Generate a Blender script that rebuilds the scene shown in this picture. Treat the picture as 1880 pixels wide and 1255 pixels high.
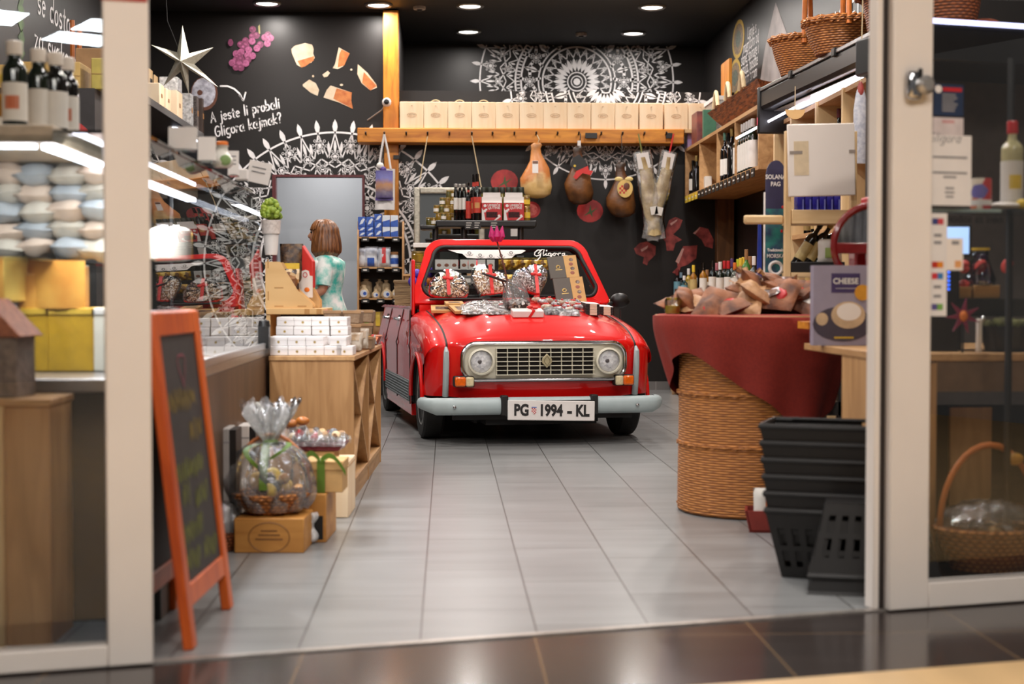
import bpy, math, random
from mathutils import Vector, Matrix
for _o in list(bpy.data.objects): bpy.data.objects.remove(_o)
SC = bpy.context.scene
COL = SC.collection
R = math.radians
sin, cos, PI = math.sin, math.cos, math.pi
RND = random.Random(7)
# ---------------------------------------------------------------- camera
FPX = 2720.0
CAMZ = 0.94
cam = bpy.data.cameras.new('camera'); camo = bpy.data.objects.new('camera', cam); COL.objects.link(camo)
camo.location = (0, 0, CAMZ)
camo.rotation_euler = (R(90 - 1.79), 0, R(-2.505))
cam.sensor_width = 36.0
cam.lens = FPX / 1880 * 36
cam.clip_start = 0.05
cam.dof.use_dof = True
cam.dof.focus_distance = 9.9
cam.dof.aperture_fstop = 2.5
SC.camera = camo
CM = camo.rotation_euler.to_matrix()
def ray(px, py): return CM @ Vector(((px - 940) / FPX, -(py - 627.5) / FPX, -1))
def at(px, py, Y):                      # point of the photograph's pixel on the plane at depth Y
 d = ray(px, py); t = Y / d.y
 return Vector((d.x * t, Y, CAMZ + d.z * t))
def onz(px, py, z):                     # the same on a horizontal plane
 d = ray(px, py); t = (z - CAMZ) / d.z
 return Vector((d.x * t, d.y * t, z))
def onx(px, py, x):                     # the same on a plane of constant x
 d = ray(px, py); t = x / d.x
 return Vector((x, d.y * t, CAMZ + d.z * t))
# ---------------------------------------------------------------- render look and world
SC.view_settings.view_transform = 'Standard'
SC.view_settings.look = 'None'
SC.view_settings.exposure = 0.12
SC.view_settings.gamma = 1.0
SC.view_settings.use_curve_mapping = False
SC.cycles.use_denoising = True
SC.cycles.max_bounces = 8
SC.cycles.transparent_max_bounces = 24
SC.cycles.glossy_bounces = 4
SC.cycles.transmission_bounces = 6
SC.cycles.caustics_reflective = False
SC.cycles.caustics_refractive = False
SC.cycles.sample_clamp_indirect = 4.0
W = bpy.data.worlds.new('world'); SC.world = W; W.use_nodes = True
W.node_tree.nodes['Background'].inputs[0].default_value = (0.9, 0.86, 0.82, 1)
W.node_tree.nodes['Background'].inputs[1].default_value = 0.13
CEIL = 3.72
def area(name, loc, size, power, col=(1, .95, .9), rot=(0, 0, 0), sizey=None, shape=None, spread=None):
 l = bpy.data.lights.new(name, 'AREA'); l.energy = power; l.color = col; l.size = size
 if sizey: l.shape = 'RECTANGLE'; l.size_y = sizey
 if shape: l.shape = shape
 if spread: l.spread = R(spread)
 o = bpy.data.objects.new(name, l); o.location = loc; o.rotation_euler = rot; COL.objects.link(o)
 return o
DOWNLIGHTS = []                          # x, y of every ceiling downlight of the shop
for px, py in ((490, 5), (695, 8), (863, 10), (1197, 12)): DOWNLIGHTS.append((onz(px, py, CEIL).x, onz(px, py, CEIL).y, 17))
for px, py in ((860, 57), (1163, 60)): DOWNLIGHTS.append((onz(px, py, CEIL).x, onz(px, py, CEIL).y, 15))
for y in (12.3, 10.4, 8.5, 6.6, 4.9):
 for x in (-1.75, 0.15, 1.95): DOWNLIGHTS.append((x, y, 36 if y > 12 else 26))
for x, y, p in DOWNLIGHTS:
 area('downlight_lamp', (x, y, CEIL - 0.03), 0.17, p, (1, .93, .87), shape='DISK')
# mall side: unseen lamps added under the long panels to light the entrance
area('mall_fill_lamp', (-1.2, -1.8, 4.15), 3.6, 140, (1, .96, .92), sizey=1.6)
area('mall_fill_lamp', (1.8, 0.6, 4.15), 3.0, 110, (1, .96, .92), sizey=1.2)
# ---------------------------------------------------------------- materials
def lin(c): return tuple(((x / 255) / 12.92 if x <= 10.3 else ((x / 255 + .055) / 1.055) ** 2.4) for x in c)
MATS = {}
def M(name, rgb, rough=.5, metal=0., var=.10, scale=18., bump=0., coat=0., emit=0., stretch=None, spec=None, alpha=None, rgb2=None, bscale=None, trans=0., ior=None):
 if name in MATS: return MATS[name]
 m = bpy.data.materials.new(name); m.use_nodes = True; MATS[name] = m
 nt = m.node_tree; b = nt.nodes['Principled BSDF']; L = nt.links.new
 c = lin(rgb); c2 = lin(rgb2) if rgb2 else tuple(min(1, x * (1 - var * 2)) for x in c)
 tc = nt.nodes.new('ShaderNodeTexCoord'); mp = nt.nodes.new('ShaderNodeMapping')
 if stretch: mp.inputs['Scale'].default_value = stretch
 L(tc.outputs['Object'], mp.inputs['Vector'])
 n = nt.nodes.new('ShaderNodeTexNoise'); n.inputs['Scale'].default_value = scale; n.inputs['Detail'].default_value = 4
 L(mp.outputs[0], n.inputs['Vector'])
 r = nt.nodes.new('ShaderNodeValToRGB'); r.color_ramp.elements[0].position = .35; r.color_ramp.elements[1].position = .65
 r.color_ramp.elements[0].color = (*c2, 1); r.color_ramp.elements[1].color = (*c, 1)
 L(n.outputs['Fac'], r.inputs[0]); L(r.outputs[0], b.inputs['Base Color'])
 b.inputs['Roughness'].default_value = rough; b.inputs['Metallic'].default_value = metal
 if coat: b.inputs['Coat Weight'].default_value = coat; b.inputs['Coat Roughness'].default_value = .04
 if spec is not None: b.inputs['Specular IOR Level'].default_value = spec
 if trans: b.inputs['Transmission Weight'].default_value = trans
 if ior: b.inputs['IOR'].default_value = ior
 if emit:
  L(r.outputs[0], b.inputs['Emission Color']); b.inputs['Emission Strength'].default_value = emit
 if alpha is not None: b.inputs['Alpha'].default_value = alpha
 if bump:
  n2 = nt.nodes.new('ShaderNodeTexNoise'); n2.inputs['Scale'].default_value = bscale or scale * 2; n2.inputs['Detail'].default_value = 5
  L(mp.outputs[0], n2.inputs['Vector'])
  bp = nt.nodes.new('ShaderNodeBump'); bp.inputs['Strength'].default_value = bump; bp.inputs['Distance'].default_value = .01
  L(n2.outputs['Fac'], bp.inputs['Height']); L(bp.outputs[0], b.inputs['Normal'])
 return m
def WOOD(name, a, b_, rough=.5, axis='z', scale=6., knots=0.):
 """grain stretched along one axis of the object"""
 if name in MATS: return MATS[name]
 m = bpy.data.materials.new(name); m.use_nodes = True; MATS[name] = m
 nt = m.node_tree; b = nt.nodes['Principled BSDF']; L = nt.links.new
 tc = nt.nodes.new('ShaderNodeTexCoord'); mp = nt.nodes.new('ShaderNodeMapping')
 s = {'x': (.12, 1, 1), 'y': (1, .12, 1), 'z': (1, 1, .12)}[axis]
 mp.inputs['Scale'].default_value = s
 L(tc.outputs['Object'], mp.inputs['Vector'])
 n = nt.nodes.new('ShaderNodeTexNoise'); n.inputs['Scale'].default_value = scale * 4; n.inputs['Detail'].default_value = 6; n.inputs['Distortion'].default_value = .8
 n2 = nt.nodes.new('ShaderNodeTexNoise'); n2.inputs['Scale'].default_value = scale * .6; n2.inputs['Detail'].default_value = 2
 L(mp.outputs[0], n.inputs['Vector']); L(mp.outputs[0], n2.inputs['Vector'])
 mx = nt.nodes.new('ShaderNodeMath'); mx.operation = 'MULTIPLY_ADD'; mx.inputs[1].default_value = .55
 hf = nt.nodes.new('ShaderNodeMath'); hf.operation = 'MULTIPLY'; hf.inputs[1].default_value = .45
 L(n2.outputs['Fac'], hf.inputs[0]); L(n.outputs['Fac'], mx.inputs[0]); L(hf.outputs[0], mx.inputs[2])
 r = nt.nodes.new('ShaderNodeValToRGB'); r.color_ramp.elements[0].position = .38; r.color_ramp.elements[1].position = .6
 r.color_ramp.elements[0].color = (*lin(b_), 1); r.color_ramp.elements[1].color = (*lin(a), 1)
 L(mx.outputs[0], r.inputs[0])
 out = r.outputs[0]
 if knots:
  v = nt.nodes.new('ShaderNodeTexVoronoi'); v.inputs['Scale'].default_value = knots
  L(tc.outputs['Object'], v.inputs['Vector'])
  kr = nt.nodes.new('ShaderNodeValToRGB'); kr.color_ramp.elements[0].position = .05; kr.color_ramp.elements[1].position = .13
  kr.color_ramp.elements[0].color = (.25, .25, .25, 1); kr.color_ramp.elements[1].color = (1, 1, 1, 1)
  L(v.outputs['Distance'], kr.inputs[0])
  ml = nt.nodes.new('ShaderNodeMix'); ml.data_type = 'RGBA'; ml.blend_type = 'MULTIPLY'; ml.inputs[0].default_value = .85
  L(out, ml.inputs[6]); L(kr.outputs[0], ml.inputs[7]); out = ml.outputs[2]
 L(out, b.inputs['Base Color']); b.inputs['Roughness'].default_value = rough
 bp = nt.nodes.new('ShaderNodeBump'); bp.inputs['Strength'].default_value = .15; bp.inputs['Distance'].default_value = .004
 L(n.outputs['Fac'], bp.inputs['Height']); L(bp.outputs[0], b.inputs['Normal'])
 return m
def SHEER(name, tint=(1, 1, 1), fac=.2, rough=.05, bump=0., scale=30., haze=0., hazecol=(230, 228, 225), fres=1.):
 """clear sheet: transparent plus mirror reflection, optional milky haze and crinkle"""
 if name in MATS: return MATS[name]
 m = bpy.data.materials.new(name); m.use_nodes = True; MATS[name] = m
 nt = m.node_tree; L = nt.links.new
 nt.nodes.remove(nt.nodes['Principled BSDF']); out = nt.nodes['Material Output']
 t = nt.nodes.new('ShaderNodeBsdfTransparent'); t.inputs[0].default_value = (*tint, 1)
 g = nt.nodes.new('ShaderNodeBsdfGlossy'); g.inputs['Roughness'].default_value = rough
 fr = nt.nodes.new('ShaderNodeFresnel'); fr.inputs['IOR'].default_value = 1.5
 ad = nt.nodes.new('ShaderNodeMath'); ad.operation = 'MULTIPLY_ADD'; ad.use_clamp = True; ad.inputs[1].default_value = fres; ad.inputs[2].default_value = fac
 L(fr.outputs[0], ad.inputs[0])
 base = t.outputs[0]
 if haze:
  d = nt.nodes.new('ShaderNodeBsdfDiffuse'); d.inputs[0].default_value = (*lin(hazecol), 1)
  mh = nt.nodes.new('ShaderNodeMixShader')
  nz = nt.nodes.new('ShaderNodeTexNoise'); nz.inputs['Scale'].default_value = scale
  tch = nt.nodes.new('ShaderNodeTexCoord'); L(tch.outputs['Object'], nz.inputs['Vector'])
  hm = nt.nodes.new('ShaderNodeMath'); hm.operation = 'MULTIPLY'; hm.inputs[1].default_value = haze * 2; hm.use_clamp = True
  L(nz.outputs['Fac'], hm.inputs[0]); L(hm.outputs[0], mh.inputs[0])
  L(t.outputs[0], mh.inputs[1]); L(d.outputs[0], mh.inputs[2]); base = mh.outputs[0]
 mx = nt.nodes.new('ShaderNodeMixShader')
 L(ad.outputs[0], mx.inputs[0]); L(base, mx.inputs[1]); L(g.outputs[0], mx.inputs[2]); L(mx.outputs[0], out.inputs[0])
 if bump:
  tc = nt.nodes.new('ShaderNodeTexCoord'); n = nt.nodes.new('ShaderNodeTexNoise'); n.inputs['Scale'].default_value = scale; n.inputs['Detail'].default_value = 3
  L(tc.outputs['Object'], n.inputs['Vector'])
  bp = nt.nodes.new('ShaderNodeBump'); bp.inputs['Strength'].default_value = bump; bp.inputs['Distance'].default_value = .02
  L(n.outputs['Fac'], bp.inputs['Height']); L(bp.outputs[0], g.inputs['Normal'])
 return m
def BITS(name, cols, scale=60., rough=.35, bump=.4):
 """small coloured crumbs (nuts, sprinkles, mixed sweets)"""
 if name in MATS: return MATS[name]
 m = bpy.data.materials.new(name); m.use_nodes = True; MATS[name] = m
 nt = m.node_tree; b = nt.nodes['Principled BSDF']; L = nt.links.new
 tc = nt.nodes.new('ShaderNodeTexCoord'); v = nt.nodes.new('ShaderNodeTexVoronoi'); v.inputs['Scale'].default_value = scale
 L(tc.outputs['Object'], v.inputs['Vector'])
 sp = nt.nodes.new('ShaderNodeSeparateColor'); L(v.outputs['Color'], sp.inputs[0])
 r = nt.nodes.new('ShaderNodeValToRGB'); r.color_ramp.interpolation = 'CONSTANT'
 el = r.color_ramp.elements
 while len(el) < len(cols): el.new(.5)
 for i, c in enumerate(cols): el[i].position = i / len(cols); el[i].color = (*lin(c), 1)
 L(sp.outputs[0], r.inputs[0]); L(r.outputs[0], b.inputs['Base Color']); b.inputs['Roughness'].default_value = rough
 bp = nt.nodes.new('ShaderNodeBump'); bp.inputs['Strength'].default_value = bump; bp.inputs['Distance'].default_value = .01
 L(v.outputs['Distance'], bp.inputs['Height']); L(bp.outputs[0], b.inputs['Normal'])
 return m
def GLOW(name, rgb, strength):
 if name in MATS: return MATS[name]
 m = bpy.data.materials.new(name); m.use_nodes = True; MATS[name] = m
 b = m.node_tree.nodes['Principled BSDF']
 b.inputs['Base Color'].default_value = (*lin(rgb), 1); b.inputs['Emission Color'].default_value = (*lin(rgb), 1); b.inputs['Emission Strength'].default_value = strength
 return m
# ---------------------------------------------------------------- mesh builder
class MB:
 def __init__(s): s.v = []; s.f = []; s.m = []; s.T = None
 def add(s, vs, fs, mi=0):
  k = len(s.v)
  if s.T is None: s.v += [tuple(v) for v in vs]
  else: s.v += [tuple(s.T @ Vector(v)) for v in vs]
  s.f += [tuple(i + k for i in f) for f in fs]; s.m += [mi] * len(fs)
  return s
 def box(s, x0, x1, y0, y1, z0, z1, mi=0):
  return s.add([(x0, y0, z0), (x1, y0, z0), (x1, y1, z0), (x0, y1, z0), (x0, y0, z1), (x1, y0, z1), (x1, y1, z1), (x0, y1, z1)],
                     [(0, 3, 2, 1), (4, 5, 6, 7), (0, 1, 5, 4), (1, 2, 6, 5), (2, 3, 7, 6), (3, 0, 4, 7)], mi)
 def cb(s, c, d, mi=0): return s.box(c[0] - d[0] / 2, c[0] + d[0] / 2, c[1] - d[1] / 2, c[1] + d[1] / 2, c[2] - d[2] / 2, c[2] + d[2] / 2, mi)
 def lathe(s, prof, n=20, c=(0, 0, 0), mi=0, sx=1., sy=1.):
  vs = []; fs = []
  for r, z in prof:
   for i in range(n): vs.append((c[0] + r * sx * cos(2 * PI * i / n), c[1] + r * sy * sin(2 * PI * i / n), c[2] + z))
  for j in range(len(prof) - 1):
   for i in range(n): fs.append((j * n + i, j * n + (i + 1) % n, (j + 1) * n + (i + 1) % n, (j + 1) * n + i))
  if prof[0][0] > 1e-5: fs.append(tuple(range(n))[::-1])
  if prof[-1][0] > 1e-5: fs.append(tuple((len(prof) - 1) * n + i for i in range(n)))
  return s.add(vs, fs, mi)
 def tube(s, pts, r, n=8, mi=0, closed=False, flat=None):
  pts = [Vector(p) for p in pts]; N = len(pts); vs = []; fs = []
  up = None
  for i, p in enumerate(pts):
   a = pts[i - 1] if (i or closed) else p; b = pts[(i + 1) % N] if (i < N - 1 or closed) else p
   t = (b - a)
   t = t.normalized() if t.length > 1e-9 else Vector((0, 0, 1))
   if up is None:
    up = Vector((0, 0, 1)) if abs(t.z) < .9 else Vector((1, 0, 0))
   x = t.cross(up)
   if x.length < 1e-6: x = t.cross(Vector((1, 0, 0)))
   x.normalize(); up = x.cross(t).normalized()
   rr = r[i] if isinstance(r, (list, tuple)) else r
   for k in range(n):
    an = 2 * PI * k / n
    vs.append(p + x * rr * cos(an) + up * rr * sin(an) * (flat or 1))
  for i in range(N if closed else N - 1):
   for k in range(n):
    j = (i + 1) % N
    fs.append((i * n + k, i * n + (k + 1) % n, j * n + (k + 1) % n, j * n + k))
  if not closed: fs.append(tuple(range(n))[::-1]); fs.append(tuple((N - 1) * n + k for k in range(n)))
  return s.add(vs, fs, mi)
 def prism(s, poly, d0, d1, axis='y', mi=0):
  n = len(poly)
  def P(a, b, d): return {'y': (a, d, b), 'x': (d, a, b), 'z': (a, b, d)}[axis]
  vs = [P(a, b, d0) for a, b in poly] + [P(a, b, d1) for a, b in poly]
  fs = [tuple(range(n)), tuple(range(2 * n - 1, n - 1, -1))] + [(i, n + i, n + (i + 1) % n, (i + 1) % n) for i in range(n)]
  return s.add(vs, fs, mi)
 def grid(s, fn, nu, nv, mi=0, skip=None, closeu=False):
  vs = [fn(i / nu, j / nv) for j in range(nv + 1) for i in range(nu + 1)]
  fs = []
  for j in range(nv):
   for i in range(nu):
    if skip and skip((i + .5) / nu, (j + .5) / nv): continue
    a = j * (nu + 1) + i; fs.append((a, a + 1, a + nu + 2, a + nu + 1))
  return s.add(vs, fs, mi)
 def ball(s, c, r, nu=14, nv=9, mi=0, fn=None):
  rx, ry, rz = r if isinstance(r, (tuple, list)) else (r, r, r)
  vs = [(c[0], c[1], c[2] - rz)]; fs = []
  for j in range(1, nv):
   th = PI * j / nv
   for i in range(nu):
    ph = 2 * PI * i / nu; k = fn(ph, th) if fn else 1
    vs.append((c[0] + rx * k * sin(th) * cos(ph), c[1] + ry * k * sin(th) * sin(ph), c[2] - rz * k * cos(th)))
  vs.append((c[0], c[1], c[2] + rz)); e = len(vs) - 1
  for i in range(nu):
   fs.append((0, 1 + (i + 1) % nu, 1 + i)); fs.append((e, e - nu + i, e - nu + (i + 1) % nu))
  for j in range(nv - 2):
   for i in range(nu):
    a = 1 + j * nu; fs.append((a + i, a + (i + 1) % nu, a + nu + (i + 1) % nu, a + nu + i))
  return s.add(vs, fs, mi)
 def quad(s, a, b, c, d, mi=0): return s.add([a, b, c, d], [(0, 1, 2, 3)], mi)
 def ribbon(s, pts, w, mi=0, d=0.):
  """flat strip in the local xz plane (y = d), rounded at its ends"""
  n = len(pts); vs = []; fs = []
  for i, (x, z) in enumerate(pts):
   a = pts[max(0, i - 1)]; b = pts[min(n - 1, i + 1)]
   tx, tz = b[0] - a[0], b[1] - a[1]; l = math.hypot(tx, tz) or 1
   ox, oz = -tz / l * w / 2, tx / l * w / 2
   vs += [(x + ox, d, z + oz), (x - ox, d, z - oz)]
  for i in range(n - 1): fs.append((2 * i, 2 * i + 1, 2 * i + 3, 2 * i + 2))
  s.add(vs, fs, mi)
  for x, z in (pts[0], pts[-1]): s.add([(x + w / 2 * cos(k * PI / 4), d, z + w / 2 * sin(k * PI / 4)) for k in range(8)], [tuple(range(8))], mi)
  return s
 def text(s, string, size, mi=0, bold=0., shear=0., sx=1., align='CENTER', d=0., depth=0.):
  """lettering in the local xz plane, facing -y"""
  cu = bpy.data.curves.new('t', 'FONT'); cu.body = string; cu.size = size; cu.align_x = align; cu.align_y = 'CENTER'
  cu.offset = bold; cu.shear = shear; cu.extrude = depth; cu.resolution_u = 3
  o = bpy.data.objects.new('t', cu)
  me = bpy.data.meshes.new_from_object(o)
  s.add([(v.co.x * sx, d - v.co.z, v.co.y) for v in me.vertices], [tuple(p.vertices) for p in me.polygons], mi)
  bpy.data.objects.remove(o); bpy.data.curves.remove(cu); bpy.data.meshes.remove(me)
  return s
def obj(name, mb, mats, parent=None, loc=(0, 0, 0), rz=0., rot=None, bevel=0., smooth=35, sub=0, label=None, cat=None, group=None, kind=None, seg=2):
 me = bpy.data.meshes.new(name); me.from_pydata(mb.v, [], mb.f)
 if not isinstance(mats, (list, tuple)): mats = [mats]
 for m in mats: me.materials.append(m)
 me.polygons.foreach_set('material_index', mb.m)
 if smooth:
  me.polygons.foreach_set('use_smooth', [True] * len(me.polygons)); me.set_sharp_from_angle(angle=R(smooth))
 me.update()
 o = bpy.data.objects.new(name, me); COL.objects.link(o)
 o.location = loc; o.rotation_euler = rot if rot else (0, 0, rz)
 if parent: o.parent = parent
 if bevel:
  b = o.modifiers.new('bevel', 'BEVEL'); b.width = bevel; b.segments = seg; b.limit_method = 'ANGLE'; b.angle_limit = R(40)
 if sub:
  b = o.modifiers.new('sub', 'SUBSURF'); b.levels = sub; b.render_levels = sub
 tag(o, label, cat, group, kind)
 return o
def tag(o, label=None, cat=None, group=None, kind=None):
 if label: o['label'] = label
 if cat: o['category'] = cat
 if group: o['group'] = group
 if kind: o['kind'] = kind
 return o
def thing(name, label, cat, loc=(0, 0, 0), rz=0., group=None, rot=None):
 o = bpy.data.objects.new(name, None); COL.objects.link(o); o.empty_display_size = .05
 o.location = loc; o.rotation_euler = rot if rot else (0, 0, rz)
 return tag(o, label, cat, group)
def dup(root, loc, label, rz=None, rot=None, scale=None, group=None, mats=None):
 """a copy of a thing with its parts and their parts"""
 def cp(o, par):
  c = o.copy(); COL.objects.link(c)
  if par: c.parent = par
  for ch in o.children: cp(ch, c)
  return c
 r = cp(root, None); r.location = loc; r['label'] = label
 if rz is not None: r.rotation_euler = (0, 0, rz)
 if rot is not None: r.rotation_euler = rot
 if scale: r.scale = scale if isinstance(scale, (tuple, list)) else (scale,) * 3
 if group: r['group'] = group
 return r
ORD = 'first second third fourth fifth sixth seventh eighth ninth tenth eleventh twelfth thirteenth fourteenth fifteenth sixteenth seventeenth eighteenth nineteenth twentieth'.split()
# one-stroke handwriting: letters as polylines on a 1-high em
def _arc(cx, cy, rx, ry, a0, a1, n=9): return [(cx + rx * cos(R(a0 + (a1 - a0) * i / n)), cy + ry * sin(R(a0 + (a1 - a0) * i / n))) for i in range(n + 1)]
STROKES = {
 'A': (.55, [[(0, 0), (.26, .78), (.5, 0)], [(.1, .27), (.42, .3)]]),
 'G': (.6, [_arc(.3, .38, .28, .4, 50, 330) + [(.52, .36), (.3, .36)]]),
 'a': (.5, [_arc(.2, .22, .18, .22, 50, 310, 12), [(.40, .46), (.40, .06), (.47, 0)], [(.32, .40), (.40, .44)], [(.31, .06), (.40, .12)]]),
 'b': (.45, [[(.03, .8), (.03, 0)], _arc(.2, .22, .18, .22, 150, -160, 12)]),
 'd': (.45, [_arc(.2, .22, .19, .22, 40, 400, 12), [(.38, .8), (.38, 0)]]),
 'e': (.42, [[(.03, .24), (.36, .27)] + _arc(.2, .22, .18, .22, 10, 310, 11)]),
 'g': (.45, [_arc(.2, .22, .19, .22, 40, 400, 12), [(.38, .44), (.38, -.12)] + _arc(.2, -.12, .18, .16, 0, -150, 7)]),
 'i': (.18, [[(.07, .44), (.07, 0)], [(.08, .62), (.08, .66)]]),
 'j': (.25, [[(.16, .44), (.16, -.1)] + _arc(.03, -.12, .13, .14, 0, -120, 5), [(.17, .62), (.17, .66)]]),
 'k': (.4, [[(.03, .8), (.03, 0)], [(.33, .42), (.05, .2), (.36, 0)]]),
 'l': (.16, [[(.06, .8), (.06, 0)]]),
 'm': (.62, [[(.03, .44), (.03, 0)], _arc(.16, .26, .12, .17, 180, 0, 6) + [(.28, 0)], _arc(.41, .26, .12, .17, 180, 0, 6) + [(.54, 0)]]),
 'n': (.42, [[(.03, .44), (.03, 0)], _arc(.18, .26, .14, .17, 180, 0, 6) + [(.33, 0)]]),
 'o': (.44, [_arc(.2, .22, .19, .22, 90, 450, 14)]),
 'p': (.45, [[(.03, .44), (.03, -.3)], _arc(.2, .22, .18, .22, 150, -160, 12)]),
 'r': (.32, [[(.03, .44), (.03, 0)], _arc(.17, .26, .14, .17, 180, 50, 5)]),
 's': (.38, [_arc(.18, .33, .14, .11, 40, 260, 7) + _arc(.18, .11, .15, .11, 80, -140, 7)]),
 't': (.34, [[(.14, .66), (.14, .06), (.25, 0)], [(0, .44), (.29, .46)]]),
 'u': (.42, [[(.03, .44), (.03, .16)] + _arc(.18, .16, .15, .16, 180, 340, 6) + [(.34, .44)], [(.34, .44), (.34, 0)]]),
 'v': (.38, [[(0, .44), (.17, 0), (.34, .44)]]),
 'z': (.38, [[(.02, .43), (.32, .43), (.02, 0), (.34, 0)]]),
 '?': (.42, [_arc(.18, .6, .17, .18, 170, -80, 8) + [(.19, .2)], [(.19, .0), (.19, .03)]]),
 '!': (.2, [[(.08, .8), (.08, .22)], [(.08, 0), (.08, .03)]]),
 ' ': (.32, []),
}
def handwrite(mb, string, size, w, shear=.08, mi=0, d=0., x0=0., z0=0., sp=.1, sx=1.):
 x = 0
 for ch in string:
  adv, st = STROKES.get(ch, (.4, []))
  for p in st: mb.ribbon([(x0 + ((x + a) * sx + b * shear) * size, z0 + b * size) for a, b in p], w, mi, d)
  x += adv + sp
 return x * size * sx
# ================================================================ SETTING
YB = 14.7        # back wall
YR = 16.5        # wall of the raised recess above the beam
XR, XL = 2.86, -2.98
m_black = M('black_wall_paint', (27, 23, 22), .40, var=.06, scale=3, spec=.36)
m_ceil = M('black_ceiling_paint', (24, 21, 20), .7, var=.05, scale=3)
m_white_print = M('white_wall_print', (246, 242, 242), .5, var=.05)
m_cream = M('cream_lacquer', (236, 226, 217), .35, var=.02, scale=4)
m_chrome = M('chrome', (205, 205, 208), .12, 1., var=.03)
m_blackplastic = M('black_plastic', (26, 24, 24), .4, var=.1)
m_white = M('white_card', (228, 222, 218), .6, var=.02)
m_pine = WOOD('amber_stained_pine', (224, 148, 48), (176, 100, 24), .45, 'x', 5, knots=1.6)
m_pine_v = WOOD('amber_stained_pine_upright', (224, 148, 48), (176, 100, 24), .45, 'z', 5, knots=1.6)
m_oak = WOOD('oak_veneer', (196, 150, 100), (160, 115, 70), .5, 'z', 5)
m_oak_h = WOOD('oak_veneer_level', (200, 156, 106), (164, 120, 76), .5, 'x', 5)
m_oak_y = WOOD('oak_veneer_deep', (200, 156, 106), (164, 120, 76), .5, 'y', 5)
m_light = WOOD('pale_spruce', (228, 196, 148), (206, 170, 120), .5, 'z', 4)
m_light_h = WOOD('pale_spruce_level', (228, 196, 148), (206, 170, 120), .5, 'x', 4)
def tile_floor(name, c, c2, grout, w, l, x0, y0, step, rough, gw=.004, wav=1.):
 m = bpy.data.materials.new(name); m.use_nodes = True
 nt = m.node_tree; b = nt.nodes['Principled BSDF']; L = nt.links.new
 def mt(op, *ins):
  n = nt.nodes.new('ShaderNodeMath'); n.operation = op
  for i, v in enumerate(ins):
   if isinstance(v, (int, float)): n.inputs[i].default_value = v
   else: L(v, n.inputs[i])
  return n.outputs[0]
 tc = nt.nodes.new('ShaderNodeTexCoord'); sx = nt.nodes.new('ShaderNodeSeparateXYZ'); L(tc.outputs['Object'], sx.inputs[0])
 u = mt('DIVIDE', mt('SUBTRACT', sx.outputs[0], x0), w); col = mt('FLOOR', u); fu = mt('SUBTRACT', u, col)
 v = mt('DIVIDE', mt('SUBTRACT', mt('SUBTRACT', sx.outputs[1], y0), mt('MULTIPLY', col, step)), l); row = mt('FLOOR', v); fv = mt('SUBTRACT', v, row)
 du = mt('MULTIPLY', mt('MINIMUM', fu, mt('SUBTRACT', 1., fu)), w); dv = mt('MULTIPLY', mt('MINIMUM', fv, mt('SUBTRACT', 1., fv)), l)
 g = mt('LESS_THAN', mt('MINIMUM', du, dv), gw / 2)
 cmb = nt.nodes.new('ShaderNodeCombineXYZ'); L(col, cmb.inputs[0]); L(row, cmb.inputs[1])
 wn = nt.nodes.new('ShaderNodeTexWhiteNoise'); wn.noise_dimensions = '2D'; L(cmb.outputs[0], wn.inputs['Vector'])
 mp = nt.nodes.new('ShaderNodeMapping'); mp.inputs['Scale'].default_value = (1, 5, 1); L(tc.outputs['Object'], mp.inputs[0])
 n = nt.nodes.new('ShaderNodeTexNoise'); n.inputs['Scale'].default_value = 1.6; n.inputs['Detail'].default_value = 6; L(mp.outputs[0], n.inputs['Vector'])
 f = mt('ADD', mt('MULTIPLY', n.outputs['Fac'], wav), mt('MULTIPLY', wn.outputs['Value'], .25))
 r = nt.nodes.new('ShaderNodeValToRGB'); r.color_ramp.elements[0].position = .3; r.color_ramp.elements[1].position = .85
 r.color_ramp.elements[0].color = (*lin(c2), 1); r.color_ramp.elements[1].color = (*lin(c), 1); L(f, r.inputs[0])
 mx = nt.nodes.new('ShaderNodeMix'); mx.data_type = 'RGBA'; L(g, mx.inputs[0]); L(r.outputs[0], mx.inputs[6]); mx.inputs[7].default_value = (*lin(grout), 1)
 L(mx.outputs[2], b.inputs['Base Color']); b.inputs['Roughness'].default_value = rough
 bp = nt.nodes.new('ShaderNodeBump'); bp.inputs['Strength'].default_value = .4; bp.inputs['Distance'].default_value = .002; bp.invert = True
 L(g, bp.inputs['Height']); L(bp.outputs[0], b.inputs['Normal'])
 return m
A0 = onz(278, 1216, 0); B0 = onz(1605, 1121, 0)
UD = (B0 - A0).normalized(); ND = Vector((-UD.y, UD.x, 0)); TH = math.atan2(UD.y, UD.x)
def along(t): return A0 + UD * t
tw = (onz(1077.9, 811.5, 0).x - onz(800.3, 807.7, 0).x) / 3
m_floor = tile_floor('grey_floor_tile', (140, 141, 141), (116, 116, 116), (60, 58, 56), tw, tw * 2, onz(800.3, 807.7, 0).x, 4.41, -tw * 2 / 3, .30, .005)
m_mall = tile_floor('brown_mall_tile', (64, 56, 53), (46, 40, 38), (120, 96, 70), .62, .62, -1.0, 2.2, 0, .16, .006)
def slab(name, poly, z, m, t=.05):
 return obj(name, MB().prism(poly, z - t, z, 'z'), m, smooth=0, kind='structure')
pL, pR = along(-3.2), along(3.2)
fl = slab('floor', [(pL.x, pL.y), (pR.x, pR.y), (XR, 17), (XL - .3, 17)], 0, m_floor); fl['label'] = 'grey tiled shop floor'
g0, g1 = onz(1300, 1256, 0), onz(1880, 1212, 0); gd = (g1 - g0).normalized()
ga, gb = g0 - gd * 6, g0 + gd * 6
slab('floor_mall', [(ga.x, ga.y), (gb.x, gb.y), (pR.x, pR.y), (pL.x, pL.y)], 0, m_mall)
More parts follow.
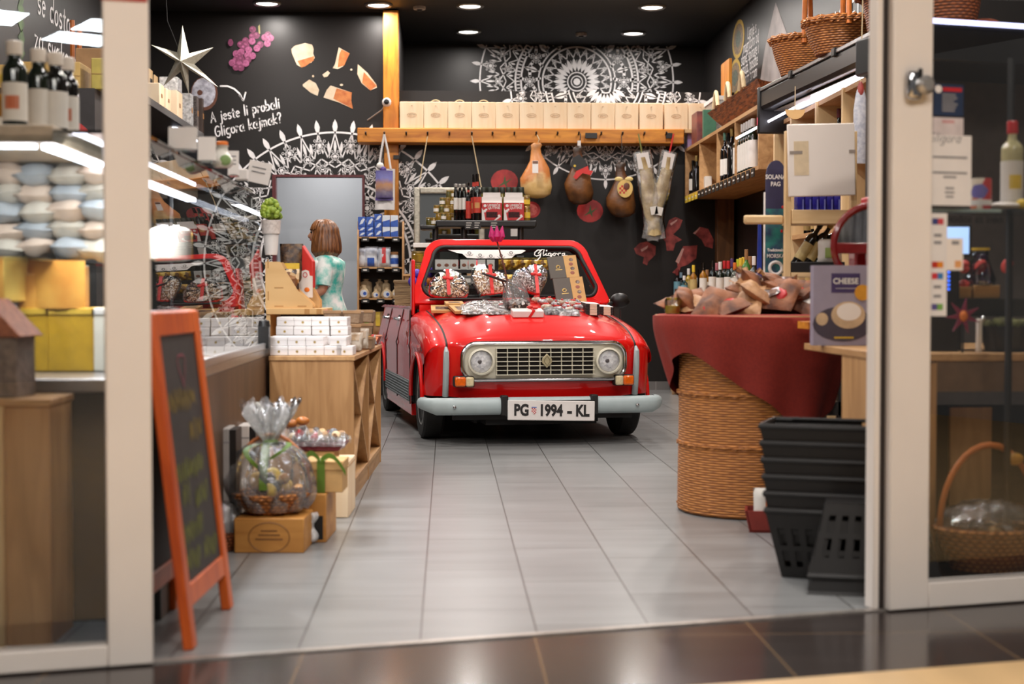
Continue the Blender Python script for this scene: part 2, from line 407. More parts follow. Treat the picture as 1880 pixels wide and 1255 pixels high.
slab('floor_mall_wood', [(-6, -9), (8, -9), (gb.x, gb.y), (ga.x, ga.y)], 0, M('pale_wood_floor', (224, 186, 134), .4, var=.08, scale=6, stretch=(1, .2, 1)))
obj('trim_1', MB().box(-3.2, 3.2, -.012, .018, .0, .005), M('threshold_metal', (190, 182, 174), .3, .6), loc=A0, rz=TH, kind='structure', label='thin metal threshold strip across the shop entrance')
slab('ceiling', [(XL - .3, pL.y + .4), (XR + .1, pR.y + .2), (XR + .1, 17), (XL - .3, 17)], CEIL + .1, m_ceil, .1)
# doorway measures
DX0, DX1, DZ = at(506, 400, YB).x, at(666, 400, YB).x, at(580, 325, YB).z
PX0, PX1 = at(705, 130, YB).x, at(733, 130, YB).x
LEDGE = at(900, 167, YB).z
wb = MB()
wb.box(XL - .1, DX0, YB, YB + .1, 0, CEIL).box(DX0, DX1, YB, YB + .1, DZ, CEIL).box(DX1, PX1, YB, YB + .1, 0, CEIL).box(PX1, XR, YB, YB + .1, 0, LEDGE)
wb.box(PX1, XR, YB + .1, YR, LEDGE - .04, LEDGE - .001)
wall_back = obj('wall_back', wb, m_black, smooth=0, kind='structure')
obj('wall_back_recess', MB().box(PX1 - .1, XR, YR, YR + .1, LEDGE - .04, CEIL).box(PX1 - .1, PX1 - .001, YB + .1, YR, LEDGE - .04, CEIL), m_black, smooth=0, kind='structure')
obj('wall_right', MB().box(XR, XR + .1, pR.y, 17, 0, CEIL), m_black, smooth=0, kind='structure')
obj('wall_left', MB().box(XL - .1, XL, pL.y - .2, YB, 0, CEIL), m_black, smooth=0, kind='structure')
obj('baseboard_back', MB().box(DX1 + .02, XR, YB - .012, YB, 0, .085), tile_floor('skirting_tile', (112, 108, 106), (98, 95, 93), (150, 146, 142), .33, 5, .1, 0, 0, .4, .006), smooth=0, kind='structure')
# the service corridor seen through the doorway
m_cor = M('corridor_grey_paint', (196, 199, 203), .6, var=.02, scale=2)
obj('wall_corridor', MB().box(DX0 - .5, DX1 + .4, 15.9, 16.0, 0, 2.7).box(DX0 - .6, DX0 - .5, YB + .1, 16, 0, 2.7).box(DX1 + .3, DX1 + .4, YB + .1, 15.9, 0, 2.7).box(DX0 - .5, DX1 + .3, YB + .1, 15.9, 2.6, 2.7), m_cor, smooth=0, kind='structure')
area('corridor_lamp', ((DX0 + DX1) / 2, 15.25, 2.55), .5, 11, (1, .97, .95))
m_dkred = M('dark_red_frame', (96, 34, 38), .4)
obj('trim_2', MB().box(DX0 - .03, DX0 + .005, YB - .015, YB + .1, 0, DZ).box(DX1 - .005, DX1 + .02, YB - .015, YB + .1, 0, DZ).box(DX0 - .03, DX1 + .02, YB - .015, YB + .1, DZ, DZ + .022), m_dkred, smooth=0, kind='structure', label='thin dark red frame around the grey doorway')
# ---------------------------------------------------------------- printed murals on the black walls
def doily(mb, cx, cz, R0, d, keep, N=18, wk=1.):
 def pol(a, r): return (cx + r * R0 * cos(a), cz + r * R0 * sin(a))
 tmp = MB()
 def line(p, q, w, n=5): tmp.ribbon([(p[0] + (q[0] - p[0]) * k / n, p[1] + (q[1] - p[1]) * k / n) for k in range(n + 1)], w * R0 * wk, 0, d)
 def ring(c, r, w, n=20, a0=0, a1=360):
  p = [(c[0] + r * cos(R(a0 + (a1 - a0) * k / n)), c[1] + r * sin(R(a0 + (a1 - a0) * k / n))) for k in range(n + 1)]
  tmp.ribbon(p, w * R0 * wk, 0, d)
 def disc(c, r): tmp.add([(c[0] + r * cos(k * PI / 4), d, c[1] + r * sin(k * PI / 4)) for k in range(8)], [tuple(range(8))])
 def leaf(a, r0, r1, w):
  p = [pol(a, r0)]
  for k in (.25, .5, .75): p.append(pol(a + w * sin(PI * k) / (r0 + (r1 - r0) * k), r0 + (r1 - r0) * k))
  p.append(pol(a, r1))
  for k in (.75, .5, .25): p.append(pol(a - w * sin(PI * k) / (r0 + (r1 - r0) * k), r0 + (r1 - r0) * k))
  tmp.add([(x, d, z) for x, z in p], [tuple(range(8))])
 def flower(c, s, n=8):
  disc(c, s * R0 * .3); ring(c, s * R0 * .52, .1 * s, 14)
  for k in range(n):
   a = 2 * PI * k / n
   ring((c[0] + s * R0 * .84 * cos(a), c[1] + s * R0 * .84 * sin(a)), s * R0 * .15, .07 * s, 7)
   line((c[0] + s * R0 * .3 * cos(a), c[1] + s * R0 * .3 * sin(a)), (c[0] + s * R0 * .7 * cos(a), c[1] + s * R0 * .7 * sin(a)), .08 * s, 1)
 for r, w in ((.945, .014), (.60, .018), (.545, .018), (.335, .016), (.375, .014)): ring((cx, cz), r * R0, w, 150)
 for k in range(110): line(pol(2 * PI * k / 110, .555), pol(2 * PI * k / 110, .59), .012, 1)
 for k in range(N * 2):
  a = PI * k / N; leaf(a, .935, 1.04, .019)
  line(pol(a, .94), pol(a + PI / N / 2, .76), .010); line(pol(a, .94), pol(a - PI / N / 2, .76), .010)
  line(pol(a, .76), pol(a + PI / N, .69), .010); line(pol(a, .76), pol(a - PI / N, .69), .010)
  line(pol(a, .61), pol(a + PI / N / 2, .69), .009); line(pol(a, .61), pol(a - PI / N / 2, .69), .009)
 for k in range(N):
  a = 2 * PI * k / N; b = a + PI / N
  flower(pol(b, .855), .058); flower(pol(a, .77), .05, 6); flower(pol(b, .69), .048, 6)
  for q in range(5): leaf(a + (q - 2) * .055, .79, .87 + .012 * (2 - abs(q - 2)), .011)
  for q in range(4): leaf(b + (q - 1.5) * .06, .62, .67, .010)
 for k in range(12):
  a = 2 * PI * k / 12; b = a + PI / 12
  flower(pol(a, .46), .055)
  for q in range(5):
   an = 2 * PI * q / 5 + .3; c = pol(a, .46)
   p1 = (c[0] + .05 * R0 * cos(an), c[1] + .05 * R0 * sin(an)); p2 = (c[0] + .10 * R0 * cos(an), c[1] + .10 * R0 * sin(an)); line(p1, p2, .028, 2)
  leaf(b, .39, .53, .03); line(pol(b, .38), pol(b, .54), .01)
 for k in range(22):
  a = 2 * PI * k / 22; leaf(a, .10, .235, .021); line(pol(a, .235), pol(a + PI / 22, .33), .01, 2); line(pol(a, .235), pol(a - PI / 22, .33), .01, 2)
  line(pol(a + PI / 22, .14), pol(a + PI / 22, .21), .006, 1); flower(pol(a + PI / 22, .285), .03, 5)
 ring((cx, cz), .09 * R0, .012, 40); ring((cx, cz), .055 * R0, .01, 30); disc((cx, cz), .035 * R0)
 for f in tmp.f:
  x = sum(tmp.v[i][0] for i in f) / len(f); z = sum(tmp.v[i][2] for i in f) / len(f)
  if keep(x, z): mb.add([tmp.v[i] for i in f], [tuple(range(len(f)))])
RZ0, RZ1 = LEDGE, CEIL
c = at(1059, 150, YR)
mb = MB(); doily(mb, c.x, c.z, 1.14, YR - .003, lambda x, z: LEDGE < z < CEIL - .01 and x > PX1)
obj('lace_print', mb, m_white_print, wall_back, smooth=0, label='white lace doily printed high in the recess')
c = at(1112, 154, YB); lz = c.z
mb = MB(); doily(mb, c.x, c.z, 1.0, YB - .003, lambda x, z: z < LEDGE - .005 and x < 2.75)
obj('lace_print', mb, m_white_print, wall_back, smooth=0, label='white lace doily printed behind the hanging hams')
c = at(616, 483, YB)
mb = MB(); doily(mb, c.x, c.z, 1.36, YB - .003, lambda x, z: not (DX0 - .03 < x < DX1 + .02 and z < DZ + .02) and z > .1, 24, .95)
obj('lace_print', mb, m_white_print, wall_back, smooth=0, label='white lace doily printed around the doorway')
def poly_print(name, pts, m, d=.004, label=None, Y=YB):
 q = [at(px, py, Y) for px, py in pts]
 return MB().add([(p.x, Y - d, p.z) for p in q], [tuple(range(len(q)))])
def ell(px, py, rx, ry, n=18, rot=0.): return [(px + rx * cos(2 * PI * k / n) * cos(rot) - ry * sin(2 * PI * k / n) * sin(rot), py + rx * cos(2 * PI * k / n) * sin(rot) + ry * sin(2 * PI * k / n) * cos(rot)) for k in range(n)]
def prints(name, label, shapes, mats, Y=YB):
 mb = MB()
 for i, (pts, mi) in enumerate(shapes):
  q = [at(px, py, Y) for px, py in pts]
  mb.add([(p.x, Y - .003 - .0004 * i, p.z) for p in q], [tuple(range(len(q)))], mi)
 return obj(name, mb, mats, wall_back, smooth=0, label=label)
m_grape = M('grape_purple', (112, 44, 78), .5, rgb2=(84, 28, 58), scale=60); m_grape2 = M('grape_pink', (146, 76, 112), .5, rgb2=(112, 44, 80), scale=60); m_stem = M('stem_olive', (150, 140, 90), .6)
gr = []
for x, y in ((464, 54), (471, 65), (463, 67), (492, 64), (497, 70), (486, 69), (491, 80), (451, 75), (463, 76), (442, 82), (452, 84), (478, 82), (448, 88), (472, 89), (457, 92), (443, 96), (434, 99), (441, 103), (437, 107), (455, 102), (464, 103), (443, 109), (456, 110), (433, 111), (427, 116), (440, 119), (452, 117), (434, 124), (443, 125)):
 gr.append((ell(x, y, 6.3, 6.3), (x + y) % 2)); gr.append((ell(x - 1.5, y - 2, 2.4, 2), 1))
prints('grape_print', 'bunch of purple grapes printed on the black wall', [([(474, 48), (477, 45), (478, 62), (475, 62)], 2)] + gr + [(ell(424, 79, 5, 6.5), 0)], [m_grape, m_grape2, m_stem])
m_ch = M('cheese_cream', (206, 188, 164), .5, rgb2=(190, 168, 140), scale=14); m_cho = M('cheese_rind', (192, 118, 62), .5, rgb2=(166, 88, 40), scale=20)
prints('cheese_print', 'broken cheese chunks printed on the black wall', [
 ([(535, 90), (541, 84), (560, 79), (573, 82), (576, 90), (575, 98), (578, 106), (572, 115), (556, 119), (552, 123), (545, 119), (536, 98)], 0), ([(546, 112), (577, 103), (576, 111), (560, 122), (553, 124)], 1),
 ([(622, 87), (642, 98), (634, 110), (630, 122), (620, 127), (611, 125), (615, 118)], 0), ([(627, 91), (642, 98), (632, 120), (620, 124), (623, 100)], 1),
 ([(657, 118), (675, 134), (691, 155), (692, 161), (680, 166), (664, 153), (656, 136)], 0), ([(668, 132), (692, 158), (680, 166), (665, 152)], 1),
 ([(556, 155), (568, 146), (580, 153), (586, 165), (583, 176), (570, 170), (556, 158)], 0), ([(600, 165), (607, 157), (646, 170), (645, 185), (648, 200), (622, 188), (594, 179)], 0), ([(618, 162), (646, 170), (645, 185), (648, 200), (612, 181)], 1),
 ([(592, 137), (602, 130), (606, 134), (601, 141), (595, 142)], 0), (ell(575, 140, 2, 2), 0), (ell(645, 128, 2, 2), 0), (ell(627, 156, 3, 2), 0)], [m_ch, m_cho])
m_bowl = M('white_bowl_print', (205, 205, 215), .5, rgb2=(150, 148, 160), scale=25); m_bowl2 = M('brown_bowl_print', (104, 62, 44), .5)
prints('kajmak_bowl_print', 'bowl of white spread printed beside the paper star', [(ell(375, 172, 25, 31), 1), (ell(374, 170, 22, 27), 0), (ell(367, 170, 5, 5), 1)], [m_bowl, m_bowl2])
m_tom = M('tomato_red', (196, 48, 46), .4, rgb2=(150, 26, 28), scale=9); m_tomg = M('tomato_stalk', (80, 96, 50), .5); m_tomp = M('tomato_flesh', (226, 120, 110), .4, rgb2=(190, 50, 48), scale=30)
def tomato(cx, cy, r): return [(ell(cx, cy, r, r * .88), 0), ([(cx - r * .5, cy + r * .4), (cx - 2, cy + 1), (cx + 1, cy - r * .5), (cx + 3, cy), (cx + r * .6, cy - r * .25), (cx + 4, cy + 4), (cx + 5, cy + r * .5), (cx, cy + 5)], 1)]
prints('tomato_print', 'whole and sliced tomatoes printed on the black wall', tomato(926, 333, 25) + tomato(1083, 387, 24) + [(ell(976, 385, 16, 15), 0), (ell(975, 385, 12, 11), 2)], [m_tom, m_tomg, m_tomp])
m_ham = M('prosciutto_print', (168, 70, 64), .5, rgb2=(112, 34, 34), scale=16); m_fat = M('prosciutto_fat', (214, 160, 150), .5)
prints('prosciutto_print', 'folded slices of cured ham printed on the black wall', [
 ([(1164, 456), (1174, 446), (1188, 443), (1204, 452), (1203, 468), (1190, 480), (1188, 487), (1180, 483), (1182, 472), (1168, 466)], 0), ([(1176, 458), (1190, 450), (1188, 456), (1178, 462)], 1),
 ([(1228, 404), (1240, 398), (1253, 404), (1248, 418), (1236, 430), (1252, 440), (1240, 446), (1236, 460), (1224, 460), (1222, 444), (1212, 432), (1222, 422)], 0), ([(1230, 410), (1244, 402), (1242, 406), (1232, 414)], 1),
 ([(1242, 478), (1254, 452), (1280, 450), (1278, 474), (1262, 486), (1250, 490), (1244, 504), (1234, 500), (1244, 490)], 0), ([(1240, 480), (1252, 456), (1256, 456), (1246, 484)], 1),
 ([(1274, 428), (1284, 416), (1300, 420), (1310, 440), (1308, 456), (1294, 452), (1288, 440)], 0), ([(1272, 428), (1286, 416), (1284, 420), (1276, 430)], 1)], [m_ham, m_fat])
mb = MB(); p = at(385, 251, YB); Sx = YB / FPX
t2 = Matrix.Translation((at(388, 225, YB).x, YB - .004, at(388, 225, YB).z)) @ Matrix.Rotation(-R(12.5), 4, 'Y')
mb.T = t2; handwrite(mb, 'A jeste li probali', 23.5 * Sx, 2.6 * Sx, .1, sx=.69)
mb.T = Matrix.Translation((at(396, 251, YB).x, YB - .004, at(396, 251, YB).z)) @ Matrix.Rotation(-R(12.5), 4, 'Y')
handwrite(mb, 'Gligora kajmak?', 23.5 * Sx, 2.6 * Sx, .1, sx=.70)
mb.T = None
arrow = [(405, 158), (418, 158), (430, 163), (440, 172), (446, 184)]
def rib(mb, pts, w, Y=YB, d=.004): mb.ribbon([(at(x, y, Y).x, at(x, y, Y).z) for x, y in pts], w * Y / FPX, 0, Y - d)
rib(mb, arrow, 3.2); rib(mb, [(440, 175), (447, 185), (451, 170)], 3)
obj('chalk_lettering', mb, m_white_print, wall_back, smooth=0, label='white handwritten question with an arrow on the black wall')
# left wall, facing +x
def leftwall(mb): mb.T = Matrix(((0, -1, 0, XL + .003), (1, 0, 0, 0), (0, 0, 1, 0), (0, 0, 0, 1)))
wl = bpy.data.objects['wall_left']; mb = MB(); q = onx(68, 22, XL); leftwall(mb)
handwrite(mb, 'se dosta', .24, .022, .1, x0=q.y, z0=q.z); q2 = onx(62, 34, XL); handwrite(mb, 'za svakoga!', .24, .022, .1, x0=q2.y, z0=q2.z - .22)
mb.T = None; obj('chalk_lettering', mb, m_white_print, wl, smooth=0, label='white handwritten lettering on the left wall')
mb = MB(); leftwall(mb); q = onx(38, 52, XL)
for k in range(9): mb.add([(q.y + .03 * sin(k * 2), 0, q.z + .4 - .1 * k), (q.y + .09, 0, q.z + .34 - .1 * k), (q.y + .03 * sin(k * 2) + .02, 0, q.z + .27 - .1 * k), (q.y - .08, 0, q.z + .33 - .1 * k)], [(0, 1, 2, 3)])
mb.T = None; obj('herb_print', mb, M('basil_print', (86, 116, 60), .5, rgb2=(52, 76, 38)), wl, smooth=0, label='green herb sprig printed on the left wall')
# right wall, facing -x
def rightwall(mb): mb.T = Matrix(((0, 1, 0, XR - .003), (-1, 0, 0, 0), (0, 0, 1, 0), (0, 0, 0, 1)))
wr = bpy.data.objects['wall_right']; mb = MB()
for i, t in enumerate(('Lignje s', 'magrizom od', 'slane, špinage i', 'pršuta, posute', 'kozjim sirom')):
 q = onx((1381, 1379, 1377, 1376, 1376)[i], (56, 78, 100, 120, 140)[i], XR)
 rightwall(mb); mb.T = mb.T @ Matrix.Translation((-q.y, 0, q.z)); mb.text(t, .17, 0, sx=.8)
q = onx(1556, 35, XR); rightwall(mb); mb.T = mb.T @ Matrix.Translation((-q.y, 0, q.z)); mb.text('I SVJET', .30, 0, sx=.8)
mb.T = None; obj('chalk_lettering', mb, m_white_print, wr, smooth=0, label='white recipe lettering on the right wall')
mb = MB(); rightwall(mb)
for px, py in ((1356, 72), (1350, 143)):
 q = onx(px, py, XR)
 for k, (rr, mi) in enumerate(((.30, 0), (.24, 1), (.13, 2))): mb.add([(-q.y + rr * cos(a * PI / 12), -.0006 * k, q.z + rr * .62 * sin(a * PI / 12)) for a in range(24)], [tuple(range(24))], mi)
mb.T = None; obj('dish_print', mb, [M('mustard_print', (196, 160, 52), .5), M('dark_dish_print', (70, 66, 60), .5, rgb2=(150, 120, 80), scale=40), M('green_dish_print', (96, 104, 92), .5, rgb2=(60, 70, 50), scale=40)], wr, smooth=0, label='two yellow rimmed dishes printed on the right wall')
mb = MB(); qs = [onx(x, y, XR - .002) for x, y in ((1424, 4), (1444, 60), (1449, 170), (1392, 172), (1404, 90))]
mb.add([tuple(v) for v in qs], [(0, 1, 2, 3, 4)]); obj('cheese_wedge_print', mb, M('pale_grey_print', (150, 140, 138), .5, rgb2=(120, 112, 110), scale=6), wr, smooth=0, label='pale wedge shape printed on the right wall')
# ---------------------------------------------------------------- ceiling fittings
m_lamp = GLOW('downlight_glow', (255, 248, 240), 9.0); m_ring = M('grey_metal_ring', (150, 146, 142), .35, .8)
for i, (x, y, p) in enumerate(DOWNLIGHTS):
 nm = ['round ceiling downlight above the handwritten question', 'round ceiling downlight left of the amber post top', 'front downlight above the lace recess, beside the smoke detector', 'front downlight above the prosciutto corner', 'rear downlight above the left end of the lace print', 'rear downlight above the right end of the lace print']
 t = thing('ceiling_downlight', nm[i] if i < 6 else 'round recessed downlight over the shop floor, nearer than the car', 'light', (x, y, CEIL), group='ceiling downlights')
 if i >= 6: t['label'] = 'round recessed downlight in the black ceiling over the %s, %s row' % (('sales counter', 'aisle', 'cooler shelves')[(i - 6) % 3], ORD[(i - 6) // 3])
 obj('lamp_ring', MB().lathe([(.10, -.001), (.135, -.001), (.135, -.012), (.12, -.022), (.10, -.012), (.10, -.001)], 24), m_ring, t)
 obj('lamp_glass', MB().lathe([(.0, -.006), (.1, -.006), (.1, -.004), (0, -.004)], 24), m_lamp, t)
for (px, py), lb in (((770, 12), 'small round smoke detector between two downlights'), ((1067, 61), 'small sprinkler rose above the lace print centre')):
 q = onz(px, py, CEIL); t = thing('smoke_detector' if px < 900 else 'sprinkler', lb, 'detector', (q.x, q.y, CEIL))
 obj('housing', MB().lathe([(.055, -.03), (.06, -.02), (.06, -.001)], 18), M('detector_white', (180, 172, 162), .5), t); obj('sensor_ring', MB().lathe([(.02, -.045), (.03, -.03), (.03, -.028)], 12), m_blackplastic, t)
# mall ceiling: luminous panels mirrored in the glass doors
obj('ceiling_mall', MB().box(-14, 14, -22, 3.2, 4.3, 4.4), M('mall_ceiling_paint', (96, 92, 90), .7), smooth=0, kind='structure')
m_panel = GLOW('luminous_panel', (236, 246, 255), 26.0)
def mirrored(px, py, H=4.27):            # where a ceiling panel hangs that the closed glass shows at this pixel
 v = onz(px, py, H); dd = (v - A0).dot(ND); return v - ND * 2 * dd
for lb, cs in (('left', ((-4, 20), (54, 27), (22, 48), (-4, 46))), ('right', ((130, 55), (168, 36), (215, 40), (215, 62))), ('middle', ((77, 74), (110, 59), (215, 70), (183, 87)))):
 q = [mirrored(*c_) for c_ in cs]; cc_ = sum(q, Vector()) / 4; q = [v - cc_ for v in q]
 t = thing('ceiling_panel_light', 'flat luminous panel on the mall ceiling, %s of three mirrored in the left door' % lb, 'light', (cc_.x, cc_.y, 4.3), group='mall ceiling panels')
 obj('diffuser', MB().prism([(v.x, v.y) for v in q], -.03, -.01, 'z'), m_panel, t, smooth=0); obj('frame', MB().prism([(v.x * 1.06, v.y * 1.06) for v in q], -.012, 0, 'z'), m_ring, t, smooth=0)
for i, (x, y, w, l) in enumerate(((-1.2, -1.8, 3.4, .9), (1.8, .6, 2.8, .7))):  # two unseen panels added as light sources for the mall side
 t = thing('ceiling_panel_light', 'long luminous panel added on the unseen mall ceiling %s the entrance' % ('farther from', 'right before')[i], 'light', (x, y, 4.3), group='mall ceiling panels')
 obj('diffuser', MB().box(-w / 2, w / 2, -l / 2, l / 2, -.03, -.01), GLOW('added_panel_glow', (255, 246, 236), 6.), t, smooth=0); obj('frame', MB().box(-w / 2 - .03, w / 2 + .03, -l / 2 - .03, l / 2 + .03, -.012, 0), m_ring, t, smooth=0)
# ---------------------------------------------------------------- timber frame on the back wall
BZ0, BZ1 = at(900, 262, 14.4).z, at(900, 235.5, 14.4).z
obj('wooden_post', MB().box(PX0, PX1, 14.5, 14.69, BZ1, CEIL - .01).box(PX0 + .005, PX1 - .005, 14.55, 14.69, .0, BZ0), m_pine_v, bevel=.008, label='upright amber pine post crossing the beam beside the lace print', cat='post')
bx0, bx1 = at(656, 248, 14.4).x, at(1256, 248, 14.4).x
beam = thing('wooden_beam', 'long amber pine beam with hooks carrying the wine boxes', 'beam', (bx0, 14.4, BZ0))
obj('timber', MB().box(0, bx1 - bx0, 0, .26, 0, BZ1 - BZ0), m_pine, beam, bevel=.008)
mh = MB(); hooks = (672, 706, 746, 785, 825, 866, 904, 944, 984, 1023, 1062, 1103, 1142, 1182, 1222)
for px in hooks:
 q = at(px, 247, 14.4); obj('hook', MB().tube([(q.x - bx0, .01, q.z - BZ0), (q.x - bx0, -.05, q.z - BZ0), (q.x - bx0, -.065, q.z - BZ0 + .02)], .009, 6), M('dark_iron', (60, 48, 40), .5, .6), beam)
obj('wall_bracket', MB().box(at(722, 288, 14.5).x, at(733, 290, 14.5).x, 14.53, 14.56, at(722, 291, 14.5).z, at(722, 284, 14.5).z), m_blackplastic, label='small black plate on the amber post below the beam', cat='plate')
# security camera on the post
q = at(710, 188, 14.45); t = thing('security_camera', 'white round security camera fixed to the amber post', 'camera', (q.x, 14.49, q.z))
obj('dome', MB().ball((0, -.05, 0), .045), m_white, t); obj('lens', MB().lathe([(.026, 0), (.026, .012), (.012, .02), (0, .02)], 16), m_blackplastic, t, loc=(0, -.088, 0), rot=(R(90), 0, 0))
q2 = at(675, 221, YB); obj('cable', MB().tube([(0, -.03, 0), (-.05, .05, -.06), (q2.x - q.x, .18, q2.z - q.z)], .006, 6), M('grey_cable', (150, 146, 142), .5), t)
# wooden wine boxes on the beam
m_box = WOOD('wine_box_spruce', (252, 230, 198), (242, 208, 166), .55, 'z', 2.5); m_brand = M('burnt_mark', (170, 124, 80), .6); m_rope = M('hemp_rope', (214, 190, 150), .8, bump=.3)
BH = at(900, 188, 14.45).z - BZ1; BW = 43.6 * 14.45 / FPX
def wine_box(loc, label, rope, notch=True):
 t = thing('wine_box', label, 'box', loc, group='wooden wine boxes on the beam')
 obj('box_body', MB().box(-BW / 2 + .001, BW / 2 - .001, 0, .16, 0, BH - .001), m_box, t, bevel=.004)
 mb = MB(); mb.tube([(.045 * cos(a * PI / 12), 0, .5 * BH + .018 * sin(a * PI / 12)) for a in range(24)], .002, 4, closed=True); mb.T = Matrix.Translation((0, -.001, BH * .5)); mb.text('gligora', .022, 0, shear=.3)
 mb.T = None; mb.lathe([(0, 0), (.008, .001), (0, .002)], 8, (0, -.001, BH * .85))
 obj('logo', mb, m_brand, t)
 if rope: obj('rope_handle', MB().tube([(.045 * cos(PI * k / 8), .06, BH - .004 + .028 * sin(PI * k / 8)) for k in range(9)], .005, 6), m_rope, t)
for i, px in enumerate((756, 800, 844, 888, 931.5, 975.5, 1019, 1062.6, 1106.5, 1150, 1195, 1241, 1285)):
 q = at(px, 236, 14.45)
 wine_box((q.x, 14.43, BZ1 + .002), '%s pale wooden wine box from the amber post%s' % (ORD[i], ', rope loop on top' if i in (1, 2, 3) else ''), i in (1, 2, 3))
# shelf carrying the last boxes towards the corner
obj('wall_shelf', MB().box(bx1 + .01, XR - .02, 14.42, 14.69, BZ1 - .03, BZ1), m_light_h, label='short board continuing the amber beam to the right corner', cat='shelf')
# ---------------------------------------------------------------- glass doors of the entrance
def door_pt(px, py, off=0.):
 d = ray(px, py); n = ND; p0 = A0 + n * off - Vector((0, 0, 0)); o = Vector((0, 0, CAMZ))
 t = (p0 - o).dot(n) / d.dot(n); p = o + d * t; v = p - A0
 return v.dot(UD), p.z
m_glass = SHEER('door_glass', (.98, .985, .98), 0.0, .0); m_seal = M('dark_seal', (40, 30, 26), .6)
lx0, _ = door_pt(192, 600); lx1, _ = door_pt(276, 600); rz0 = door_pt(190, 1180)[1]
m_redband = M('red_band', (190, 40, 30), .4)
d1 = obj('door_1', MB().box(lx0, lx1, -.03, .03, 0.004, 2.6).box(lx0 - 1.6, lx0, -.03, .03, 0.004, rz0).box(lx0 - 1.6, lx0 - 1.5, -.03, .03, rz0, 2.6), m_cream, loc=A0, rz=TH, bevel=.004, kind='structure', label='cream framed glass sliding door at the left of the entrance')
obj('glass_pane', MB().box(lx0 - 1.5, lx0 + .005, -.003, .003, rz0, 2.6), m_glass, d1, smooth=0)
obj('red_band', MB().box(lx0 - .004, lx1 - .004, -.034, -.030, door_pt(230, 6)[1], 1.9), m_redband, d1, smooth=0, label='red band near the top of the door post')
rx0, _ = door_pt(1607, 600); rx1, _ = door_pt(1618, 600); rx2, _ = door_pt(1627, 600); rx3, _ = door_pt(1699, 600); rzz = door_pt(1690, 1066)[1]
d2 = obj('door_2', MB().box(rx0, rx1, -.0, .05, 0.004, 2.6).box(rx2, rx3, -.03, .03, 0.004, 2.6).box(rx3, rx3 + 1.6, -.03, .03, 0.004, rzz).box(rx3 + 1.5, rx3 + 1.6, -.03, .03, rzz, 2.6), m_cream, loc=A0, rz=TH, bevel=.004, kind='structure', label='cream framed glass sliding door at the right of the entrance')
obj('glass_pane', MB().box(rx3 - .005, rx3 + 1.5, -.003, .003, rzz, 2.6), m_glass, d2, smooth=0)
obj('rubber_seal', MB().box(rx1, rx2, .0, .03, 0.004, 2.6), m_seal, d2, smooth=0)
lk, lz = door_pt(1678, 157, -.03)
mb = MB().box(lk - .038, lk + .012, -.062, -.03, lz - .045, lz + .04).lathe([(.03, 0), (.03, .02), (.02, .03), (0, .03)], 18, (0, 0, 0))
lock = obj('lock_housing', MB().box(lk - .035, lk + .01, -.062, -.03, lz - .045, lz + .04), m_chrome, d2, bevel=.012)
obj('lock_cylinder', MB().lathe([(.028, 0), (.028, .02), (.018, .03), (0, .03)], 18), M('pale_metal', (200, 196, 192), .3, .7), lock, loc=(lk + .018, -.05, lz - .002), rot=(R(90), 0, 0))
obj('keyhole', MB().box(lk - .006, lk + .006, -.066, -.061, lz - .02, lz + .045), m_blackplastic, lock)
# stickers on the right pane
def sticker(name, px0, py0, px1, py1, m, label, extra=None):
 a, z1 = door_pt(px0, py0); b, z0 = door_pt(px1, py1)
 o = obj(name, MB().box(a, b, -.0045, -.0032, z0, z1), m, d2, smooth=0, label=label)
 if extra:
  for mb, mm, nm in extra(a, b, z0, z1): obj(nm, mb, mm, o, smooth=0)
 return o
m_navy = M('navy_sticker', (42, 56, 84), .4); m_red = M('signal_red', (196, 40, 44), .4); m_greytext = M('grey_ink', (140, 138, 140), .6); m_ink = M('black_ink', (30, 28, 28), .5)
def ex1(a, b, z0, z1):
 w, h = b - a, z1 - z0
 m1 = MB().box(a + .3 * w, b - .06 * w, -.0052, -.0046, z1 - .22 * h, z1 - .1 * h); m2 = MB()
 for k, ww in enumerate((.45, .5, .4, .52, .46, .42)): m2.box(a + .28 * w, a + (.28 + ww) * w, -.0052, -.0046, z1 - (.36 + .1 * k) * h, z1 - (.30 + .1 * k) * h)
 m3 = MB(); m3.T = Matrix.Translation((a + .15 * w, -.005, z1 - .16 * h)) @ Matrix.Rotation(R(90), 4, 'X'); m3.lathe([(.0, 0), (.012, 0), (.012, .0006), (0, .0006)], 14); m3.T = None
 return ((m1, m_red, 'red_heading'), (m2, m_greytext, 'small_print'), (m3, m_white, 'round_emblem'))
sticker('alarm_sticker', 1713, 154, 1767, 214, m_navy, 'navy security sticker with red heading', ex1)
def ex2(a, b, z0, z1):
 w, h = b - a, z1 - z0; m1 = MB().box(a + .3 * w, b - .3 * w, -.0052, -.0046, z1 - .3 * h, z1 - .15 * h)
 return ((m1, M('pink_ink', (206, 150, 150), .5), 'faint_heading'),)
sticker('notice_sticker', 1711, 215, 1767, 250, M('pale_pink_card', (212, 200, 200), .5), 'pale sticker below the navy one', ex2)
def ex3(a, b, z0, z1):
 w, h = b - a, z1 - z0; m1 = MB(); m1.T = Matrix.Translation((a + .5 * w, -.005, z1 - .1 * h)); handwrite(m1, 'Gligora', .034, .003, .35, x0=-.075); m1.T = None; m2 = MB()
 for k, (z, ww) in enumerate(((.3, .8), (.52, .8), (.58, .3), (.74, .2), (.8, .22), (.86, .18))): m2.box(a + (.5 - ww / 2) * w, a + (.5 + ww / 2) * w, -.0052, -.0046, z1 - (z + .03) * h, z1 - z * h)
 return ((m1, m_greytext, 'shop_name'), (m2, m_greytext, 'opening_times'))
sticker('opening_hours_sign', 1703, 247, 1781, 378, m_white, 'white opening hours sheet on the glass', ex3)
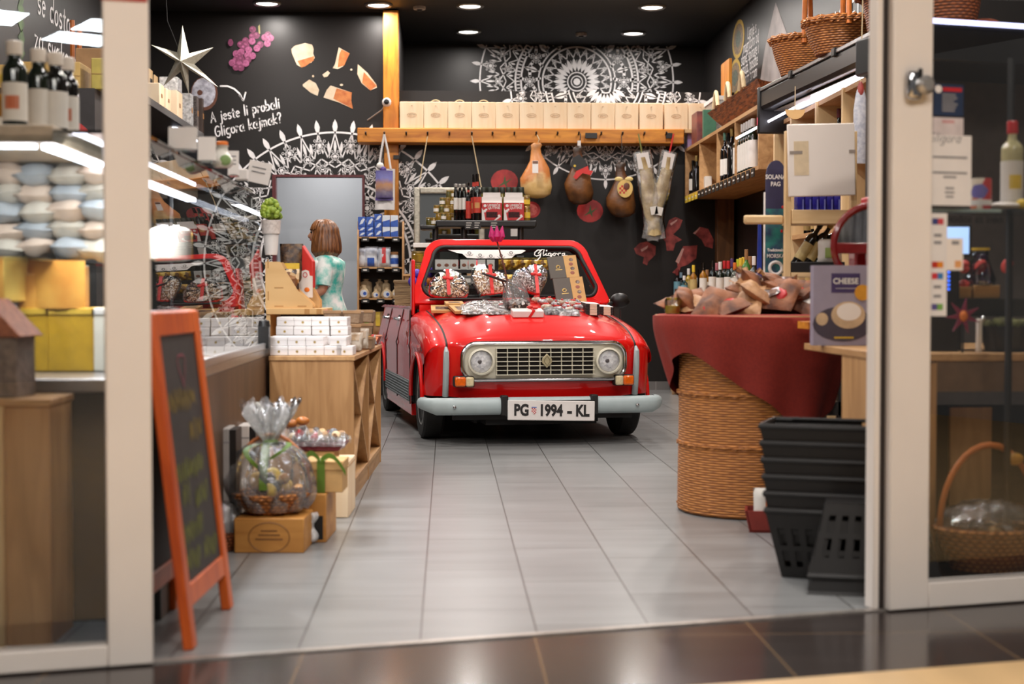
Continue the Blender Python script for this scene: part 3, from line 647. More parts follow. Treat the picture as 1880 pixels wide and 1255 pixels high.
def ex4(a, b, z0, z1):
 w, h = b - a, z1 - z0; out = []
 for nm, z, c1, c2 in (('card_symbol', .05, (60, 70, 130), (206, 70, 80)), ('card_symbol', .47, (196, 50, 30), (230, 140, 40)), ('card_symbol', .58, (206, 50, 60), (60, 130, 190)), ('card_symbol', .88, (90, 80, 140), (120, 170, 80))):
  out.append((MB().box(a + .2 * w, a + .5 * w, -.0052, -.0046, z1 - (z + .06) * h, z1 - z * h, 0).box(a + .5 * w, a + .8 * w, -.0052, -.0046, z1 - (z + .06) * h, z1 - z * h, 1), [M('c%d%d%d' % c1, c1, .5), M('c%d%d%d' % c2, c2, .5)], nm))
 for z in (.2, .27, .7, .79): out.append((MB().box(a + .3 * w, a + .7 * w, -.0052, -.0046, z1 - (z + .03) * h, z1 - z * h), m_greytext, 'card_symbol'))
 return out
sticker('card_payment_strip', 1703, 391, 1736, 580, m_white, 'white strip of card payment symbols', ex4)
def ex5(a, b, z0, z1):
 w, h = b - a, z1 - z0
 return ((MB().box(a + .3 * w, b - .25 * w, -.0052, -.0046, z1 - .2 * h, z1 - .08 * h), m_greytext, 'small_print'), (MB().box(a + .5 * w, b - .1 * w, -.0052, -.0046, z0 + .08 * h, z0 + .3 * h), M('orange_ink', (226, 160, 100), .5), 'orange_mark'))
sticker('door_notice', 1737, 437, 1766, 496, m_cream, 'small cream notice beside the card strip', ex5)
a, z = door_pt(1789, 402); mb = MB(); mb.T = Matrix.Translation((a, .004, z)) @ Matrix.Rotation(R(180), 4, 'Z'); mb.text('neni za sobom', .034, 0, bold=.001, sx=1.05)
mb.T = None; obj('push_lettering', mb, M('brown_ink', (34, 26, 24), .5), d2, smooth=0, label='dark lettering stuck on the inside of the glass, read from inside')
# ================================================================ THE RED CAR
CA = R(8.0)
car = thing('car', 'red open topped vintage car with square grille and sweets on its bonnet', 'car', (.622, 9.27, 0), CA)
def cw(x, y, z): return Vector((.622 + x * cos(CA) - y * sin(CA), 9.27 + x * sin(CA) + y * cos(CA), z))
m_red_car = M('car_red_lacquer', (226, 14, 12), .4, var=.02, scale=3, coat=1., spec=.25)
m_rub = M('black_rubber', (24, 22, 21), .6, var=.1); m_bump = M('grey_bumper_plastic', (176, 190, 192), .42, var=.03)
m_creamp = M('cream_grille_plastic', (228, 222, 202), .4, var=.03); m_dark = M('dark_interior', (20, 17, 16), .7)
m_trimgrey = M('ribbed_grey_plastic', (128, 136, 138), .5)
PR = [(.115, .285), (.095, .36), (.08, .44), (.07, .52), (.066, .60), (.07, .645), (.09, .684), (.125, .712), (.19, .745), (.29, .782), (.42, .815), (.58, .842), (.78, .870), (.98, .894), (1.14, .910)]
def prof(v):
 k = min(len(PR) - 1.001, v * (len(PR) - 1)); i = int(k); f = k - i
 def cr(a, b, c, d): return .5 * (2 * b + (c - a) * f + (2 * a - 5 * b + 4 * c - d) * f * f + (3 * b - a - 3 * c + d) * f ** 3)
 P = [PR[max(0, i - 1)], PR[i], PR[min(len(PR) - 1, i + 1)], PR[min(len(PR) - 1, i + 2)]]
 return cr(*[p[0] for p in P]), cr(*[p[1] for p in P])
def nrm(v):
 a = prof(max(0, v - .02)); b = prof(min(1, v + .02)); dy, dz = b[0] - a[0], b[1] - a[1]; l = math.hypot(dy, dz)
 return dz / l, -dy / l           # pointing into the body
HW = .605
def sst(a, b, x): t = min(1, max(0, (x - a) / (b - a))); return t * t * (3 - 2 * t)
def hood(u, v):
 y, z = prof(v); ny, nz = nrm(v); d = .03 * u * u + .045 * abs(u) ** 6
 up = sst(.45, .62, v); d -= .016 * up * (1 - sst(.55, .70, abs(u))) * (1 - .6 * sst(.8, 1, v))
 return Vector((u * HW, y + ny * d, z + nz * d))
obj('bonnet', MB().grid(lambda a, b: hood(a * 2 - 1, b), 44, 42), m_red_car, car, smooth=60)
def fend(s, a, v):
 e = hood(1, v); q_ = R(86) * sst(.08, .72, v); ny, nz = cos(q_), -sin(q_); h = .15 - .03 * sst(.2, .8, v); an = a * PI / 2
 return Vector((s * (HW + .013 + (.118 + .008 * sst(.2, .5, v)) * sin(an)), e.y + .004 + ny * h * (1 - cos(an)), e.z + nz * h * (1 - cos(an))))
AY, AZ, AR = .63, .262, .315           # front wheel arch
RY = 3.03
def fend_edge(v): p = fend(1, 1, v); return p.y, p.z
EDGE = [fend_edge(k / 60) for k in range(61)]
def ztop(y):
 if y > 1.16: return .845
 best = .3
 for (y0, z0), (y1, z1) in zip(EDGE, EDGE[1:]):
  if y0 <= y <= y1 and z1 >= z0: best = max(best, z0 + (z1 - z0) * (y - y0) / max(1e-6, y1 - y0))
 return best if best > .31 else EDGE[-1][1]
def yfront(z):
 m = [y for y, zz in EDGE if abs(zz - z) < .02]
 return min(m) if m else EDGE[0][0]
def zbot(y):
 for c in (AY, RY):
  if abs(y - c) < AR: return AZ + math.sqrt(AR * AR - (y - c) ** 2) * .94
 return .17 if AY < y < RY else .25
def sidex(y, z):
 x = .744 - .056 * sst(.58, .9, z) * sst(.95, 1.4, y) + .007 * (1 if .585 < z < .612 else 0)
 if y > 3.3: x -= .10 * ((y - 3.3) / .28) ** 2
 return x
ys = [.0] + [AY - AR * cos(PI * k / 18) for k in range(19)] + [1.0, 1.05, 1.1, 1.15, 1.2, 1.4, 1.6, 1.8, 2.0, 2.2, 2.4, 2.6] + [RY - AR * cos(PI * k / 14) for k in range(15)] + [3.4, 3.46, 3.52, 3.58]
ys[0] = .2
zs_t = [0, .12, .25, .38, .5, .6, .68, .74, .78, .82, .88, .94, 1]
def sideg(s):
 mb = MB(); vs = []; n = len(zs_t)
 for y in ys:
  y_ = max(y, .26); zb, zt = zbot(y_), ztop(y_)
  for t in zs_t:
   z = zb + (zt - zb) * t
   yy = max(y, yfront(z)) if y < .5 else y
   vs.append((s * sidex(yy, z), yy, z))
 fs = [(i * n + j, i * n + j + 1, (i + 1) * n + j + 1, (i + 1) * n + j) for i in range(len(ys) - 1) for j in range(n - 1)]
 return mb.add(vs, fs)
for s in (-1, 1):
 obj('wing', MB().grid(lambda a, b: fend(s, a, b), 10, 46), m_red_car, car, smooth=60)
 obj('bonnet_gap', MB().tube([hood(s, k / 40) + Vector((s * .006, .004, -.004)) for k in range(41)], .008, 6), m_rub, car)
 sd = obj('body_side', sideg(s), m_red_car, car, smooth=40)
 for c in (AY, RY):
  obj('arch_lip', MB().tube([(s * (sidex(c, .4) + .002), c - AR * cos(PI * k / 20), AZ + AR * .94 * sin(PI * k / 20)) for k in range(21)], .014, 8), m_red_car, sd)
  obj('arch_lining', MB().grid(lambda a, b: (s * (.73 - .34 * b), c - AR * cos(PI * a), AZ + AR * .94 * sin(PI * a)), 20, 3).box(s * .40 - .01, s * .40 + .01, c - AR, c + AR, .12, AZ + AR), m_dark, sd)
 # ribbed plastic guard along the doors, door gaps and handles
 tr = MB().box(min(s * .738, s * .752), max(s * .738, s * .752), 1.02, 2.62, .215, .36)
 for k in range(7): tr.tube([(s * .754, 1.04, .228 + .0195 * k), (s * .754, 2.60, .228 + .0195 * k)], .006, 6)
 obj('side_guard', tr, m_trimgrey, car, bevel=.006)
 for yg in (1.0, 1.83, 2.66): obj('door_gap', MB().tube([(s * (sidex(yg, z) + .001), yg, z) for z in (.2, .4, .57, .6, .63, .75, .84)], .0045, 5), m_rub, sd)
 for yh in (2.02, 2.85):
  h = obj('door_handle', MB().tube([(s * .700, yh - .07, .765), (s * .735, yh - .06, .768), (s * .742, yh, .77), (s * .735, yh + .06, .768), (s * .700, yh + .07, .765)], .012, 8), m_chrome, car)
  obj('handle_cup', MB().ball((s * .705, yh, .768), (.012, .055, .03)), m_dark, h)
 obj('sill_panel', MB().box(min(s * .70, s * .735), max(s * .70, s * .735), 1.0, 2.66, .12, .20), m_red_car, car, bevel=.006)
 # corner guard standing on the bumper, over the gap between bonnet and wing
 gp = [hood(s, v) + Vector((s * .012, -.02, 0)) for v in (.0, .1, .2, .27)] + [hood(s, .31) + Vector((s * .012, .0, 0))]
 obj('corner_guard', MB().tube(gp, [.020, .020, .020, .017, .008], 10), m_bump, car)
 # indicators
 x0, x1 = (-.575, -.455) if s < 0 else (.455, .575)
 i_ = obj('indicator_lamp', MB().box(x0 - .005, x1 + .005, .035, .11, .368, .438), m_rub, car, bevel=.012)
 xm = x0 + .068 if s < 0 else x1 - .068
 ao, aw = ((x0, xm), (xm, x1)) if s < 0 else ((xm, x1), (x0, xm))
 obj('amber_lens', MB().box(ao[0], ao[1], .022, .05, .373, .433), M('amber_lens', (240, 106, 20), .2, coat=.5, scale=60), i_, bevel=.01)
 obj('clear_lens', MB().box(aw[0], aw[1], .022, .05, .373, .433), M('milky_lens', (226, 210, 170), .2, coat=.5, scale=60), i_, bevel=.01)
 # headlamp
 hl = obj('headlamp', MB().lathe([(.096, 0), (.094, .018), (.083, .022), (.080, .014), (.078, -.012), (0, -.012)], 32), m_creamp, car, loc=(s * .41, .035, .527), rot=(R(90), 0, 0)); hl.scale = (.88, .88, 1)
 obj('lens', MB().lathe([(.078, .006), (.06, .021), (.035, .030), (0, .034)], 28), SHEER('headlamp_lens', (1, 1, 1), .0, .04, .5, 50, fres=.6), hl)
 obj('reflector', MB().lathe([(.077, .004), (.055, -.006), (.02, -.010), (0, -.010)], 28), BITS('painted_reflections', [(255, 255, 255), (240, 240, 244), (214, 214, 220), (250, 250, 252), (246, 246, 248)], 48, .4, .5), hl)  # white and grey cells paint the mirror's bright reflections into the colour
 obj('bulb_shade', MB().ball((-.010, 0, .0), (.018, .018, .008)), M('lamp_bulb_grey', (96, 90, 92), .3), hl)
# grille panel with chrome frame
def rrect(hw, z0, z1, r, n=7):
 out = []
 for cx, cz, a0 in ((hw - r, z1 - r, 0), (-hw + r, z1 - r, 90), (-hw + r, z0 + r, 180), (hw - r, z0 + r, 270)):
  out += [(cx + r * cos(R(a0 + 90 * k / n)), cz + r * sin(R(a0 + 90 * k / n))) for k in range(n + 1)]
 return out
def bow(x): return .055 * (abs(x) / .6) ** 2.2
gp = rrect(.522, .413, .641, .085); N = len(gp)
obj('grille_panel', MB().add([(x, .052 + bow(x) * .6, z) for x, z in gp] + [(x, .10, z) for x, z in gp] + [(x * .5, .052, .527 + (z - .527) * .6) for x, z in gp],
 [(i, N + i, N + (i + 1) % N, (i + 1) % N) for i in range(N)] + [(i, (i + 1) % N, 2 * N + (i + 1) % N, 2 * N + i) for i in range(N)] + [tuple(range(2 * N, 3 * N))]), m_creamp, car)
obj('chrome_frame', MB().tube([(x, .040 + bow(x) * .6, z) for x, z in rrect(.524, .411, .643, .088)], .0135, 10, closed=True), m_chrome, car)
obj('grille_recess', MB().box(-.312, .312, .046, .058, .443, .612), M('grille_darkness', (24, 16, 15), .8), car, smooth=0)
gs = MB()
for k in range(7): z = .444 + .0278 * k; gs.box(-.318, .318, .022, .046, z - .0019, z + .0019)
obj('grille_slats', gs, m_creamp, car, smooth=0)
gs = MB()
for k in range(10): x = -.312 + .0693 * k; gs.box(x - .0018, x + .0018, .026, .046, .444, .611)
obj('grille_bars', gs, m_creamp, car, smooth=0)
bd = MB().prism([(0, .045), (.031, .012), (.031, -.012), (0, -.045), (-.031, -.012), (-.031, .012)], 0, .016, 'y')
bdg = obj('diamond_badge', bd, M('badge_cream', (196, 184, 148), .35, .3), car, loc=(.005, .004, .532), bevel=.003)
obj('diamond_relief', MB().tube([(0, 0, .03), (.018, 0, .006), (.018, 0, -.006), (0, 0, -.03), (-.018, 0, -.006), (-.018, 0, .006)], .003, 4, closed=True), M('badge_grey', (150, 140, 110), .4, .3), bdg)
# bumper
path = [(-.775, .20), (-.768, .12), (-.745, .06), (-.70, .022), (-.62, .004), (-.4, 0), (-.2, 0), (0, 0), (.2, 0), (.4, 0), (.62, .004), (.70, .022), (.745, .06), (.768, .12), (.775, .20)]
sec = [(.03, -.054), (.004, -.050), (-.014, -.034), (-.020, -.01), (-.020, .018), (-.012, .040), (.002, .052), (.03, .055)]
vs = []; ns = len(sec)
for i, (x, y) in enumerate(path):
 a = path[max(0, i - 1)]; b = path[min(len(path) - 1, i + 1)]; tx, ty = b[0] - a[0], b[1] - a[1]; l = math.hypot(tx, ty); nx, ny = -ty / l, tx / l
 k = 1 - .28 * sst(.70, .775, abs(x))
 for o, z in sec: vs.append((x + nx * o, y + ny * o, .249 + z * k + (.012 if abs(x) > .7 else 0) * sst(.7, .775, abs(x))))
bp = obj('bumper', MB().add(vs, [(i * ns + j, (i + 1) * ns + j, (i + 1) * ns + j + 1, i * ns + j + 1) for i in range(len(path) - 1) for j in range(ns - 1)] + [tuple(range(ns)), tuple(range((len(path) - 1) * ns, len(path) * ns))]), m_bump, car, smooth=50)
for x in (-.27, .305): obj('overrider', MB().box(x - .022, x + .022, -.032, .03, .192, .318), m_rub, bp, bevel=.006)
for x in (-.585, .585): obj('bumper_bolt', MB().ball((x, -.018, .248), .012), m_chrome, bp)
obj('front_valance', MB().box(-.58, .58, .09, .12, .16, .29), m_dark, car)
# number plate
pl = obj('number_plate', MB().box(-.278, .278, -.006, .004, -.062, .062), m_white, car, loc=(.022, -.045, .222), rot=(R(-4), R(1.5), 0), bevel=.004)
mb = MB()
def tx(s_, x, size, sx_):
 mb.T = Matrix.Translation((x, -.0075, -.002)); mb.text(s_, size, 0, bold=.0042, sx=sx_ * 1.08)
for s_, x_, k_ in (('PG', -.192, .72), ('1994', -.005, .72), ('-', .115, .9), ('KL', .198, .72)): mb = MB(); tx(s_, x_, .098, k_); mb.T = None; obj('plate_letters', mb, m_ink, pl, smooth=0)
cr = MB()
for i in range(4):
 for j in range(5):
  if j < 2 or 0 < i < 3 or j < 4 and True:
   w = .0075; ta = 1 - .12 * max(0, j - 2)
   cr.box((-2 + i) * w * ta, (-1 + i) * w * ta, -.0080, -.0072, .014 - (j + 1) * w, .014 - j * w, (i + j) % 2)
cr.box(-.016, .016, -.0080, -.0072, .015, .022, 2)
o = obj('plate_crest', cr, [m_red, m_white, M('crest_blue', (110, 130, 190), .5)], pl, loc=(-.112, 0, 0), smooth=0)
obj('plate_bracket', MB().box(-.27, .30, -.035, .02, .19, .285), m_rub, car)
# windscreen frame
def wp(x, z): return Vector((x, 1.10 + .62 * (z - .87) + .07 * (abs(x) / .6) ** 2, z))
def trap(b, t, z0, z1, rb, rt, n=6):
 out = []
 def corner(px, pz, r, a0, a1):
  for k in range(n + 1): a = R(a0 + (a1 - a0) * k / n); out.append((px + r * cos(a), pz + r * sin(a)))
 corner(t - rt, z1 - rt, rt, 8, 90); corner(-t + rt, z1 - rt, rt, 90, 172); corner(-b + rb, z0 + rb, rb, 172, 270); corner(b - rb, z0 + rb, rb, 270, 368)
 return out
def ring3(o_, i_, d0, d1, m, nm, par, sm=40):
 n = len(o_); off = Vector((0, -.85, .52))
 vs = [wp(*p) + off * d0 for p in o_] + [wp(*p) + off * d0 for p in i_] + [wp(*p) + off * d1 for p in o_] + [wp(*p) + off * d1 for p in i_]
 fs = []
 for i in range(n):
  j = (i + 1) % n
  fs += [(i, j, n + j, n + i), (2 * n + i, 3 * n + i, 3 * n + j, 2 * n + j), (i, 2 * n + i, 2 * n + j, j), (n + i, n + j, 3 * n + j, 3 * n + i)]
 return obj(nm, MB().add(vs, fs), m, par, bevel=.008, smooth=sm)
wo = trap(.712, .605, .875, 1.335, .03, .14); wi = trap(.635, .553, .918, 1.288, .08, .10); wk = trap(.612, .530, .936, 1.270, .065, .085)
wf = ring3(wo, wi, .02, -.07, m_red_car, 'windscreen_frame', car)
ring3(wi, wk, .025, -.0, m_rub, 'windscreen_seal', wf)
gl = obj('windscreen_glass', MB().add([wp(x, z) + Vector((0, .006, 0)) for x, z in wk], [tuple(range(len(wk)))]), SHEER('windscreen_glass', (.93, .96, .95), .03, .0), wf, smooth=0)
obj('sun_strip', MB().add([wp(x, z) + Vector((0, .003, 0)) for x, z in [p for p in wk if p[1] > 1.19] + [(-.555, 1.205), (.555, 1.205)]], [tuple(range(len([p for p in wk if p[1] > 1.19]) + 2))]), SHEER('tinted_strip', (.2, .2, .18), .0, .3, fres=.12), wf, smooth=0)
dl = MB()
def wd(x, z): return wp(x, z) + Vector((0, -.004, 0))
dt = MB(); cx0 = -.13
dt.add([(x, 0, z) for x, z in [(-.30, 1.266), (-.24, 1.245), (-.20, 1.238), (-.17, 1.208), (-.1, 1.205), (.1, 1.205), (.15, 1.208), (.18, 1.235), (.22, 1.24), (.26, 1.262), (.24, 1.268)]], [tuple(range(11))], 0)
for x, z in ((-.15, 1.243), (-.075, 1.228), (0, 1.222), (.075, 1.226), (.15, 1.246)):
 for k in range(9): a = PI * k / 8 + PI; dt.add([(x + .024 * cos(a) - .004, -.002, z + .017 * sin(a)), (x + .024 * cos(a) + .004, -.002, z + .017 * sin(a)), (x + .031 * cos(a) + .003, -.002, z + .022 * sin(a)), (x + .031 * cos(a) - .003, -.002, z + .022 * sin(a))], [(0, 1, 2, 3)], 1)
 dt.ribbon([(x + .011 * cos(k * PI / 6), z + .009 * sin(k * PI / 6)) for k in range(13)], .004, 1, -.002)
dl.add([wd(x + cx0, z) + Vector((0, y, 0)) for x, y, z in dt.v], dt.f); dl.m = dt.m
obj('lace_decal', dl, [m_white, m_blackplastic], wf, smooth=0)
dt = MB()
def lg(pts, w=.008): dt.ribbon([(.19 + .30 * x, 1.215 + .28 * z) for x, z in pts], w)
lg([(.18, .18), (.10, .19), (.02, .13), (.0, .06), (.05, .03), (.13, .06), (.17, .12), (.13, .0), (.05, -.08), (.0, -.08)]); lg([(.1, .10), (.2, .2), (.26, .2), (.22, .1), (.22, .04), (.27, .07), (.30, .11), (.29, .05), (.33, .05)])
lg([(.40, .11), (.35, .10), (.34, .05), (.39, .05), (.42, .11), (.39, -.03), (.33, -.08), (.30, -.05), (.42, .03), (.46, .09)]); lg([(.5, .11), (.46, .08), (.48, .04), (.53, .07), (.51, .11), (.57, .10), (.60, .05), (.61, .11), (.66, .11)])
lg([(.76, .11), (.70, .10), (.69, .05), (.74, .06), (.77, .11), (.76, .05), (.82, .05)]); lg([(.31, .17), (.32, .18)], .010)
dl = MB().add([wd(x, z) for x, y, z in dt.v], dt.f); obj('script_lettering', dl, m_white, wf, smooth=0)
obj('dark_badge', MB().add([wd(x, z) for x, z in ((.06, 1.214), (.11, 1.214), (.11, 1.226), (.06, 1.226))], [(0, 1, 2, 3)]), m_blackplastic, wf, smooth=0)
# scuttle, vent, wipers
obj('scuttle', MB().grid(lambda a, b: hood(a * 2 - 1, 1) + Vector((0, .02 * b + .06 * b, -.012 * b)) , 20, 3).box(-.66, .66, 1.16, 1.26, .78, .875), m_red_car, car)
obj('air_vent', MB().box(-.37, -.07, 1.10, 1.17, .896, .922), m_blackplastic, car, bevel=.006)
def wiper(nm, base, p0, p1):
 a = obj(nm, MB().tube([base, ((base[0] + p0[0]) / 2, base[1] - .03, (base[2] + (p0[2] + p1[2]) / 2) / 2), tuple((Vector(p0) + Vector(p1)) / 2)], .006, 6), m_blackplastic, car)
 obj('wiper_blade', MB().tube([p0, p1], .009, 6), m_rub, a)
wiper('wiper_arm', (-.25, 1.13, .90), (-.60, 1.075, .915), (-.18, 1.05, .92))
wiper('wiper_arm', (.12, 1.12, .90), (-.24, 1.03, 1.095), (.03, .99, 1.0))
# tub behind the windscreen
tub = MB();
tub.box(-.66, .66, 1.3, 3.5, .30, .34).box(-.67, -.655, 1.2, 3.5, .3, .845).box(.655, .67, 1.2, 3.5, .3, .845).box(-.6, .6, 1.22, 1.28, .3, .86)
obj('interior', tub, m_dark, car, smooth=0)
obj('rear_panel', MB().grid(lambda a, b: ((a * 2 - 1) * .64, 3.58 + .03 * (1 - (a * 2 - 1) ** 2), .25 + .595 * b), 12, 4), m_red_car, car)
for s in (-1, 1):
 obj('tub_rim', MB().grid(lambda a, b: (s * (.695 - .05 * b), 1.2 + 2.36 * a, .845 + .018 * sin(PI * b) + .006 * sin(a * 60) * b), 60, 5), BITS('foil_garland', [(60, 20, 24), (120, 40, 50), (90, 80, 84), (40, 20, 22), (170, 60, 80)], 50, .3), car, label='glittering garland along the door tops')
 if s < 0: obj('pillar_flange', MB().box(s * .70 - .012, s * .70 + .012, 1.17, 1.26, .80, 1.19), m_red_car, car, bevel=.008)
obj('chassis_light_block', MB().box(-.36, .36, .15, 3.4, .12, .30).box(-.6, .6, 1.0, 2.6, .13, .25), m_dark, car, smooth=0)  # plain dark boxes put under the body to block light
m_tyre = M('tyre_rubber', (30, 28, 27), .75, var=.15, scale=40, bump=.2); m_rim = M('silver_wheel_paint', (168, 168, 166), .35, .5)
for s in (-1, 1):
 for c in (AY, RY):
  w = obj('wheel', MB().lathe([(.175, -.06), (.215, -.068), (.248, -.066), (.262, -.052), (.265, 0), (.262, .052), (.248, .066), (.215, .068), (.175, .06)], 36), m_tyre, car, loc=(s * .655, c, .265), rot=(0, R(90 * s), 0))
  rm = obj('rim', MB().lathe([(.178, .06), (.172, .064), (.160, .052), (.150, .03), (.125, .038), (.11, .05), (.09, .054), (.06, .036), (.04, .034), (0, .034)], 36), m_rim, w)
  for k in range(12): obj('rim_slot', MB().ball((.134 * cos(k * PI / 6), .134 * sin(k * PI / 6), .037), (.010, .010, .006), 8, 6), m_dark, rm) if k % 1 == 0 else None
  obj('hub_cap', MB().lathe([(.042, .034), (.04, .05), (.02, .056), (0, .056)], 16), m_rim, rm)
mm = obj('door_mirror', MB().ball((.84, 1.40, .905), (.075, .04, .055)), m_blackplastic, car); obj('mirror_stalk', MB().tube([(.69, 1.36, .855), (.78, 1.39, .89)], .012, 8), m_blackplastic, mm)
# ================================================================ makers of goods
def WICKER(name, a, b_, around=40, rowh=.012, rough=.6):
 if name in MATS: return MATS[name]
 m = bpy.data.materials.new(name); m.use_nodes = True; MATS[name] = m
 nt = m.node_tree; b = nt.nodes['Principled BSDF']; L = nt.links.new
 def mt(op, *ins):
  n = nt.nodes.new('ShaderNodeMath'); n.operation = op
  for i, v in enumerate(ins):
   if isinstance(v, (int, float)): n.inputs[i].default_value = v
   else: L(v, n.inputs[i])
  return n.outputs[0]
 tc = nt.nodes.new('ShaderNodeTexCoord'); s = nt.nodes.new('ShaderNodeSeparateXYZ'); L(tc.outputs['Object'], s.inputs[0])
 an = mt('ARCTAN2', s.outputs[1], s.outputs[0]); ca = mt('SINE', mt('MULTIPLY', an, around / 2.))
 zr = mt('DIVIDE', s.outputs[2], rowh); row = mt('FLOOR', zr); par = mt('SUBTRACT', mt('MULTIPLY', mt('MODULO', mt('ABSOLUTE', row), 2.), 2.), 1.)
 prof_ = mt('SINE', mt('MULTIPLY', mt('FRACT', zr), PI))
 h = mt('MULTIPLY', prof_, mt('MULTIPLY_ADD', mt('MULTIPLY', ca, par), .35, .65))
 n = nt.nodes.new('ShaderNodeTexNoise'); n.inputs['Scale'].default_value = 25; L(tc.outputs['Object'], n.inputs['Vector'])
 f = mt('ADD', mt('MULTIPLY', h, .75), mt('MULTIPLY', n.outputs['Fac'], .35))
 r = nt.nodes.new('ShaderNodeValToRGB'); r.color_ramp.elements[0].position = .2; r.color_ramp.elements[1].position = .8
 r.color_ramp.elements[0].color = (*lin(b_), 1); r.color_ramp.elements[1].color = (*lin(a), 1); L(f, r.inputs[0])
 L(r.outputs[0], b.inputs['Base Color']); b.inputs['Roughness'].default_value = rough
 bp = nt.nodes.new('ShaderNodeBump'); bp.inputs['Strength'].default_value = .9; bp.inputs['Distance'].default_value = .008
 L(h, bp.inputs['Height']); L(bp.outputs[0], b.inputs['Normal'])
 return m
m_wick = WICKER('honey_wicker', (206, 132, 64), (112, 58, 22), 60, .014)
m_wick2 = WICKER('red_brown_wicker', (176, 96, 46), (78, 36, 16), 44, .013)
m_willow = WICKER('grey_willow', (170, 140, 100), (84, 62, 40), 40, .016)
m_cane = M('peeled_cane', (206, 116, 50), .4, var=.15, scale=14)
m_cello = SHEER('cellophane', (.98, .98, .98), .06, .10, 1., 26, haze=.11, hazecol=(250, 250, 250))
m_film = SHEER('thin_film', (.98, .98, .98), .01, .06, .6, 30, haze=.02)
m_cello2 = SHEER('milky_cellophane', (.95, .95, .96), .10, .12, 1., 40, haze=.62, hazecol=(252, 252, 252))
m_kraft = M('kraft_paper', (176, 138, 100), .75, var=.1, scale=20)
m_kraftbox = M('kraft_card', (200, 156, 98), .7, var=.05, scale=20)
m_gdark = M('dark_green_glass', (22, 30, 20), .06, var=.1, coat=.4); m_gblack = M('black_wine_glass', (16, 13, 12), .06, var=.1, coat=.4)
m_gclear = SHEER('clear_glass', (.93, .96, .94), .05, .02); m_lid_gold = M('gold_lid', (206, 176, 110), .3, .8)
m_lab = M('paper_label', (222, 216, 208), .6, var=.03); m_orange = M('orange_card', (226, 120, 40), .5); m_yel = M('yellow_card', (232, 196, 60), .5)
m_green_rib = M('green_satin', (96, 124, 40), .35, var=.1); m_red_rib = M('red_satin', (214, 40, 36), .35, var=.08)
m_gold_ink = M('gold_ink', (190, 160, 96), .4, .5)
def bottle(name, label, loc, h, r, mg, mc, ml=None, sh=.62, nr=.32, ch=.1, lab=(.12, .5), group=None, cat='bottle', mark=None, neck=None):
 t = thing(name, label, cat, loc, group=group)
 z1 = h * sh; n = r * nr; z2 = z1 + (h - z1) * .35
 obj('glass_body', MB().lathe([(r * .9, 0), (r, .004), (r, z1), (r * .92, z1 + (z2 - z1) * .35), (n + (r - n) * .35, z1 + (z2 - z1) * .75), (n, z2), (n * .95, h * (1 - ch))], 16), mg, t)
 obj('cap', MB().lathe([(n * 1.15, h * (1 - ch)), (n * 1.2, h * (1 - ch) + .003), (n * 1.2, h - .002), (n * 1.05, h)], 14), mc, t)
 if ml:
  o = obj('paper_label', MB().lathe([(r * 1.012, h * lab[0]), (r * 1.012, h * lab[1])], 16), ml, t)
  o.data.polygons[0].use_smooth = True
  if mark: obj('label_mark', MB().grid(lambda a, b: (r * 1.02 * sin((a - .5) * 1.2), -r * 1.02 * cos((a - .5) * 1.2), h * (lab[0] + (lab[1] - lab[0]) * (.3 + .35 * b))), 4, 2), mark, o)
 if neck: obj('neck_band', MB().lathe([(n * 1.06, h * .74), (n * 1.04, h * (1 - ch))], 14), neck, t)
 return t
def jar(name, label, loc, h, r, mf, mc, ml=None, group=None):
 t = thing(name, label, 'jar', loc, group=group)
 obj('glass_body', MB().lathe([(r * .9, 0), (r, .005), (r, h * .72), (r * .86, h * .82)], 14), mf, t)
 obj('lid', MB().lathe([(r * .92, h * .82), (r * .95, h * .83), (r * .95, h * .98), (r * .88, h)], 14), mc, t)
 if ml: obj('paper_label', MB().lathe([(r * 1.015, h * .2), (r * 1.015, h * .6)], 14), ml, t)
 return t
def pillow(mb, w, d, h, mi=0, nu=10, nv=8, seed=0, crease=.12):
 q = random.Random(seed)
 A = [q.uniform(-1, 1) for _ in range(6)]
 def f(sg):
  def g(a, b):
   x, y = a * 2 - 1, b * 2 - 1
   k = max(0, 1 - abs(x) ** 3) ** .6 * max(0, 1 - abs(y) ** 3) ** .6
   k *= 1 + crease * (sin(5 * x + A[0] * 3) * A[1] + sin(6 * y + A[2] * 3) * A[3] + sin(9 * x * y + A[4]) * A[5])
   return (x * w / 2 * (1 - .06 * (1 - abs(y))), y * d / 2, sg * h / 2 * k)
  return g
 mb.grid(f(1), nu, nv, mi); mb.grid(f(-1), nu, nv, mi); return mb
def pouch(name, label, loc, w, h, d, m, cat='pouch', rz=0., tilt=0., group=None, patch=None, patchm=None, top=None, seed=1, patch2=None):
 """soft standing bag: a pillow on its edge, with an optional printed panel and folded top"""
 t = thing(name, label, cat, loc, group=group, rot=(R(90) + tilt, 0, rz))
 mb = MB(); mb.T = Matrix.Translation((0, h / 2, 0)); pillow(mb, w, h, d, 0, seed=seed); mb.T = None
 obj('bag_body', mb, m, t, smooth=60)
 for pp, pm, nm in ((patch, patchm, 'printed_panel'), patch2 or (None, None, None)):
  if pp:
   x0, x1, y0, y1 = pp
   def g(a, b):
    x = x0 + (x1 - x0) * a; y = y0 + (y1 - y0) * b
    k = max(0, 1 - abs(x) ** 3) ** .6 * max(0, 1 - abs(y) ** 3) ** .6
    return (x * w / 2, h / 2 + y * h / 2, d / 2 * k * 1.12 + .002)
   obj(nm, MB().grid(g, 6, 6), pm, t, smooth=60)
 if top: obj('folded_top', MB().box(-w * .42, w * .42, h * .90, h * 1.02, -d * .18, d * .18), top, t, bevel=.004)
 return t
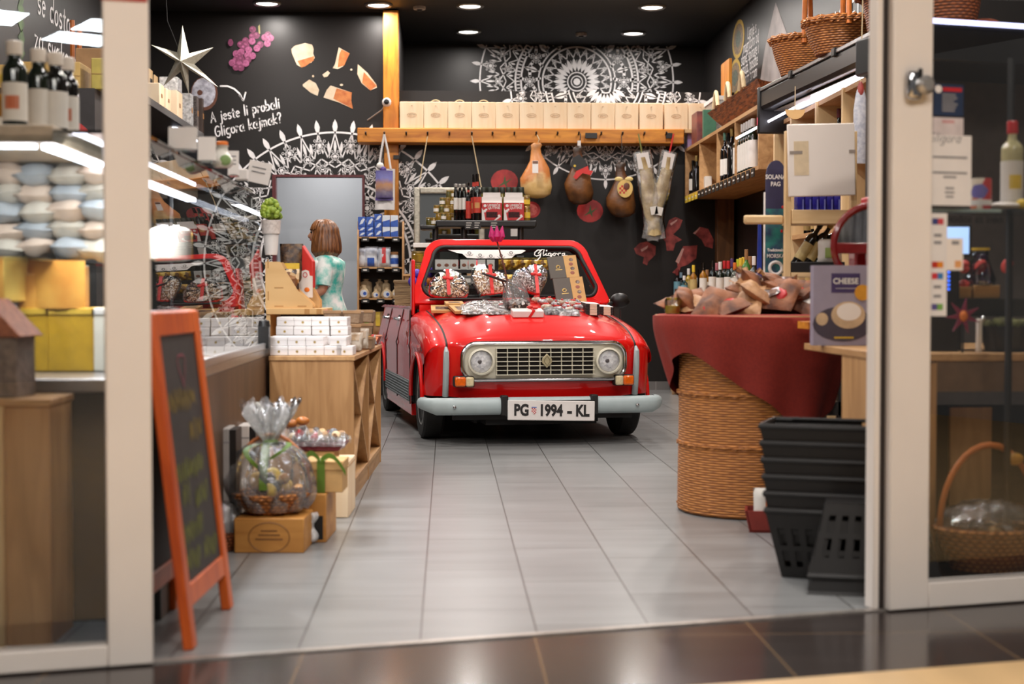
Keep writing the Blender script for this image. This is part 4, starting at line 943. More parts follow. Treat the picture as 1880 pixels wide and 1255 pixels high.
def card_box(name, label, loc, w, d, h, m, rz=0., group=None, cat='box', extra=(), rot=None):
 t = thing(name, label, cat, loc, rz, group, rot)
 obj('box_body', MB().box(-w / 2, w / 2, -d / 2, d / 2, 0, h), m, t, bevel=min(.004, h * .1), smooth=0)
 for nm, mb, mm in extra: obj(nm, mb, mm, t, smooth=0)
 return t
def wicker_bowl(mb, r0, r1, h, n=36, wall=.012, sx=1., sy=1.):
 mb.lathe([(r0, 0), ((r0 * .5 + r1 * .5) * 1.03, h * .5), (r1, h), (r1 - wall, h), ((r0 + r1) * .5 - wall, h * .5), (r0 - wall, wall), (0, wall)], n, sx=sx, sy=sy); return mb
def braid(mb, r, z, th=.012, n=48, sx=1., sy=1.):
 for ph in (0, PI): mb.tube([(sx * (r + th * .5 * cos(ph + k * 2.2)) * cos(2 * PI * k / n), sy * (r + th * .5 * cos(ph + k * 2.2)) * sin(2 * PI * k / n), z + th * .5 * sin(ph + k * 2.2)) for k in range(n)], th * .6, 6, closed=True)
 return mb
# ================================================================ LEFT SIDE
m_gw0 = WOOD('yellow_crate_wood', (216, 180, 110), (190, 150, 84), .5, 'x', 4)
# glass display case along the sales counter
m_case_brown = WOOD('case_brown_laminate', (98, 70, 48), (76, 52, 34), .5, 'z', 3)
m_steel = M('brushed_steel', (168, 166, 166), .3, .9, var=.05)
m_caseglass = SHEER('case_glass', (.95, .97, .96), .02, .0)
CX, CY0, CY1 = -.83, 4.32, 7.08
case = thing('display_case', 'long glass cheese display case with brown base behind the chalkboard', 'display case', (CX, CY0, 0))
LF = CY1 - CY0; LY = 6.80 - CY0
obj('base', MB().box(-1.05, -.0, 0, LF, .0, .66), m_case_brown, case, smooth=0)
obj('end_panel', MB().box(-1.05, -.0, -.012, 0, 0, .66), m_blackplastic, case, smooth=0)
obj('deck', MB().box(-1.04, .0, .005, LF - .005, .66, .70), m_steel, case, bevel=.004)
obj('front_rail', MB().box(-.012, .008, 0, LY, .695, .725), m_steel, case, bevel=.004)
obj('front_glass', MB().grid(lambda a, b: (-.004 - .05 * b ** 3, LY * a, .72 + .69 * b), 2, 10), m_caseglass, case)
obj('end_glass', MB().box(-1.0, -.02, .0, .006, .72, 1.40), m_caseglass, case, smooth=0)
obj('end_glass', MB().box(-1.0, -.02, LY - .006, LY, .72, 1.40), m_caseglass, case, smooth=0)
obj('top_glass', MB().box(-.30, -.05, 0, LY, 1.405, 1.415), m_caseglass, case, smooth=0)
obj('top_board', MB().box(-1.05, -.30, 0, LY, 1.38, 1.43), M('beige_laminate', (196, 176, 152), .5), case, bevel=.004)
obj('inner_shelf', MB().box(-.95, -.40, .02, LY - .02, 1.045, 1.052), m_caseglass, case, smooth=0)
obj('back_panel', MB().box(-1.05, -1.03, 0, LY, .7, 1.38), M('case_back_grey', (120, 116, 116), .5), case, smooth=0)
obj('light_strip', MB().box(-.34, -.30, .03, LY - .05, 1.362, 1.378), GLOW('cool_strip_glow', (232, 236, 255), 7.), case, smooth=0)
for y in (.95, LY - .35): obj('shelf_post', MB().tube([(-.36, y, .70), (-.36, y, 1.38)], .012, 8), m_blackplastic, case)
obj('corner_bracket', MB().box(-.03, .02, LY - .03, LY + .03, .70, .80).lathe([(.03, .80), (.025, .825), (0, .835)], 12, (-.005, LY, 0)), m_blackplastic, case)
l = area('case_lamp', (CX - .14, CY0 + LY / 2, 1.36), .05, 32, (.93, .95, 1), sizey=LY - .2); area('case_lamp', (CX - .5, CY0 + .07, 1.36), .85, 9, (.95, .96, 1), sizey=.05, rot=(R(35), 0, 0))
obj('light_strip', MB().box(-.95, -.36, .03, .06, 1.366, 1.378), MATS['cool_strip_glow'], case, smooth=0)
# goods in the case
m_gouda = M('yellow_cheese', (240, 206, 110), .45, rgb2=(226, 176, 76), scale=8); m_rindb = M('amber_cheese_rind', (226, 166, 76), .45, rgb2=(202, 134, 52), scale=10); m_whitec = M('white_cheese', (236, 228, 214), .5, var=.03)
def wedge(label, loc, r, h, a, rz, m, mr, group='cheeses in the display case'):
 t = thing('cheese_wedge', label, 'cheese', loc, rz, group)
 pts = [(0, 0)] + [(r * cos(R(-a / 2 + a * k / 10)), r * sin(R(-a / 2 + a * k / 10))) for k in range(11)]
 obj('paste', MB().prism(pts, 0, h, 'z'), m, t, bevel=.006, smooth=30)
 obj('rind', MB().grid(lambda u, v: ((r + .002) * cos(R(-a / 2 + a * u)), (r + .002) * sin(R(-a / 2 + a * u)), h * v), 10, 1), mr, t)
 return t
DK = .702
def on_deck(px, Y): return at(px, 600, Y).x
for i, (px, Y, z, r, h, a, rz, lb) in enumerate(((60, 4.75, .92, .19, .13, 120, 200, 'big pale yellow half cheese on the tubs in the display case, left of the post'), (130, 4.85, .90, .16, .15, 100, 250, 'tall golden cheese wedge behind the yellow tubs in the display case'), (165, 5.0, .90, .15, .14, 90, 230, 'orange rinded cheese wedge nearest the cream door post'), (20, 4.95, .92, .15, .12, 150, 270, 'rounded yellow cheese at the far left of the display case'))):
 wedge(lb, (on_deck(px, Y), Y, z), r, h, a, R(rz), m_gouda if i != 2 else m_rindb, m_rindb)
for i, (px, w, lb) in enumerate(((48, .143, 'larger mustard coloured tub under the cheeses'), (132, .143, 'smaller mustard coloured tub beside the larger tub'), (205, .105, 'pale tub at the right end of the mustard coloured tubs'))):
 card_box('cheese_tub', lb, (on_deck(px, 4.72), 4.85, DK), w, .3, .20, M('mustard_tub', (206, 160, 40), .4) if i < 2 else m_whitec, group='tubs in the display case', cat='tub', extra=(('rim', MB().box(-w / 2 - .004, w / 2 + .004, -.154, .154, .18, .195), M('mustard_rim', (226, 184, 70), .4) if i < 2 else m_white),))
card_box('cheese_block', 'square golden cheese block standing in front on the mustard tub', (on_deck(62, 4.72), 4.75, .90), .085, .09, .11, m_rindb, cat='cheese')
t = thing('round_cheese', 'white cheese wheel on the inner glass shelf, right of the door post', 'cheese', (at(312, 440, 5.1).x, 5.1, 1.056), rz=0)
obj('rind', MB().lathe([(.05, 0), (.072, .01), (.075, .05), (.07, .105), (.05, .115)], 24), m_whitec, t); obj('cut_face', MB().box(.02, .076, -.001, .0, .01, .1), m_gouda, t)
m_vac = [M('grey_vacuum_pack', (172, 164, 152), .3, rgb2=(140, 132, 122), scale=9, bump=.4), M('rosy_vacuum_pack', (186, 166, 150), .3, rgb2=(150, 130, 116), scale=9, bump=.4), M('blue_grey_vacuum_pack', (150, 154, 158), .3, rgb2=(118, 122, 128), scale=9, bump=.4)]
n_ = 0
for c_, px in enumerate((18, 75, 132, 186)):
 for k in range(5):
  Y = 5.0 + .02 * (k % 2); mb = pillow(MB(), .135, .16, .075, seed=n_)
  obj('vacuum_pack', mb, m_vac[(c_ + k) % 3], loc=(at(px, 400, Y).x, Y, 1.056 + .037 + .062 * k), rot=(R(8 * sin(n_)), R(6 * cos(n_ * 3)), .2 * sin(n_ * 2)), smooth=60, label='greyish vacuum pack in the glass case, %s column from the left, %s' % (ORD[c_], ('lowest of its stack', 'second from the bottom', 'middle of its stack', 'second from the top', 'topmost of its stack')[k]), cat='pack', group='vacuum packs stacked in the glass case'); n_ += 1
# bottles on the near end of the case
for i, (px, pt, Y, tall) in enumerate(((28, 76, 4.45, 1), (72, 90, 4.6, 0), (103, 97, 4.62, 0), (124, 106, 4.75, 1))):
 p = at(px, 236, Y); h = at(px, pt, Y).z - 1.432
 bottle('oil_bottle', ('tall dark green oil bottle with white label, nearest the shop window', 'green oil bottle with white stopper, second from the left on the case', 'dark bottle with white stopper, third from the left on the case', 'slim bottle with narrow white label, rightmost on the case')[i], (p.x, Y, 1.432), h, .036, m_gdark if i < 2 else m_gblack, m_cream, m_lab, .66, .55, .16, (.08, .52), 'oil bottles on the display case', mark=M('label_flower', (206, 110, 70), .5) if i in (0, 3) else None)
p = at(-6, 150, 5.2); bottle('oil_bottle', 'amber bottle with yellow cap behind the tall green oil bottle', (at(8, 150, 5.0).x, 5.0, 1.432), .24, .035, M('amber_oil', (150, 100, 30), .1), m_yel, m_lab, .6, .35, .12, (.1, .4), 'oil bottles on the display case')
# cards and small things along the top of the case
def stand_card(name, label, px0, py0, px1, py1, Y, tilt=0., m=m_white, lines=0):
 a, b = at(px0, py1, Y), at(px1, py0, Y); w, h = b.x - a.x, b.z - a.z
 t = thing(name, label, 'sign', ((a.x + b.x) / 2, Y, a.z), rot=(R(-8), tilt, 0))
 obj('sheet', MB().box(-w / 2, w / 2, 0, .003, 0, h), m, t, smooth=0); obj('foot', MB().box(-w * .3, w * .3, 0, .05, 0, .006), m, t, smooth=0)
 for k in range(lines): obj('printed_line', MB().box(-w * .3, w * .25, -.001, -.0004, h * (.75 - .16 * k), h * (.8 - .16 * k)), m_greytext, t, smooth=0)
 return t
ZT = 1.418
def case_top(px, Y): return at(px, 300, Y).x
def top_card(label, px0, px1, pt, Y, lines=0, tilt=0.):
 zz = at(px0, pt, Y).z; x0, x1 = case_top(px0, Y), case_top(px1, Y); h = zz - ZT
 t = thing('price_card', label, 'sign', ((x0 + x1) / 2, Y, ZT), rot=(R(-6), tilt, 0)); w = x1 - x0
 obj('sheet', MB().box(-w / 2, w / 2, 0, .003, 0, h), m_white, t, smooth=0); obj('foot', MB().box(-w * .4, w * .4, -.0, .05, 0, .004), m_gclear, t, smooth=0)
 for k in range(lines): obj('printed_line', MB().box(-w * .3, w * .25, -.001, -.0004, h * (.75 - .16 * k), h * (.8 - .16 * k)), m_greytext, t, smooth=0)
top_card('blank white card standing first on the case top', 309, 362, 232, 4.9); top_card('second white card on the case top, behind the first', 363, 396, 250, 5.3)
t = thing('ceramic_jug', 'white ceramic jug on the case beside the leaflet', 'jug', (case_top(408, 5.6), 5.6, ZT)); t.scale = (.85, .85, .5)
obj('jug_body', MB().lathe([(.035, 0), (.05, .03), (.046, .07), (.028, .11), (.024, .15), (.03, .165)], 20), M('glazed_white', (226, 222, 214), .15), t); obj('stopper', MB().lathe([(.022, .165), (.026, .17), (.026, .19), (.02, .195)], 12), m_orange, t); obj('leaf_decor', MB().ball((.02, -.045, .05), (.025, .006, .04)), M('leaf_green_paint', (130, 160, 100), .5), t)
top_card('white leaflet with coloured stripe behind the jug', 418, 438, 276, 5.95, 3)
card_box('small_carton', 'small white carton at the far end of the case top', (case_top(444, 6.2), 6.2, ZT), .05, .05, .045, m_white)
t = thing('paper_sign', 'tilted white paper sign with small print above the far case end', 'sign', (case_top(468, 6.6), 6.6, ZT), rz=.15)
obj('sheet', MB().box(-.045, .055, 0, .003, .02, .115), m_white, t, rot=(0, R(12), 0), smooth=0); obj('stand', MB().box(-.03, .05, .004, .03, 0, .09), m_blackplastic, t, smooth=0)
for k in range(2): obj('printed_line', MB().box(-.03, .03, -.002, -.001, .085 - .02 * k, .09 - .02 * k), m_greytext, t, rot=(0, R(12), 0), smooth=0)
# oak cabinet and little house by the left window
q = at(98, 730, 4.05); m_hstone = M('house_stone', (140, 122, 110), .8, var=.2, scale=40, bump=.5)
t = thing('oak_cabinet', 'oak cabinet standing behind the left glass door', 'cabinet', (q.x, 4.0, 0)); H_ = q.z
obj('carcass', MB().box(-.9, 0, .01, .24, 0, H_ - .02), m_oak, t, smooth=0); obj('top_panel', MB().box(-.9, .005, 0, .25, H_ - .02, H_), m_oak_h, t, bevel=.003)
obj('front_stile', MB().box(-.155, -.118, -.012, .01, 0, H_ - .02), m_light, t, smooth=0)
p = at(16, 730, 4.1); t = thing('ornament_house', 'small stone house ornament with terracotta roof on the oak cabinet', 'ornament', (at(2, 700, 4.12).x, 4.12, H_), rz=-.1)
obj('house_wall', MB().box(-.10, .07, -.07, .07, 0, .17), m_hstone, t, bevel=.004); obj('roof', MB().prism([(-.12, .165), (.09, .165), (-.01, .27)], -.085, .085, 'y'), M('terracotta', (186, 110, 74), .7, var=.2, scale=60, bump=.5), t, bevel=.004)
# chalkboard
q0, q1 = onz(349, 1190, 0), onz(418, 1116, 0); bd_ = (q1 - q0); W_ = bd_.length; RZ = math.atan2(bd_.y, bd_.x)
t = thing('chalkboard', 'orange framed folding chalkboard standing by the entrance', 'chalkboard', tuple(q0), RZ)
m_of = WOOD('orange_stained_frame', (214, 98, 28), (170, 62, 14), .4, 'z', 5); HB = .90; lean = R(6.5)
m_slate = M('slate_black', (44, 38, 36), .65, var=.12, scale=10, rgb2=(54, 48, 46))
def board(sgn, nm):
 o = obj(nm, MB().box(-.025, .03, -.014, .014, 0, HB).box(W_ - .03, W_ + .025, -.014, .014, 0, HB).box(.03, W_ - .03, -.012, .012, HB - .065, HB).box(.03, W_ - .03, -.012, .012, .105, .165), m_of, t, rot=(-lean if sgn > 0 else R(3.6), 0, 0), loc=(0, 0 if sgn > 0 else .165, 0), bevel=.004)
 obj('slate', MB().box(.02, W_ - .02, -.004, .004, .15, HB - .05), m_slate, o, smooth=0)
 return o
fb = board(1, 'front_frame'); board(-1, 'rear_frame')
mb = MB(); mbs = []
def chalk(n, x, z, size, mi, w=.007):      # illegible chalk strokes
 r_ = random.Random(n * 7 + int(z * 100))
 for k in range(n):
  u = x + k * size * .42; mb.ribbon([(u + size * .36 * j / 5 + size * .1 * r_.uniform(-1, 1), z + size * (.28 + .34 * (1 if j % 2 else -1) * r_.uniform(.4, 1))) for j in range(6)], w, mi, -.006)
mb.ribbon([(.27 + .05 * sin(k / 12 * 2 * PI) ** 3, .745 + .045 * (cos(k / 12 * 2 * PI) - .35 * cos(k / 6 * 2 * PI))) for k in range(13)], .008, 0, -.006)
chalk(8, .06, .625, .10, 1); chalk(4, .27, .53, .10, 1); chalk(8, .06, .43, .1, 2); chalk(2, .1, .365, .1, 2); chalk(4, .24, .345, .1, 2); chalk(6, .06, .265, .10, 2); chalk(4, .06, .19, .1, 2); chalk(4, .28, .19, .1, 2)
obj('chalk_writing', mb, [M('pink_chalk', (130, 66, 76), .9), M('yellow_chalk', (150, 124, 50), .9), M('lime_chalk', (134, 136, 56), .9)], fb, smooth=0)
# wall shelf above with cartons and star
SZ = 2.50; SXF = -2.36
t = thing('wall_shelf', 'dark shelf along the left wall carrying boxes, with a light strip', 'shelf', (XL, 10.95, SZ))
obj('board', MB().box(.01, SXF - XL, 0, 3.55, -.04, 0), M('dark_shelf_laminate', (66, 54, 48), .5), t, smooth=0); obj('front_edge', MB().box(SXF - XL, SXF - XL + .012, 0, 3.55, -.05, .006), m_steel, t, smooth=0)
obj('light_strip', MB().box(SXF - XL - .12, SXF - XL - .08, 2.6, 5.8, -.055, -.04), GLOW('cool_strip_glow', (232, 236, 255), 7.), t, smooth=0)
SHX = -2.5
for i, (px, Y, w, h, m, lb) in enumerate(((292, 11.9, .16, .36, m_blackplastic, 'tall black bottle box with oak edges on the left shelf, first'), (303, 12.35, .16, .36, m_oak, 'tall oak bottle box beside the first black one'), (312, 12.8, .15, .34, m_blackplastic, 'tall black bottle box third on the left shelf'))):
 x = onx(px, 190, SHX).x; y = onx(px, 190, SHX).y
 card_box('bottle_box', lb, (SHX - .06 * 0 - .2, y, SZ + .002), .14, .16, h + .08, m, extra=(('oak_edge', MB().box(.071, .078, -.08, .08, 0, h + .08), m_light), ('window', MB().box(.076, .081, -.05, .05, .06, h), m_blackplastic)), group='bottle boxes on the left shelf')
for i, (px, w, h, m, lb) in enumerate(((284, .2, .2, m_box, 'low pale wooden box at the near end of the left shelf'), (297, .2, .2, m_box, 'low pale wooden box under the tall bottle boxes, second'), (318, .26, .25, m_box, 'pale wooden box with a round logo below the star'), (341, .14, .32, m_cello2, 'box wrapped in clear film beside the wooden box'), (352, .10, .34, M('dark_print_box', (56, 48, 46), .5, rgb2=(110, 100, 96), scale=60), 'dark speckled carton near the far shelf end'), (362, .12, .36, M('brown_box', (70, 54, 46), .5), 'dark brown carton nearest the bowl picture'))):
 y = onx(px, 220, SXF - .08).y
 card_box('gift_carton', lb, (SXF - .1, y, SZ + .002), .16, w, h, m, extra=(('logo', MB().box(.0805, .082, -.03, .03, h * .45, h * .6), m_brand),), group='cartons on the left shelf')
card_box('film_wrapped_box', 'white wrapped box lying on the pale wooden box under the star', (SXF - .1, onx(318, 220, SXF - .08).y, SZ + .254), .16, .22, .12, m_cello2)
q = at(337, 117, 12.3); t = thing('paper_star', 'large white paper star lantern hanging over the left shelf', 'star', tuple(q))
m_star = M('star_paper', (212, 208, 192), .8, rgb2=(190, 186, 170), scale=50); mb = MB(); ro = []
for px, py in ((335, 47), (391, 88), (399, 158), (348, 172), (312, 172), (279, 85)): e = at(px, py, 12.3); ro.append((e.x - q.x, e.z - q.z))
tips = [(335, 46), (392, 87), (401, 160), (347, 174), (300, 158), (277, 82)]
inn = [(347, 98), (357, 118), (346, 127), (330, 128), (322, 112), (325, 96)]
T_ = [at(a, b, 12.3) - q for a, b in tips]; I_ = [at(a, b, 12.3) - q for a, b in inn]; cF, cB = Vector((0, -.14, 0)), Vector((0, .14, 0))
for k in range(6):
 for cc in (cF, cB): mb.add([T_[k], I_[k], cc], [(0, 1, 2)]); mb.add([T_[k], I_[k - 1], cc], [(0, 1, 2)])
obj('paper_body', mb, m_star, t, smooth=0); obj('hanging_cord', MB().tube([(0, 0, .02), (-.13, 0, .35), (-.15, 0, CEIL - q.z)], .003, 5), m_blackplastic, t)
# dark cabinet behind the case with crates on top, seen through the door glass
ZC_ = 2.0; t = thing('back_cabinet', 'tall dark cabinet behind the glass case, red round picture on its front', 'cabinet', (XL + .02, 7.7, 0))
obj('carcass', MB().box(0, 1.16, 0, .9, 0, ZC_), M('charcoal_laminate', (62, 58, 60), .5), t, smooth=0); obj('red_picture', MB().prism([(1.02 + .16 * cos(k * PI / 14), 1.62 + .22 * sin(k * PI / 14)) for k in range(15)], -.004, -.001, 'y'), M('red_print', (206, 66, 66), .5, rgb2=(180, 44, 46)), t, smooth=0)
for px0, px1, pt, Y, m, lb in ((38, 146, 113, 7.75, m_gw0, 'yellowish wooden crate behind the green oil bottles'), (-40, 30, 118, 7.78, m_gw0, 'yellowish wooden crate at the far left behind the bottles'), (138, 192, 88, 8.15, m_kraft, 'brown carton on the dark cabinet behind the crates'), (167, 200, 106, 7.74, M('straw_box', (206, 186, 96), .6), 'straw yellow box beside the cream door post')):
 a_, b_ = at(px0, 170, Y), at(px1, pt, Y); w = b_.x - a_.x; h = b_.z - ZC_ - .002
 card_box('shelf_crate', lb, ((a_.x + b_.x) / 2, Y + .13, ZC_ + .002), w, .24, h, m, extra=(('front_seam', MB().box(-w / 2, w / 2, -.1215, -.1205, h * .48, h * .5), m_brand),), group='crates on the dark cabinet')
for px, py in ((116, 28), (126, 46)):
 q = at(px, 112, 8.3); e = at(px + 4 - (px > 120) * -4, py, 8.3); obj('willow_stick', MB().tube([(0, 0, 0), ((e.x - q.x) * .5 + .008, 0, (e.z - ZC_) * .5), (e.x - q.x, 0, e.z - ZC_ - .002)], .014, 6), m_cane, loc=(q.x, 8.45, ZC_ + .002), label='upright willow stick on the dark cabinet, %s of two' % ('left' if px == 116 else 'right'), cat='stick', group='willow sticks on the cabinet')
# ================================================================ OAK COUNTER AND ITS GOODS
c0 = onz(650, 919, 0); c1 = onz(699.5, 847, 0); dv = (c1 - c0); CL = dv.length; CRZ = math.atan2(dv.y, dv.x) - PI / 2
CH = at(650, 653, c0.y).z; CWD = c0.x - at(494, 700, c0.y).x
# local frame: x to the right along the front, y along the counter, origin at the near right bottom corner
ct = thing('sales_counter', 'oak sales counter with crossed wine rack side carrying white boxes', 'counter', tuple(c0), CRZ)
def cl(x, y, z=0): return Vector((c0.x + x * cos(CRZ) - y * sin(CRZ), c0.y + x * sin(CRZ) + y * cos(CRZ), z))
obj('front_panel', MB().box(-CWD, 0, 0, .02, 0, CH - .02), m_oak, ct, smooth=0, bevel=.002)
obj('rear_panel', MB().box(-CWD, 0, CL - .02, CL, 0, CH - .02), m_oak, ct, smooth=0)
obj('left_panel', MB().box(-CWD, -CWD + .02, .02, CL - .02, 0, CH - .02), m_oak, ct, smooth=0)
obj('worktop', MB().box(-CWD - .003, .006, -.006, CL + .004, CH - .022, CH), m_oak_y, ct, bevel=.003)
obj('rack_back', MB().box(-.36, -.345, .02, CL - .02, 0, CH - .02), m_oak_y, ct, smooth=0)
ym = CL * .5
for y in (ym - .011,): obj('upright', MB().box(-.34, 0, y, y + .022, .0, CH - .022), m_oak, ct, smooth=0)
obj('plinth', MB().box(-.34, -.004, .02, CL - .02, .0, .07), m_oak_y, ct, smooth=0); obj('lower_rail', MB().box(-.34, -.001, .02, CL - .02, .07, .09), m_oak_y, ct, smooth=0)
def brace(y0, z0, y1, z1):
 l = math.hypot(y1 - y0, z1 - z0); ny, nz = -(z1 - z0) / l * .009, (y1 - y0) / l * .009
 return obj('cross_board', MB().prism([(y0 + ny, z0 + nz), (y0 - ny, z0 - nz), (y1 - ny, z1 - nz), (y1 + ny, z1 + nz)], -.33, -.002, 'x'), m_oak_y, ct, smooth=0)
for ya, yb in ((.02, ym - .011), (ym + .011, CL - .02)):
 zm = (CH + .09) / 2
 brace(ya, .09, yb, CH - .03); brace(ya, CH - .03, yb, .09)
# white patisserie boxes
m_wbox = M('white_sweet_box', (232, 226, 224), .5, var=.015)
BXW, BXD, BXH = .082, .16, .0425
def white_box(x, y, z, label, w=BXW, h=BXH, group='white boxes on the oak counter'):
 p = cl(x, y, z)
 t = thing('sweet_box', label, 'box', tuple(p), CRZ, group)
 obj('box_body', MB().box(-w / 2, w / 2, 0, BXD, 0, h), m_wbox, t, bevel=.003, smooth=0)
 obj('lid_line', MB().box(-w / 2 - .0006, w / 2 + .0006, -.0008, BXD, h * .62, h * .65), M('box_shadow_line', (206, 198, 194), .6), t, smooth=0)
 obj('gold_emblem', MB().lathe([(0, 0), (.006, 0), (.006, .0008), (0, .0008)], 10), m_gold_ink, t, loc=(0, -.0006, h * .42), rot=(R(90), 0, 0))
for r_, (xs, nm) in enumerate((((-.345, -.262, -.179, -.096, -.013 - .032), 'bottom row'), ((-.348, -.265, -.182, -.075), 'second row'))):
 for k, x in enumerate(xs):
  white_box(x, .03 + .008 * r_, CH + .001 + r_ * (BXH + .001), 'white sweet box, front stack on oak counter, %s, %s from left' % (nm, ORD[k]), w=BXW if k < len(xs) - 1 else BXW * .95)
for r_ in range(4):
 for k in range(4):
  x = -.325 + k * .085 + .003 * sin(r_ * 5 + k)
  white_box(x - .02, .23, CH + .001 + r_ * (BXH + .001), 'white sweet box, rear stack on oak counter, %s layer up, %s from left' % (ORD[r_], ORD[k]))
# brown fold-top paper bags behind, in stacks
m_kb = M('brown_lined_bag', (164, 138, 112), .7, rgb2=(140, 112, 86), scale=50, bump=.2)
for i, (x, y, z, nm) in enumerate(((-.155, .52, 0, 'left, lowest'), (-.155, .52, 1, 'left, middle'), (-.155, .52, 2, 'left, topmost'), (-.055, .50, 0, 'middle, lowest'), (-.055, .50, 1, 'middle, second'), (-.055, .50, 2, 'middle, topmost'), (.0 - .02, .80, 0, 'right, lowest'), (-.02, .80, 1, 'right, second'), (-.02, .80, 2, 'right, topmost'))):
 zz = CH + .03 * 0 + z * .068 + .001 + (.0 if i < 6 else -.0)
 p = cl(x, y, zz); t = thing('paper_bag', 'folded brown paper bag of biscuits on the oak counter, %s' % nm, 'bag', tuple(p), CRZ + .1 * sin(i * 2), 'folded brown bags on the oak counter')
 obj('bag_body', MB().prism([(-.036, 0), (.036, 0), (.044, .062), (-.044, .062)], 0, .12, 'y'), m_kb, t, bevel=.006); obj('folded_lip', MB().box(-.045, .045, -.004, .006, .05, .066), m_kraft, t, bevel=.002)
# loose snack packs along the right edge
m_snack = {k: M('snack_' + k, c, .3, rgb2=c2, scale=30, bump=.3) for k, c, c2 in (('clear', (196, 184, 170), (150, 130, 110)), ('yellow', (236, 180, 50), (214, 120, 30)), ('red', (206, 44, 36), (150, 24, 22)), ('silver', (150, 154, 160), (90, 92, 98)), ('orange', (226, 130, 60), (190, 90, 30)), ('kraft', (176, 150, 120), (150, 120, 90)))}
for i, (x, y, k, w, h, tl, nm) in enumerate(((-.03, .36, 'clear', .07, .11, -.7, 'clear biscuit pack leaning on the white boxes'), (.0 - .02, .62, 'clear', .07, .12, -.6, 'clear biscuit pack leaning behind the first one'), (-.05, .43, 'red', .06, .05, -1.1, 'small red snack pack beside the white boxes'), (-.04, .95, 'yellow', .09, .08, -.9, 'yellow crisp pack near the counter edge'), (-.035, 1.08, 'red', .07, .07, -.6, 'red and yellow snack pack near the counter edge'), (-.04, 1.28, 'silver', .09, .08, -.9, 'dark silver pack at the far end of the oak counter'), (-.06, 1.42, 'orange', .1, .06, -1., 'orange pack at the far end of the oak counter'), (-.12, 1.15, 'kraft', .09, .15, -.5, 'tall kraft pack behind the yellow crisp packs'), (-.045, .72, 'orange', .06, .05, -1.1, 'tiny orange pack on the counter edge'))):
 pouch('snack_pack', nm, tuple(cl(x, y, CH + .012)), w, h, .035, m_snack[k], 'pack', rz=CRZ + .3 * sin(i * 3), tilt=tl, group='snack packs along the counter edge', patch=(-.6, .6, -.2, .5), patchm=m_snack['yellow' if k in ('red', 'silver') else 'red' if k == 'yellow' else 'kraft'], seed=i)
for i, k in enumerate(('red', 'orange')):
 t = thing('terracotta_dish', 'small terracotta coloured dish by the far end of the oak counter', 'dish', tuple(cl(-.06, 1.52, CH + .001)), 0) if i == 0 else None
 if t: obj('dish_body', MB().lathe([(.05, 0), (.075, .05), (.07, .05), (.045, .006), (0, .006)], 20), M('terracotta_glaze', (170, 80, 60), .4), t); obj('rim', MB().tube([(.0725 * cos(k * PI / 10), .0725 * sin(k * PI / 10), .05) for k in range(20)], .005, 6, closed=True), M('pale_rim', (226, 150, 120), .4), t)
# riser shelf behind with plywood displays
m_ply = WOOD('plywood', (222, 180, 122), (208, 164, 106), .55, 'x', 2); m_plye = M('plywood_edge', (186, 136, 76), .6)
RZ_ = at(545, 566, 7.5).z
rx0, rx1 = at(492, 566, 7.5).x, at(599, 566, 7.5).x
t = thing('riser_shelf', 'low plywood riser standing behind the white boxes', 'riser', (rx0, 7.42, CH + .001)); rw = rx1 - rx0; rh = RZ_ - CH
obj('board', MB().box(0, rw, 0, .50, rh - .03, rh), m_ply, t, bevel=.002); obj('rear_leg', MB().box(.01, rw - .01, .46, .48, 0, rh - .03), M('dark_riser_back', (52, 34, 26), .6), t, smooth=0)
obj('side_leg', MB().box(.0, .02, .01, .46, 0, rh - .03), m_ply, t, smooth=0); obj('side_leg', MB().box(rw - .02, rw, .30, .46, 0, rh - .03), m_ply, t, smooth=0)
for k, x in enumerate((.19, .25)): obj('slot_mark', MB().box(x, x + .025, -.001, .0, rh - .028, rh - .003), m_plye, t, smooth=0)
obj('price_strip', MB().box(.305, rw - .002, -.002, -.0002, rh - .026, rh - .004), M('salmon_strip', (220, 150, 126), .5), t, smooth=0)
def ply_stand(name, label, loc, pts, dep, s=1.):
 t = thing(name, label, 'display stand', loc)
 for y0 in (0, dep - .008):
  o = obj('side_board', MB().prism(pts, y0, y0 + .008, 'y'), m_ply, t, smooth=0)
 xm = max(p[0] for p in pts)
 obj('base_board', MB().box(.004, xm - .004, .008, dep - .008, .004, .012), m_ply, t, smooth=0); obj('back_board', MB().box(.0, .008, .008, dep - .008, .012, max(p[1] for p in pts) - .01), m_ply, t, smooth=0)
 for x, z, w, h in ((.045, .10, .045, .006), (.045, .008, .045, .006), (.16, .008, .045, .006), (.012, .04, .006, .045), (.012, .20, .006, .045)): obj('tenon', MB().box(x * s, (x + w) * s, -.001, .0, z * s, (z + h) * s), m_plye, t, smooth=0)
 return t
def pp(px, py, Y=7.5): v = at(px, py, Y); return v.x - rx0, v.z - RZ_
pts = [pp(487, 553.), pp(573, 553), pp(573, 545), pp(546, 520), pp(515, 470), pp(514, 468), pp(487, 468)]
pts = [(a - pts[0][0], b - pts[0][1]) for a, b in pts]
ply_stand('plywood_stand', 'front sloping plywood display stand on the riser', (at(487, 553, 7.44).x, 7.44, RZ_ + .001), pts, .16)
ply_stand('plywood_stand', 'rear sloping plywood display stand behind the red gift box', (at(540, 553, 7.8).x, 7.66, RZ_ + .001), [(0, 0), (.145, 0), (.145, .04), (.115, .09), (.06, .2), (0, .22)], .14, .6)
